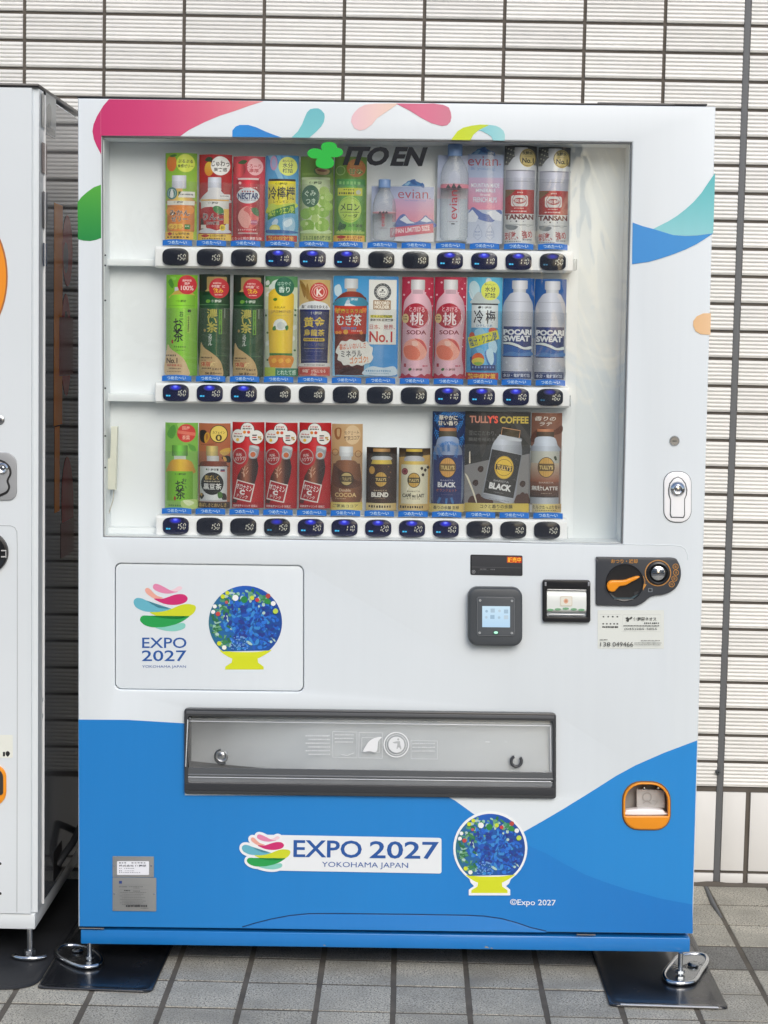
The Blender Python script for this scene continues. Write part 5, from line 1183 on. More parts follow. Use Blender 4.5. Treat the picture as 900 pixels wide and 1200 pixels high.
sample(1, 'sample of navy blue oolong tea bottle with gold characters on gold card', R2b, (315, 90, 565, 872), [
    r(315, 90, 565, 800, ('v', (206, 178, 116), (214, 204, 176))), s((160, 124, 60), 318, 100, 350, 120, 372, 170, 360, 236, 340, 190), s((170, 134, 70), 380, 120, 400, 210, 380, 250, 366, 200), s((176, 140, 76), 390, 256, 400, 200, 430, 230, 430, 290), e(476, 188, 74, 76, (204, 74, 66), n=28), ring(476, 188, 60, 56, (240, 206, 196)), ring(476, 188, 44, 38, (240, 206, 196)), t('K', 458, 164, 498, 216, (246, 232, 224), b=.04), rule(440, 128, 514, (240, 196, 190), 9, 5),
    s((224, 226, 228), 325, 300, 360, 278, 440, 262, 520, 276, 552, 302, 548, 335, 326, 335), t('脂肪の吸収を抑える', 334, 296, 546, 322, (40, 46, 60), b=.04), p(TONE((38, 48, 108), 1.3, .75), 320, 330, 560, 330, 548, 770, 334, 770), t('伊藤園', 410, 348, 498, 372, (206, 206, 190), b=.02),
    t('黄金', 356, 392, 522, 474, (232, 206, 82), b=.03), t('烏龍茶', 356, 492, 522, 544, (226, 200, 80), b=.025), r(352, 562, 524, 588, (220, 192, 70), 10), rule(362, 568, 514, (40, 40, 70), 14, 10), t('おいしい機能', 356, 598, 524, 626, (130, 134, 140), b=0), line((190, 180, 130), 3, 358, 646, 520, 646), rule(366, 664, 512, (96, 104, 150), 12, 10), rule(380, 700, 500, (86, 96, 146), 8, 12), line((150, 156, 180), 3, 342, 740, 540, 740), rule(350, 722, 530, (80, 90, 140), 6, 14),
    s((226, 226, 222), 334, 768, 550, 764, 546, 792, 338, 796), rule(360, 776, 530, (100, 100, 106), 8, 14), r(310, 794, 568, 868, (204, 84, 70), 6), line((240, 206, 190), 3, 318, 802, 560, 802, 560, 862, 318, 862, 318, 802), t('体脂肪が気になる', 346, 814, 534, 842, (246, 226, 214), b=.03), t('機能!', 416, 848, 464, 864, (246, 226, 214), b=.03)])
def mugi():
    A = R2b([r(590, 65, 890, 872, ('v', (70, 160, 214), (150, 196, 222))), s((206, 226, 236), 600, 150, 640, 130, 660, 190, 640, 230, 605, 210),
        r(680, 82, 790, 164, TONE((222, 224, 226), 1.05, .84), 8), r(700, 160, 776, 190, (196, 176, 160)), s(TONE((140, 60, 44), 1.2, .7), 690, 190, 790, 190, 840, 225, 862, 270, 860, 520, 842, 545, 842, 840, 820, 862, 640, 862, 608, 840, 606, 545, 602, 520, 600, 290, 620, 240),
        s(TONE((76, 150, 176), 1.12, .85), 640, 240, 700, 232, 800, 232, 848, 248, 860, 300, 602, 300, 610, 262), t('伊藤園', 706, 240, 788, 260, (226, 234, 236), b=.03), p((232, 236, 240), 680, 300, 700, 262, 714, 276, 740, 290, 776, 304, 700, 308), s((206, 214, 226), 690, 280, 704, 256, 726, 262, 716, 288),
        r(600, 304, 862, 528, TONE((204, 70, 46), 1.1, .85), 3), [s((226, 130, 50), x, 316, x + 12, 330, x, 362, x - 10, 336) for x in (612, 640, 850, 832)], t('健康ミネラル', 616, 326, 832, 364, (226, 196, 60), o=(70, 46, 36), b=.03, ow=.07), t('むぎ茶', 622, 372, 820, 462, (244, 240, 234), o=(64, 40, 34), b=.06, ow=.11), rule(660, 474, 784, (96, 150, 196), 24, 8), bub(694, 514, 20, (234, 180, 80)), rule(740, 500, 830, (240, 200, 190), 12, 6), [bub(x, 520, 14, (230, 150, 70)) for x in (622, 648, 820)],
        line((96, 44, 34), 4, 606, 546, 842, 546), s((98, 40, 32), 612, 760, 660, 700, 760, 720, 840, 700, 840, 840, 820, 860, 640, 860, 612, 840), s((70, 30, 26), 640, 830, 700, 800, 780, 806, 830, 826, 800, 856, 660, 856)])
    B = R2c([r(48, 88, 272, 612, (230, 230, 226), 2), ring(158, 186, 70, 48, (90, 94, 98), 30), ring(158, 186, 42, 38, (120, 124, 128), 24), [e(158 + 59 * cos(a * pi / 7), 186 + 59 * sin(a * pi / 7), 3.5, 3.5, (206, 206, 206), n=5) for a in range(14)], e(158, 172, 9, 9, (90, 94, 98)), rule(134, 182, 184, (80, 84, 88), 12, 4), rule(140, 204, 178, (110, 114, 118), 10, 3),
        r(84, 254, 226, 330, (170, 142, 112), 4), t('RECORD', 96, 264, 214, 288, (240, 232, 220), b=.05), t('HOLDER', 96, 296, 214, 320, (240, 232, 220), b=.05), rule(64, 374, 96, (216, 200, 40), 22, 1, 0), r(62, 374, 240, 396, (222, 214, 60)), t('ギネス世界記録', 66, 374, 238, 396, BK, b=.03), t('麦茶飲料 販売実績', 62, 404, 246, 424, (60, 60, 62), b=.02),
        t('日本、世界、', 58, 450, 262, 490, (196, 40, 48), b=0), t('No.1', 58, 508, 240, 592, (196, 36, 48), b=.02),
        s((206, 222, 232), 20, 820, 80, 790, 170, 800, 262, 790, 270, 860, 20, 860), rule(30, 820, 240, (110, 160, 196), 14, 12), rule(60, 842, 220, (150, 180, 200), 10, 12)])
    C = R2b([s((238, 236, 230), 640, 620, 660, 588, 700, 590, 730, 572, 770, 582, 800, 576, 830, 594, 868, 590, 884, 622, 916, 640, 910, 690, 920, 720, 896, 760, 860, 770, 830, 786, 790, 778, 750, 792, 720, 780, 680, 784, 660, 756, 630, 740, 634, 700, 614, 680, 626, 640),
        t('香ばしいおいしさ', 644, 604, 858, 652, (222, 110, 50), b=.05, rot=-5), t('ミネラル', 658, 664, 828, 716, (50, 52, 54), b=.02, rot=-3), t('ゴクゴク!', 730, 712, 878, 764, (226, 128, 60), o=(246, 226, 190), b=.05, rot=-6)])
    return A + B + C
mg = mugi()
ident = lambda ops: xf(ops, lambda x, y: (x, y))
sample(1, 'wide sky blue barley tea sample with brown bottle and white record certificate', ident, (390.5, 323.5, 466.5, 441), [('p', rrect(390.5, 323.5, 466.5, 441, 1.5), None, ('h', (92, 168, 214), (84, 166, 220), (60, 150, 214)), 0)] + mg, bulge=.007)
def momo(dx):
    return xf([r(315, 68, 572, 888, ('v', (188, 50, 84), (176, 44, 78))), [bub(x, y, q, (232, 190, 202)) for x, y, q in ((368, 112, 9), (332, 212, 8), (535, 162, 7), (556, 118, 5), (552, 228, 8), (505, 195, 6), (548, 560, 7), (330, 560, 5), (545, 630, 6), (330, 640, 7), (562, 300, 5))], r(386, 90, 500, 172, TONE((222, 220, 222), 1.08, .84), 6),
        s(TONE((226, 186, 198), 1.1, .86), 396, 172, 490, 172, 500, 196, 545, 262, 560, 350, 556, 450, 546, 560, 540, 700, 542, 870, 330, 870, 324, 700, 322, 560, 326, 400, 330, 300, 344, 248, 388, 196), e(430, 382, 102, 102, (186, 40, 70), n=32), r(400, 172, 486, 205, (206, 176, 186), 4),
        t('とろける', 376, 312, 500, 350, (240, 200, 206), b=.02, rot=3), t('桃', 384, 358, 490, 458, (246, 232, 234), b=.025), ring(470, 390, 82, 77, (226, 150, 166), 28), e(346, 404, 27, 38, (228, 202, 150), n=18), rule(330, 384, 362, (120, 90, 60), 12, 3), rule(330, 404, 362, (120, 90, 60), 12, 3), line((244, 226, 230), 5, 530, 370, 540, 410, 528, 452),
        t('SODA', 358, 500, 514, 532, (146, 40, 66), b=.025), s((240, 176, 160), 334, 640, 352, 596, 400, 570, 470, 570, 512, 610, 524, 670, 500, 725, 440, 744, 370, 736, 336, 700), s((230, 132, 108), 338, 640, 380, 620, 440, 640, 470, 690, 440, 735, 370, 730, 340, 690), s((214, 96, 96), 420, 566, 480, 580, 515, 626, 522, 672, 505, 640, 470, 600), s((246, 206, 192), 400, 590, 440, 590, 450, 620, 410, 625),
        rule(338, 768, 362, (176, 60, 80), 34, 1, 0), rule(490, 780, 535, (196, 80, 110), 16, 3), s((60, 120, 60), 374, 818, 384, 806, 400, 808, 398, 822, 382, 828), t('伊藤園', 410, 808, 486, 826, (110, 70, 50), b=.04), s((182, 44, 78), 315, 870, 326, 848, 352, 866, 380, 850, 400, 868, 440, 872, 480, 852, 505, 866, 530, 850, 572, 868, 572, 888, 315, 888)], lambda x, y: (x + dx, y))
sample(1, 'pink peach soda sample directly right of the wide barley tea sample', R2c, (315, 68, 572, 888), momo(0))
sample(1, 'pink peach soda sample directly left of the blue plum drink sample', R2c, (582, 68, 842, 888), xf(momo(266), lambda x, y: (x, y)))
sample(1, 'blue plum drink sample with ice, plums and a yellow slanted banner', R2d, (15, 70, 298, 895), [
    r(15, 70, 298, 895, ('v', (110, 190, 220), (84, 166, 210))), s((200, 226, 232), 30, 130, 70, 100, 110, 150, 100, 230, 40, 240), line((230, 240, 244), 5, 26, 180, 60, 260), line((220, 236, 242), 4, 40, 160, 76, 250), s((210, 220, 222), 170, 78, 196, 80, 206, 110, 160, 110), s((196, 206, 206), 60, 240, 96, 190, 130, 200, 250, 240, 262, 284, 50, 284), e(198, 178, 76, 78, (226, 230, 110), n=28),
    t('おいしい', 152, 120, 236, 136, (50, 70, 86), b=.01), t('水分', 154, 146, 240, 186, (50, 70, 86), b=.02), t('補給', 154, 196, 240, 236, (50, 70, 86), b=.03), r(50, 282, 264, 294, (56, 58, 66)), r(50, 294, 264, 480, TONE((226, 232, 234), 1.04, .88)), s((50, 60, 60), 100, 314, 112, 304, 126, 308, 122, 320, 106, 324), t('伊藤園', 130, 306, 208, 324, (50, 54, 60), b=.04),
    t('冷', 68, 336, 142, 444, (42, 46, 66), b=.02), t('梅', 164, 338, 242, 444, (42, 46, 66), b=.02), t('ひやしうめ', 88, 452, 218, 472, (90, 140, 180)), r(50, 478, 264, 826, TONE((96, 170, 214), 1.12, .84), 8), s((160, 206, 230), 80, 500, 130, 480, 160, 520, 120, 545, 80, 540), e(222, 500, 34, 24, (206, 90, 60)), e(56, 545, 22, 30, (196, 90, 60)), s((190, 222, 240), 190, 600, 240, 580, 262, 640, 240, 690, 200, 670), s((140, 196, 228), 90, 650, 130, 640, 160, 680, 130, 700),
    p((220, 218, 60), 24, 560, 262, 496, 278, 566, 42, 648), t('塩分・クエン酸', 34, 536, 262, 606, (40, 90, 140), b=.04, rot=-15), rule(170, 585, 250, (80, 110, 60), 10, 7, .3, -.25), s((60, 130, 196), 160, 700, 180, 660, 250, 690, 250, 780, 200, 790), s((206, 232, 244), 176, 660, 220, 650, 236, 740, 214, 780, 180, 720), p((46, 70, 130), 44, 715, 60, 712, 64, 780, 250, 780, 252, 826, 50, 826), e(108, 734, 50, 52, (226, 110, 50), n=26), s((222, 206, 90), 60, 740, 110, 720, 156, 736, 150, 770, 108, 786, 66, 770), s((150, 190, 90), 72, 765, 110, 756, 146, 764, 108, 784), rule(60, 790, 250, (130, 160, 210), 18, 8), line((200, 220, 240), 2, 140, 700, 170, 690, 200, 720),
    r(12, 842, 275, 898, (196, 60, 50), 2), t('熱中症対策', 28, 850, 252, 892, (246, 206, 90), o=(140, 40, 34), b=.04)])
def poca(dx, dy, bb):
    bx0, bx1 = bb
    return xf([r(bx0, 78, bx1, 895, ('v', (44, 104, 170), (60, 110, 170))), r(bx0, 330, bx1, 895, (120, 150, 186)), r(bx0, 560, bx1, 895, (186, 192, 206)),
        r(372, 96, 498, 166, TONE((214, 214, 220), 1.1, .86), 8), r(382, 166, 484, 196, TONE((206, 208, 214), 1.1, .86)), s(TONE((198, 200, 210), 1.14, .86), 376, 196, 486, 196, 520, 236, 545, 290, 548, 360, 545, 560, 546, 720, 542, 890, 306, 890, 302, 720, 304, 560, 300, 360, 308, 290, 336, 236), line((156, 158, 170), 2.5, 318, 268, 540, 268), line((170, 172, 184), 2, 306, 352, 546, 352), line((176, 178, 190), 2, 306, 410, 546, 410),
        r(312, 468, 538, 716, TONE((46, 66, 128), 1.18, .84)), t('POCARI', 314, 494, 534, 534, (238, 240, 242), b=.05), t('SWEAT', 316, 544, 520, 586, (238, 240, 242), b=.05), s((232, 238, 236), 314, 600, 370, 596, 430, 614, 480, 636, 536, 626, 536, 650, 470, 652, 420, 632, 360, 614, 314, 610), p((54, 110, 180), 314, 616, 360, 620, 420, 640, 470, 660, 536, 656, 536, 706, 314, 706), s((90, 140, 196), 320, 690, 380, 672, 450, 684, 536, 672, 536, 704, 320, 706),
        [bub(340 + (i * 41) % 180, 760 + (i * 29) % 60, 9, (214, 216, 222)) for i in range(8)], r(304, 832, 542, 890, TONE((52, 70, 124), 1.15, .85), 3), line((206, 210, 224), 2, 310, 842, 536, 842), t('水分・電解質補給', 316, 850, 530, 878, (226, 230, 238), b=.02)], lambda x, y: (x + dx, y + dy))
sample(1, 'white sports drink bottle with navy label on blue card, left one of the two', R2d, (302, 78, 556, 895), poca(0, 0, (302, 556)), bulge=.016)
sample(1, 'white sports drink bottle with navy label on blue card, rightmost on middle shelf', R2d, (560, 86, 816, 900), poca(264, 6, (296, 552)), bulge=.016)
# ---------------- bottom shelf
sample(2, 'short green tea bottle sample with amber tea showing on leafy card, leftmost on bottom shelf', R3a, (60, 70, 325, 765), [
    r(60, 70, 325, 765, ('v', (134, 190, 84), (156, 200, 110))), s((100, 162, 72), 76, 170, 100, 110, 140, 90, 150, 150, 120, 200), s((118, 176, 84), 70, 80, 100, 90, 90, 130), s((110, 170, 80), 250, 240, 300, 260, 310, 300, 270, 290), s((170, 210, 120), 160, 80, 220, 72, 190, 130), r(118, 252, 246, 340, TONE((116, 176, 80), 1.3, .75), 6), r(136, 338, 232, 372, (214, 222, 206)), s(TONE((226, 176, 60), 1.2, .8), 110, 380, 150, 366, 230, 366, 276, 386, 296, 430, 292, 480, 84, 480, 80, 430),
    e(234, 154, 74, 74, (210, 74, 66), n=28), p((226, 130, 110), 162, 130, 306, 150, 304, 176, 166, 156), t('国産', 204, 98, 262, 126, (240, 180, 160)), t('茶葉', 202, 172, 262, 206, (240, 190, 170)), r(76, 462, 288, 702, TONE((134, 196, 48), 1.1, .86), 6), t('伊藤園', 142, 478, 232, 494, (40, 70, 30), b=.03), t('おーい', 202, 520, 238, 606, (34, 60, 26), b=.02, v=True), t('お茶', 148, 538, 222, 688, (20, 34, 16), b=.06, v=True, rot=-6), e(144, 682, 9, 18, (176, 70, 40)),
    s((196, 220, 140), 200, 700, 325, 694, 325, 760, 216, 762), rule(90, 732, 200, (90, 140, 70), 16, 6), s((230, 240, 196), 210, 700, 260, 696, 300, 720, 250, 740)], )
sample(2, 'black soybean tea bottle sample with round black label on terracotta card', R3a, (332, 75, 588, 762), [
    r(332, 75, 588, 762, ('v', (186, 116, 78), (170, 110, 86))), s((40, 34, 30), 338, 160, 352, 132, 392, 136, 410, 180, 390, 232, 350, 220), s((206, 160, 60), 376, 190, 396, 150, 424, 160, 420, 200, 390, 236), s((176, 122, 60), 392, 170, 404, 160, 410, 190, 396, 210), s((206, 170, 90), 504, 306, 540, 280, 588, 276, 586, 310, 540, 336), s((36, 32, 30), 520, 350, 560, 336, 588, 350, 588, 390, 556, 388), s((216, 170, 90), 530, 345, 552, 350, 560, 380, 540, 376), r(394, 258, 492, 340, TONE((196, 178, 120), 1.2, .8), 6), r(400, 338, 500, 380, TONE((214, 214, 212), 1.05, .85), 4), line((110, 70, 40), 3, 350, 250, 480, 240),
    s(TONE((130, 66, 40), 1.2, .8), 370, 384, 540, 384, 560, 410, 560, 430, 342, 430, 350, 404), e(496, 160, 72, 72, (40, 36, 32), n=28), e(496, 160, 66, 66, (232, 206, 110), n=28), t('カフェイン', 448, 138, 546, 158, (90, 70, 30)), t('0', 474, 166, 520, 216, (60, 46, 20), b=.02), r(342, 424, 564, 706, TONE((222, 224, 224), 1.05, .86), 3), t('伊藤園', 410, 440, 480, 458, BK, b=.03), s((70, 110, 60), 392, 448, 402, 440, 406, 456), r(484, 440, 496, 458, (60, 60, 64)), r(512, 446, 546, 466, (60, 70, 120)), r(512, 458, 546, 466, (190, 60, 60)),
    e(445, 562, 92, 92, (34, 32, 30), n=32), t('香ばしく', 384, 496, 498, 532, (206, 176, 96), b=.03), rule(378, 540, 510, (206, 196, 170), 10, 10), t('黒豆茶', 374, 562, 520, 610, (236, 236, 232), b=.03), s((46, 40, 36), 356, 640, 380, 660, 360, 690, 342, 670), s((196, 160, 96), 346, 640, 366, 650, 356, 668), s((46, 40, 36), 520, 640, 556, 650, 560, 700, 528, 690), s((86, 130, 60), 490, 640, 520, 630, 530, 670, 500, 680), r(342, 694, 564, 708, (200, 200, 200)),
    p((70, 52, 38), 330, 712, 586, 712, 586, 762, 330, 762), t('香ばしさとおいしさ', 336, 720, 560, 752, (206, 176, 110), b=.03)])
def oro(dx, dy, sk=0):
    return xf([r(604, 65, 862, 760, ('h', (186, 26, 34), (200, 30, 38), (214, 74, 78), (190, 26, 34), (182, 24, 32))), [e(x, y, 58, 60, (44, 34, 34), n=24) for x, y in ((654, 180), (728, 126), (800, 186))], [e(x, y, 54, 56, (236, 234, 230), n=24) for x, y in ((654, 180), (728, 126), (800, 186))],
        rule(692, 94, 756, (196, 60, 60), 12, 5), rule(690, 112, 766, (60, 50, 50), 12, 6), bub(705, 146, 13, (230, 150, 50)), bub(738, 146, 13, (220, 90, 60)), rule(622, 156, 690, (196, 60, 60), 10, 5), rule(616, 176, 694, (60, 50, 50), 12, 6), bub(648, 208, 13, (236, 196, 80)), rule(768, 166, 806, (60, 44, 44), 9, 1, 0), rule(768, 184, 806, (206, 60, 50), 9, 1, 0), rule(768, 202, 806, (60, 44, 44), 9, 1, 0), t('%', 814, 180, 840, 206, (200, 160, 50), b=.05),
        e(664, 340, 58, 66, (196, 180, 176), n=26), e(664, 340, 51, 58, (186, 30, 38), n=26), t('元気', 636, 318, 684, 340, (244, 236, 230), b=.05, rot=-8), t('ハツラツ!', 624, 346, 712, 376, (246, 240, 236), b=.06, rot=-8),
        p(('h', (40, 18, 14), (104, 52, 34), (190, 124, 92), (74, 34, 26), (34, 16, 14)), 744, 350, 806, 352, 818, 420, 812, 480, 790, 560, 758, 702, 640, 690, 622, 660, 650, 500, 680, 440, 724, 400), s((168, 172, 176), 744, 262, 760, 250, 810, 258, 824, 270, 822, 300, 806, 352, 760, 360, 738, 340, 742, 300), s((206, 208, 210), 750, 262, 780, 252, 818, 266, 812, 284, 780, 272), ring(774, 326, 30, 22, (206, 208, 210), 20), e(774, 326, 21, 21, (216, 120, 66)),
        [line((222, 176, 150), 6, *a) for a in ((712, 420, 700, 470, 712, 500), (735, 430, 716, 456), (738, 456, 718, 486), (700, 452, 690, 440), (696, 480, 684, 470))], line((240, 206, 180), 5, 700, 470, 704, 510),
        p((236, 228, 224), 646, 530, 792, 566, 760, 712, 614, 686), p((182, 28, 44), 652, 540, 782, 572, 752, 702, 622, 676), t('オロナミン', 642, 572, 770, 616, (246, 242, 240), b=.05, rot=12), t('C', 672, 616, 706, 648, (246, 242, 240), b=.07, rot=8), t('ドリンク', 646, 652, 734, 680, (244, 230, 226), b=.04, rot=10), r(606, 712, 860, 760, (176, 24, 38)), p((96, 44, 40), 612, 690, 650, 694, 640, 722, 608, 716), t('炭酸栄養ドリンク 元気に', 614, 732, 814, 752, (244, 222, 220), b=.03)], lambda x, y: (x + dx, y + dy))
sample(2, 'red vitamin drink sample directly right of the black soybean tea sample', R3a, (604, 65, 862, 760), oro(0, 0))
sample(2, 'red vitamin drink sample in the middle of its row of three', R3b, (40, 70, 298, 765), oro(-562, 5))
sample(2, 'red vitamin drink sample directly left of the tan cocoa sample', R3b, (312, 70, 574, 766), oro(-288, 5))
sample(2, 'cocoa bottle sample with white cap on tan card', R3b, (578, 80, 828, 775), [
    r(578, 80, 828, 720, ('v', (206, 172, 130), (190, 152, 112))), s((166, 112, 70), 600, 130, 630, 110, 656, 124, 650, 190, 624, 208, 604, 180), s((206, 172, 130), 620, 126, 644, 126, 640, 180, 622, 176), e(746, 168, 64, 78, (222, 196, 160), n=26), t('生クリーム', 680, 134, 800, 160, (120, 86, 56), b=.01, rot=-4), bub(742, 166, 4, (120, 86, 56)), t('贅沢ココア', 680, 176, 804, 210, (110, 76, 50), b=.03, rot=-4), ring(608, 310, 28, 22, (156, 110, 70), 18), ring(794, 322, 28, 22, (156, 110, 70), 18),
    r(642, 262, 752, 342, TONE((222, 224, 226), 1.05, .85), 6), r(654, 342, 740, 374, (206, 206, 208), 3), s(TONE((142, 96, 66), 1.18, .8), 640, 374, 754, 374, 790, 400, 812, 430, 812, 712, 590, 712, 590, 430, 608, 400), s((110, 70, 50), 590, 440, 620, 430, 650, 560, 700, 590, 760, 560, 812, 540, 812, 580, 740, 600, 650, 600, 590, 560), ring(702, 524, 58, 50, (84, 66, 48), 28), e(702, 524, 48, 50, (206, 184, 126), n=26), r(655, 500, 750, 548, (96, 80, 58)), t("TULLY'S", 668, 512, 740, 536, (206, 184, 130), b=.02),
    t("Double", 644, 604, 736, 626, (226, 206, 180), b=.01), t('COCOA', 610, 638, 780, 670, (226, 196, 140), b=.03), rule(614, 680, 700, (206, 180, 150), 8, 7), r(565, 714, 832, 778, ('h', (226, 206, 120), (244, 234, 160), (226, 206, 120)), 3), t('ご褒美ココア', 592, 730, 796, 756, (70, 70, 70), b=.01)])
def tull(cx, cy, rx, ry, bg, g=(214, 176, 90), tc=(230, 206, 140), k=1):
    return [e(cx, cy, rx + 5, ry + 5, (60, 48, 34), n=28), e(cx, cy, rx, ry, g, n=28), [r(cx - rx * .62 + i * rx * .28, cy - ry * .95, cx - rx * .62 + i * rx * .28 + 2.4, cy + ry * .95, (170, 130, 60)) for i in range(1, 4)], r(cx - rx * 1.02, cy - ry * .38, cx + rx * 1.02, cy + ry * .38, bg), t("TULLY'S", cx - rx * .84, cy - ry * .18, cx + rx * .84, cy + ry * .2, tc, b=.035)]
sample(2, 'short black and brown blend coffee sample with gold ring', R3c, (30, 338, 276, 850), [
    r(30, 338, 276, 850, ('v', (50, 38, 32), (76, 56, 44))), s(('h', (70, 50, 36), (120, 96, 60), (70, 50, 36)), 90, 380, 215, 380, 250, 470, 56, 470), r(82, 348, 220, 374, ('h', (170, 130, 80), (216, 176, 120), (140, 104, 66)), 4), r(78, 374, 224, 412, TONE((66, 62, 54), 1.3, .7), 4), s(TONE((206, 208, 212), 1.06, .82), 90, 412, 216, 412, 226, 440, 78, 440), p(TONE((226, 200, 96), 1.1, .86), 78, 440, 228, 440, 238, 476, 66, 476), r(38, 474, 272, 786, TONE((72, 48, 38), 1.2, .8), 5), e(75, 524, 23, 32, (206, 164, 84)), [bub(x, y, 6, (150, 110, 70)) for x, y in ((208, 494), (225, 540), (214, 580))],
    tull(148, 597, 50, 58, (76, 60, 40)), t('BARISTA', 92, 682, 200, 694, (210, 190, 160), b=0), t('BLEND', 74, 704, 208, 738, (240, 236, 226), b=.05), rule(100, 748, 190, (170, 150, 120), 6, 7), r(30, 790, 276, 848, ('h', (226, 206, 150), (240, 226, 180), (206, 180, 120)), 3), rule(50, 808, 240, (80, 64, 46), 20, 9)], cb=.1)
sample(2, 'short cream and gold milk coffee sample with beans', R3c, (292, 345, 546, 850), [
    r(292, 345, 546, 850, ('v', (60, 46, 38), (216, 176, 100))), p((206, 170, 96), 292, 420, 546, 400, 546, 790, 292, 790), r(350, 352, 480, 376, ('h', (190, 160, 70), (226, 200, 96), (190, 160, 70)), 4), r(344, 374, 486, 412, TONE((70, 60, 46), 1.3, .7), 4), s(TONE((206, 206, 210), 1.06, .82), 356, 412, 474, 412, 490, 452, 344, 452), p(TONE((226, 200, 110), 1.1, .86), 340, 450, 490, 450, 508, 480, 324, 480), r(312, 478, 528, 798, TONE((232, 226, 200), 1.05, .88), 6), e(341, 534, 25, 28, (130, 46, 56)), ring(341, 534, 18, 14, (190, 110, 116)),
    [s((64, 44, 32), x - 12, y, x, y - 14, x + 12, y - 2, x + 2, y + 14) for x, y in ((478, 508), (506, 522), (488, 560), (528, 500))], tull(415, 604, 48, 56, (96, 84, 52)), t('BARISTA', 362, 688, 468, 700, (90, 76, 50), b=0), t('CAFÉ au LAIT', 324, 708, 500, 742, (50, 42, 34), b=.03), rule(360, 752, 470, (120, 106, 80), 6, 8), r(296, 795, 546, 850, ('h', (206, 180, 120), (236, 214, 160), (190, 160, 96)), 3), rule(306, 812, 500, (70, 56, 40), 20, 10), p((250, 246, 236), 352, 698, 366, 662, 374, 636, 370, 672)], cb=.1)
def leaf(x, y, a, q, c):
    o = [line(c, 3, x, y, x + q * cos(a), y + q * sin(a))]
    for k in range(1, 6):
        bx, by = x + q * k / 6 * cos(a), y + q * k / 6 * sin(a)
        for sg in (-1, 1): o.append(line(c, 5, bx, by, bx + q * .26 * cos(a + sg * .7), by + q * .26 * sin(a + sg * .7)))
    return o
sample(2, 'navy blue bottle coffee sample with light blue leaf pattern', R3c, (562, 48, 826, 862), [
    r(562, 48, 826, 800, ('v', (32, 52, 96), (44, 50, 96))), [leaf(x, y, a, q, (70, 140, 206)) for x, y, a, q in ((575, 60, 1.1, 130), (640, 60, 2.2, 90), (700, 56, .3, 120), (815, 110, 2.2, 110), (580, 180, 1.2, 130), (815, 230, 1.9, 120), (570, 330, .9, 80), (620, 60, .2, 100))], t('華やかに', 614, 78, 762, 118, (232, 226, 214), o=(60, 56, 60), b=.04), t('甘い香り', 606, 124, 762, 160, (232, 226, 214), o=(60, 56, 60), b=.04),
    r(618, 180, 756, 208, ('h', (180, 120, 80), (206, 150, 110), (150, 100, 70)), 6), r(614, 206, 758, 256, TONE((96, 90, 76), 1.2, .75), 4), s(TONE((150, 164, 190), 1.15, .8), 622, 256, 756, 256, 780, 320, 806, 400, 804, 796, 574, 796, 572, 400, 592, 320), p((50, 62, 120), 574, 400, 806, 400, 802, 796, 576, 796), [leaf(x, y, a, q, (84, 140, 200)) for x, y, a, q in ((700, 290, 2.7, 90), (690, 290, .4, 90), (600, 330, 1.2, 90), (770, 330, 1.8, 90), (690, 300, 1.5, 70), (610, 800, -1.2, 60), (740, 800, -1.9, 60), (680, 800, -1.5, 50), (580, 360, 1.5, 80), (640, 290, 1.4, 80))],
    tull(688, 500, 64, 78, (140, 110, 60), (226, 176, 100)), t('BARISTA', 632, 598, 738, 610, (190, 190, 210), b=0), t('BLACK', 612, 620, 752, 658, (236, 236, 240), b=.04), t('オランジェット', 600, 672, 766, 696, (190, 120, 96), b=.01), rule(640, 716, 740, (110, 110, 150), 7, 8), r(546, 795, 826, 864, ('h', (226, 206, 130), (240, 230, 176), (226, 200, 120)), 3), t('香りの余韻 至極', 578, 810, 786, 838, (60, 50, 36), b=.03), rule(625, 848, 740, (120, 100, 70), 6, 12)])
BT = [s(TONE((178, 182, 190), 1.18, .8), 300, 250, 325, 235, 480, 262, 486, 300, 494, 400, 470, 560, 432, 782, 300, 770, 175, 742, 190, 640, 236, 400, 244, 350, 262, 300)]
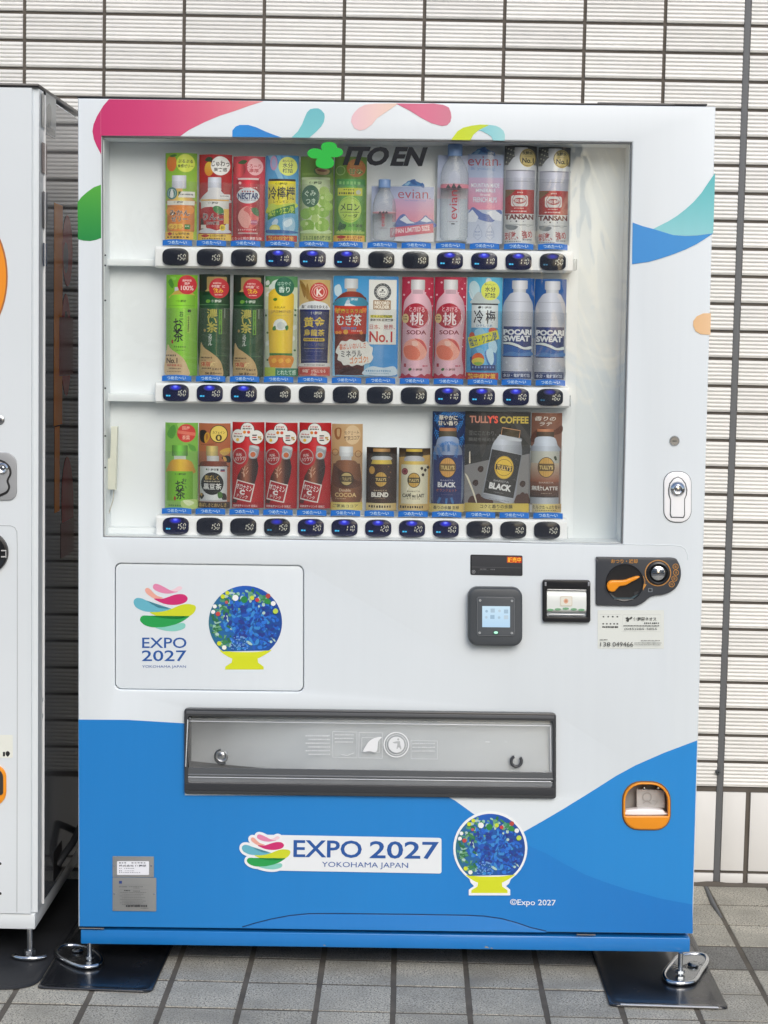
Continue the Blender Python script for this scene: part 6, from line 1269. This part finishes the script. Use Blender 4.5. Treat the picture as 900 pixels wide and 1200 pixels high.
sample(2, 'wide black coffee sample with a big tilted black bottle and coffee beans', R3d, (30, 50, 560, 862), [
    r(30, 50, 560, 800, ('v', (62, 60, 58), (74, 72, 70))), s((84, 80, 76), 160, 60, 230, 130, 210, 300, 170, 420, 150, 300), s((84, 82, 80), 330, 60, 400, 110, 470, 220, 560, 320, 560, 260, 450, 120), p((150, 148, 148), 30, 490, 230, 440, 500, 400, 560, 388, 560, 800, 30, 800), t("TULLY'S", 68, 86, 292, 142, (206, 150, 130), b=.03), t('COFFEE', 312, 90, 540, 142, (206, 186, 96), o=(70, 50, 30), b=.035), t("Y'S", 212, 86, 292, 142, (236, 110, 90), b=.04),
    t('豆にこだわり、', 62, 208, 282, 244, (130, 130, 128), b=0), t('開発を極める。', 62, 262, 290, 292, (130, 130, 128), b=0), [s((70, 48, 40), x - 24, y + 4, x - 8, y - 24, x + 20, y - 20, x + 22, y + 10, x, y + 26) for x, y in ((160, 518), (120, 630), (503, 634))], [line((110, 84, 70), 3, x - 12, y + 14, x, y, x + 10, y - 16) for x, y in ((160, 518), (120, 630), (503, 634))], [s((92, 60, 48), x, 790, x + 16, y, x + 50, y - 6, x + 66, 790) for x, y in ((64, 744), (110, 728), (160, 734), (200, 760), (440, 730), (470, 714), (500, 722))],
    BT, p(('h', (60, 50, 40), (96, 84, 62), (70, 60, 46)), 330, 176, 476, 200, 468, 262, 322, 238), line((206, 160, 120), 6, 322, 238, 330, 178, 476, 202, 468, 262), s((196, 200, 206), 318, 244, 466, 268, 474, 290, 306, 268), p(TONE((62, 60, 60), 1.2, .85), 250, 352, 490, 398, 430, 750, 188, 706), line((206, 208, 212), 3, 250, 352, 490, 398),
    e(350, 502, 78, 94, (206, 170, 60), n=36), e(350, 502, 72, 88, (240, 206, 80), n=36), ring(350, 502, 68, 64, (150, 110, 40), 36), p((60, 50, 34), 284, 472, 418, 492, 414, 536, 280, 516), t("TULLY'S", 292, 486, 408, 522, (240, 206, 120), b=.04, rot=8), t('BARISTA', 268, 606, 392, 622, (190, 190, 190), b=.01, rot=8), t('BLACK', 234, 636, 406, 682, (238, 238, 238), b=.05, rot=9), rule(270, 698, 352, (150, 150, 150), 6, 7, .35, .15), line((210, 212, 216), 3, 186, 712, 430, 756), [line((130, 128, 126), 3, x, y, x + 14, y - 6, x + 20, y + 10) for x, y in ((436, 436), (424, 600), (206, 610), (196, 680))], rule(230, 750, 400, (120, 124, 130), 6, 14, .35, .16),
    r(34, 792, 560, 862, ('h', (190, 170, 90), (236, 222, 150), (214, 196, 110), (226, 200, 90)), 10), t('コクと香りの余韻', 162, 802, 424, 834, (60, 48, 34), b=.025), rule(245, 840, 345, (110, 90, 60), 6, 10), p((240, 232, 214), 66, 380, 74, 372, 78, 470, 66, 474), s((236, 230, 210), 34, 556, 60, 580, 110, 700, 134, 780, 126, 784, 96, 700, 50, 590)], bulge=.007)
sample(2, 'brown and white latte bottle sample on bronze card, rightmost on bottom shelf', R3d, (568, 60, 815, 868), [
    r(568, 60, 815, 805, ('v', (140, 96, 76), (150, 130, 120))), s((110, 74, 60), 570, 240, 640, 180, 740, 200, 812, 160, 812, 220, 700, 250, 580, 300), t('香りの', 592, 88, 760, 124, (226, 216, 206), o=(70, 48, 40), b=.03, sh=.2), t('ラテ', 630, 134, 730, 164, (226, 216, 206), o=(70, 48, 40), b=.03, sh=.2), r(612, 190, 746, 214, ('h', (190, 130, 96), (216, 160, 126), (160, 106, 80)), 5), r(608, 212, 748, 256, TONE((100, 84, 70), 1.2, .75), 4), s(TONE((196, 202, 212), 1.12, .82), 612, 256, 744, 256, 780, 320, 796, 372, 566, 372, 590, 310),
    r(566, 370, 798, 470, TONE((206, 206, 196), 1.06, .86)), r(566, 466, 798, 620, ('v', (206, 190, 170), (160, 96, 66))), r(566, 618, 798, 746, ('v', (140, 90, 66), (76, 64, 60))), r(566, 744, 798, 798, TONE((190, 194, 200), 1.1, .84)), s((66, 76, 56), 750, 416, 768, 410, 776, 440, 762, 442), tull(690, 500, 64, 78, (120, 96, 58), (222, 180, 100)), t('BARISTA', 634, 616, 752, 630, (214, 200, 186), b=0), t('無糖LATTE', 578, 650, 788, 688, (240, 236, 230), b=.04), rule(652, 708, 744, (190, 170, 150), 6, 7), rule(584, 718, 790, (120, 90, 76), 10, 14, .5),
    r(584, 796, 822, 866, ('h', (206, 196, 170), (240, 226, 150), (206, 176, 120)), 3), t('ミルクたっぷり甘み', 588, 808, 816, 838, (60, 50, 40), b=.03), rule(610, 846, 780, (110, 90, 60), 7, 12)])
# ================================================================== neighbouring machine, cut by the left edge of the frame
NY = 0.030
cTop, cBot = wl(43.5, 103, NY), wl(42, 1090, NY)
LXR = (cTop.x + cBot.x) / 2 + .0045
LZT, LZB = cTop.z, cBot.z
M2 = empty('vending_machine', (LXR, NY, 0), (0, math.atan2(cTop.x - cBot.x, cTop.z - cBot.z) * 1.0, 0))
tag(M2, 'neighbouring white vending machine with orange circle, cut off by left edge of photo', 'vending machine')
def P2(x, y, dep=0.0):
    q = wl(x, y, NY + dep); return q.x - LXR, q.z
LW, LD = 1.05, 0.56
_, zdb = P2(40, 1071)
WH2 = wear(mat('white_enamel', (222, 228, 231), .3, coat=.4), 2, .04, .06)
SIDE = wear(mat('glossy_side_panel', (96, 99, 104), .10, spec=.45), 1.6, .08, .02)
b = bmesh.new(); add_box(b, -LW, 0, 0, .06, zdb, LZT)
es = [e_ for e_ in b.edges if all(v.co.x > -.01 for v in e_.verts) and all(v.co.y < .01 for v in e_.verts)]
bmesh.ops.bevel(b, geom=es, offset=.012, segments=5, affect='EDGES')
es = [e_ for e_ in b.edges if abs(e_.verts[0].co.z - zdb) < .001 and abs(e_.verts[1].co.z - zdb) < .001 and all(v.co.y < .03 for v in e_.verts)]
me = bpy.data.meshes.new('door'); b.to_mesh(me); b.free(); obj('door', smooth(me, 40), WH2, M2)
box('door_gasket', -LW, -.006, .0605, .066, zdb + .01, LZT - .006, DGREY, M2)
box('cabinet_body', -LW, -.0025, .0665, LD, LZB + .036, LZT - .004, WH2, M2, .003)
box('side_panel', -.002, .001, .0705, LD - .004, LZB + .040, LZT - .010, SIDE, M2)
box('side_flange', -.002, .003, .0665, .0700, LZB + .036, LZT - .006, mat('bright_flange', (236, 238, 240), .25), M2)
box('base_frame', -LW, -.004, .004, LD, LZB, zdb - .002, WH2, M2, .002)
box('top_cap', -LW, .002, .002, LD - .05, LZT + .001, LZT + .009, BLACK, M2, .003)
for z in (P2(45, 827)[1], P2(45, 846)[1]):
    lathe('rivet', [(.0001, .003), (.004, .0024), (.0055, 0)], 'Y', 14, CHROME, M2, (-.0018, .0655, z)).rotation_euler = (0, 0, pi / 2)
# orange and red shapes and stickers on the side panel
NSP = [0]
def side_print(name, ops, lab=None):
    """ops in (depth, height) metres on the side"""
    me = print_mesh(name, ops, 0, None, 0, lambda x, y: (x, y), 0, 0)
    for v in me.vertices: v.co = Vector((.0012 + .00003 * (NSP[0]) - v.co.y, v.co.x, v.co.z))
    NSP[0] += 1; me.flip_normals(); me.materials.append(attr_mat('side_overlay', rough=.22) if 'side_overlay' not in _m else _m['side_overlay']); me.materials.append(LED)
    return obj(name, me, None, M2, lab)
def side_prints(name, ops):
    for k, q in enumerate(flat(ops)): side_print(name, [q])
def sp(x, y):
    """photo point on the side plane -> (depth, height)"""
    q = on_plane(x, y, Vector((LXR, 0, 0)), Vector((1, 0, 0))); return q.y - NY, q.z
def sr(x0, y0, x1, y1, c):
    (a, z0), (b_, z1) = sp(x0, (y0 + y1) / 2), sp(x1, (y0 + y1) / 2); zt_, zb_ = sp((x0 + x1) / 2, y0)[1], sp((x0 + x1) / 2, y1)[1]
    return r(a, zt_, b_, zb_, c)
def se(cx, cy, rx, ry, c):
    P = [sp(cx + rx * cos(k * pi / 12), cy + ry * sin(k * pi / 12)) for k in range(24)]; return ('p', P, None, c, 0)
O1, R1, R2c_ = (214, 132, 40), (176, 64, 54), (130, 50, 44)
side_prints('side_overlay', [sr(65, 239, 75, 498, O1), sr(65, 500, 71, 600, O1), se(81, 294, 6, 42, R1), se(79, 302, 3, 18, (130, 120, 118)), se(79, 404, 6, 60, R1), se(79, 400, 3, 36, (120, 110, 108)), sr(71, 372, 87, 440, R2c_), se(80, 590, 7, 55, R1), sr(72, 610, 87, 650, R2c_)])
side_prints('side_sticker', [sr(51.5, 110, 55, 150, (150, 152, 150)), sr(56, 112, 68, 160, (140, 146, 146)), se(60, 135, 3, 14, (70, 80, 80)), sr(56.5, 150, 67, 158, (60, 66, 66)), sr(51.5, 168, 57.5, 204, (96, 60, 56)), sr(52, 225, 58, 260, (60, 72, 90)), sr(52, 250, 57, 268, (50, 52, 54)), sr(52, 285, 57, 312, (96, 110, 130))])
# opening with the power lead near the foot of the side
(d0, z0), (d1, z1) = sp(62, 1034), sp(72, 985)
box('lead_opening', .0008, .0016, d0, d1, z0, z1, DARK, M2)
lead = [sp(67, 1005), sp(70, 990), sp(76, 975)]
tube('power_lead', [(.002, (d0 + d1) / 2, (z0 + z1) / 2 - .01), (.012, (d0 + d1) / 2 + .01, (z0 + z1) / 2 + .01), (.022, d1 + .02, z1 - .01), (.028, d1 + .10, z1 + .012), (.020, d1 + .16, z1 - .01), (.012, LD + .02, z1 - .06)], .008, RUBBER, M2, 10)
# front fittings that show
n2 = lambda x, y: P2(x, y)
def pl2(name, loop, y0, th, m, bev=0.0):
    return obj(name, plate_mesh(name, [[n2(*q) for q in loop]], y0, th, bev, px=False), m, M2)
ci = [(x, y) for x, y in circ(-60, 324, 71, 92, 60) if x > -61]
me = print_mesh('x', [('p', [(x, y) for x, y in circ(-60, 324, 72, 93, 60)], None, (176, 110, 60), 0), ('p', circ(-60, 324, 70, 91, 60), None, (244, 150, 38), 0)], 0, None, 0, lambda x, y: n2(x, y))
for v in me.vertices: v.co.y -= .0006
me.materials.append(VINYL); me.materials.append(LED); obj('orange_circle_print', me, None, M2)
X, Z = n2(2, 492); lk2 = lathe('cam_lock', [(.0001, .003), (.0076, .003), (.0095, .002), (.010, 0)], 'Y', 24, ZINC, M2, (X, 0, Z)); box('key_slot', -.004, .004, -.0035, -.0025, -.0007, .0007, DARK, lk2)
GH = mat('grey_handle', (164, 166, 168), .35, .2)
pl2('handle_plate', rrect(-10, 530, 22, 586, (6, 14, 10, 6), 5), -.004, .005, GH, .0014)
pl2('handle_recess', spline([(-7, 541), (5, 539), (14, 546), (16, 555), (12.5, 563), (14.5, 571), (9, 579), (-7, 580)], 4), -.0052, .0012, DARK, .0003)
pl2('lock_handle', spline([(-6, 543.5), (5, 541.5), (12, 548), (13.6, 555), (10.2, 563), (12, 571), (7.5, 576.5), (-6, 577.5)], 4), -.0062, .0014, GH, .0004)
X, Z = n2(6, 548.5); lathe('lock_cylinder', [(.0001, .014), (.003, .0135), (.0042, .0105), (.008, .0115), (.011, .009), (.0115, .005)], 'Y', 24, CHROME, M2, (X, 0, Z))
cz = mat('seam_grey', (176, 180, 182), .5)
seam = [(-40, 615), (14, 616), (19, 618), (21.5, 623), (22, 640), (21.5, 800), (20, 1069)]
tube('panel_seam', [(n2(*q)[0], 0, n2(*q)[1]) for q in seam], .0008, cz, M2, 6)
X, Z = n2(-13, 647)
lathe('coin_dial', [(.0001, .006), (.034, .006), (.038, .008), (.042, .007), (.043, 0)], 'Y', 40, BLACK, M2, (X, 0, Z))
lathe('dial_centre', [(.0001, .013), (.021, .012), (.024, .009), (.024, .006)], 'Y', 30, mat('gold_brown', (150, 112, 62), .4, .3), M2, (X, 0, Z))
me = print_mesh('x', flat([t('つ' if 0 else 'コ', 4, 644, 10, 653, (190, 190, 188), b=.02)]), 0, None, 0, lambda x, y: n2(x, y))
for v in me.vertices: v.co.y -= .0083
me.materials.append(INK); me.materials.append(LED); obj('dial_print', me, None, M2)
me = print_mesh('x', flat([r(-30, 861, 16, 888, (230, 232, 222), 1.5), t('1', 4.6, 881, 6.6, 886, BK), s(BK, 8, 881, 10.5, 880, 12.6, 883, 10, 886.5, 7.6, 884)]), 0, None, 0, lambda x, y: n2(x, y))
for v in me.vertices: v.co.y -= .0005
me.materials.append(INK); me.materials.append(LED); obj('number_sticker', me, None, M2)
pl2('coin_return_rim', rrect(-46, 896, 8.4, 945, (20, 14, 18, 20), 6), -.004, .005, ORANGE, .0018)
pl2('coin_return_window', rrect(-42, 899.5, 5, 931, (16, 11, 3, 3), 5), -.0052, .0014, mat('dark_flap', (58, 54, 52), .3), .0004)
for y in (1012, 1047):
    X, Z = n2(0.5, y); lathe('door_screw', [(.0001, .0012), (.0022, .001), (.003, 0)], 'Y', 10, DARK, M2, (X, 0, Z))

# ================================================================== feet
def to_loc(P):
    q = P - MO; return q.dot(UX), -q.dot(UN), q.dot(UZ)
def mfoot(px, py, kind):
    g = fl(px, py, 0.006); X, Y, Z = to_loc(g)
    f_ = foot(M, X, Y, .002, Z - .002, .0052, ZINC); return f_, X, Y, Z
f1, X1, Y1, Z1 = mfoot(105, 1127, 0); f2, X2, Y2, Z2 = mfoot(797, 1144, 1)
def loc_pts(P, z): return [Vector(to_loc(fl(x, y, z))) for x, y in P]
def bracket(f_, outline, hole, z, rt, th=.004, tip=None):
    P = spline(outline, 5); rim = loc_pts(P, z); tube('foot_bracket', rim, rt, CHROME, f_, 12, closed=True)
    b = bmesh.new(); H = spline(hole, 5); A = loc_pts(P, z); c = sum(A, Vector()) / len(A); B = [c + (a - c) * .55 for a in A] if not hole else None
    bm_ = [b.verts.new(v + Vector((0, 0, .001))) for v in A]
    hp_ = loc_pts(H, z + .001); hv = [b.verts.new(v) for v in hp_]
    n, k = len(bm_), len(hv)
    for i in range(n):
        j = (i + 1) % n; a = int(i * k / n) % k; a2 = int((i + 1) * k / n) % k
        try:
            if a == a2: b.faces.new((bm_[i], bm_[j], hv[a]))
            else: b.faces.new((bm_[i], bm_[j], hv[a2], hv[a]))
        except ValueError: pass
    bmesh.ops.recalc_face_normals(b, faces=b.faces); obj('bracket_plate', b, ZINC, f_)
bracket(f2, [(778, 1142), (783, 1150), (797, 1152.5), (813, 1150), (822, 1138), (829, 1126), (824, 1119), (808, 1118), (795, 1121), (784, 1132)], [(806, 1128), (815, 1126), (820, 1129), (814, 1137), (805, 1136)], .009, .0046)
bracket(f1, [(66, 1115), (74, 1108.5), (92, 1108), (106, 1112), (117, 1120), (119, 1127), (112, 1132), (97, 1133), (82, 1128), (69, 1121)], [(84, 1112), (92, 1110.5), (98, 1114), (94, 1118.5), (86, 1117)], .009, .0046)
for P, f_ in (((91, 1114.5), f1), ((812, 1131), f2)):
    v = loc_pts([P], .012)[0]; lathe('anchor_washer', [(.004, 0), (.011, 0), (.012, .002), (.008, .005), (.005, .006), (.004, .006)], 'Z', 18, ZINC, f_, v)
for x, y in ((120, 1065), (790, 1080)):    # rear feet under the cabinet
    X, Z = (.06 if x < 400 else M_W - .07), 0
    g = MO + UX * X - UN * (DEPTH - .06); foot(M, X, DEPTH - .06, .002, -g.z + .004, .0055, ZINC)
g = fl(35, 1121, 0.006)
fz = LZB + .002
f3 = empty('levelling_foot', (0, 0, 0), parent=M2)
lathe('foot_rod', [(.0062, 0), (.0062, fz - .006)], 'Z', 14, STEEL, f3, (g.x - LXR, g.y - NY, .006))
tube('foot_bracket', [(g.x - LXR + .033 * cos(a), g.y - NY - .0 + .022 * sin(a), .009) for a in [radians(-165 + 150 * i / 12) for i in range(13)]], .005, CHROME, f3, 10)
lathe('foot_nut', [(.006, .014), (.012, .013), (.012, .002), (.006, 0)], 'Z', 6, STEEL, f3, (g.x - LXR, g.y - NY, .008), ang=20)
g2 = fl(-250, 1121, .006)
lathe('foot_rod', [(.0062, 0), (.0062, fz - .006)], 'Z', 14, STEEL, empty('levelling_foot', (0, 0, 0), parent=M2), (-LW + .06, .05, .006))

# ================================================================== base plates under the feet
def ground_plate(name, corners, rad, th, m, label, lip=True, back=None):
    """corners: world XY, counter-clockwise from front left; rounded corners"""
    A = [Vector((c[0], c[1])) for c in corners]; P = []
    for i in range(len(A)):
        p0, p1, p2 = A[i - 1], A[i], A[(i + 1) % len(A)]; rd = rad[i]
        d0, d1 = (p0 - p1).normalized(), (p2 - p1).normalized()
        for k in range(7):
            u = k / 6; a = p1 + d0 * rd * (1 - u) ** 2 + d1 * rd * u ** 2; P.append(a)
    c = sum(A, Vector((0, 0))) / len(A)
    b = bmesh.new(); rg = []
    for sh, z in ((0, .0006), (0, th * .6), (.0015, th), (.006, th + .0005), (.009, th - .0006), (.02, th - .0008)):
        rg.append([(q.x + (c.x - q.x) / max(abs(c.x - q.x), .01) * sh if abs(c.x - q.x) > .02 else q.x, q.y + (c.y - q.y) / max(abs(c.y - q.y), .01) * sh if abs(c.y - q.y) > .02 else q.y, z) for q in P])
    bridge(b, rg); bmesh.ops.recalc_face_normals(b, faces=b.faces); me = bpy.data.meshes.new(name); b.to_mesh(me); b.free()
    o = obj(name, smooth(me, 40), m); tag(o, label, 'base plate', 'plates under the machine feet'); return o
a, b_ = fl(43, 1159), fl(178, 1164)
ground_plate('base_plate', [(a.x, a.y), (b_.x, b_.y), (b_.x + .014, .60), (a.x + .010, .60)], (.012, .020, .01, .01), .0045, MATM, 'glossy black base plate under left front foot of blue machine')
a, b_ = fl(714, 1180), fl(854, 1183.5)
rp = ground_plate('base_plate', [(a.x, a.y), (b_.x, b_.y), (b_.x - .004, .60), (a.x - .008, .60)], (.016, .014, .01, .01), .0045, MATM, 'glossy black base plate with white front strip under right front foot')
s0, s1 = fl(727, 1177.3, .005), fl(842, 1181, .005)
d_ = (s1 - s0); q = bmesh.new(); add_box(q, 0, d_.length, -.0035, .0035, .0050, .0062, .0005)
es_ = obj('edge_strip', q, mat('white_strip', (206, 208, 210), .4), rp, None, (s0.x, s0.y, 0)); es_.rotation_euler = (0, 0, math.atan2(d_.y, d_.x))
a, b_ = fl(-60, 1161), fl(41, 1160)
ground_plate('base_plate', [(a.x - .05, a.y), (b_.x, b_.y + .0), (b_.x + .012, .62), (a.x - .05, .62)], (.03, .06, .01, .01), .004, RUBBER, 'dull black rubber base plate under foot of neighbouring machine')

# ================================================================== street, and an unseen building added across it for reflections
st = box('street', -40, 40, -60, -2.6, -.59, -0.001, wear(mat('asphalt', (96, 97, 99), .85), .4, .2, .1)); tag(st, kind='structure')
bl = empty('reflected_building', (0, -19, 0)); tag(bl, 'unseen grey office block added behind the camera for reflections', 'building')
FAC = wear(mat('facade', (176, 178, 180), .7), .6, .12, .1); WIN_ = mat('dark_window', (40, 46, 54), .1, spec=.8)
box('facade_wall', -14, 2.2, -4, 0, 0, 7.2, FAC, bl); box('facade_wall', 6.2, 16, -4, 0, 0, 5.5, FAC, bl)
for i in range(6):
    for j in range(2):
        box('window', -12.6 + i * 2.4, -11.0 + i * 2.4, .002, .03, 1.0 + j * 3.2, 2.7 + j * 3.2, WIN_, bl)
for i in range(3): box('window', 7 + i * 2.6, 8.7 + i * 2.6, .002, .03, 1, 2.7, WIN_, bl)
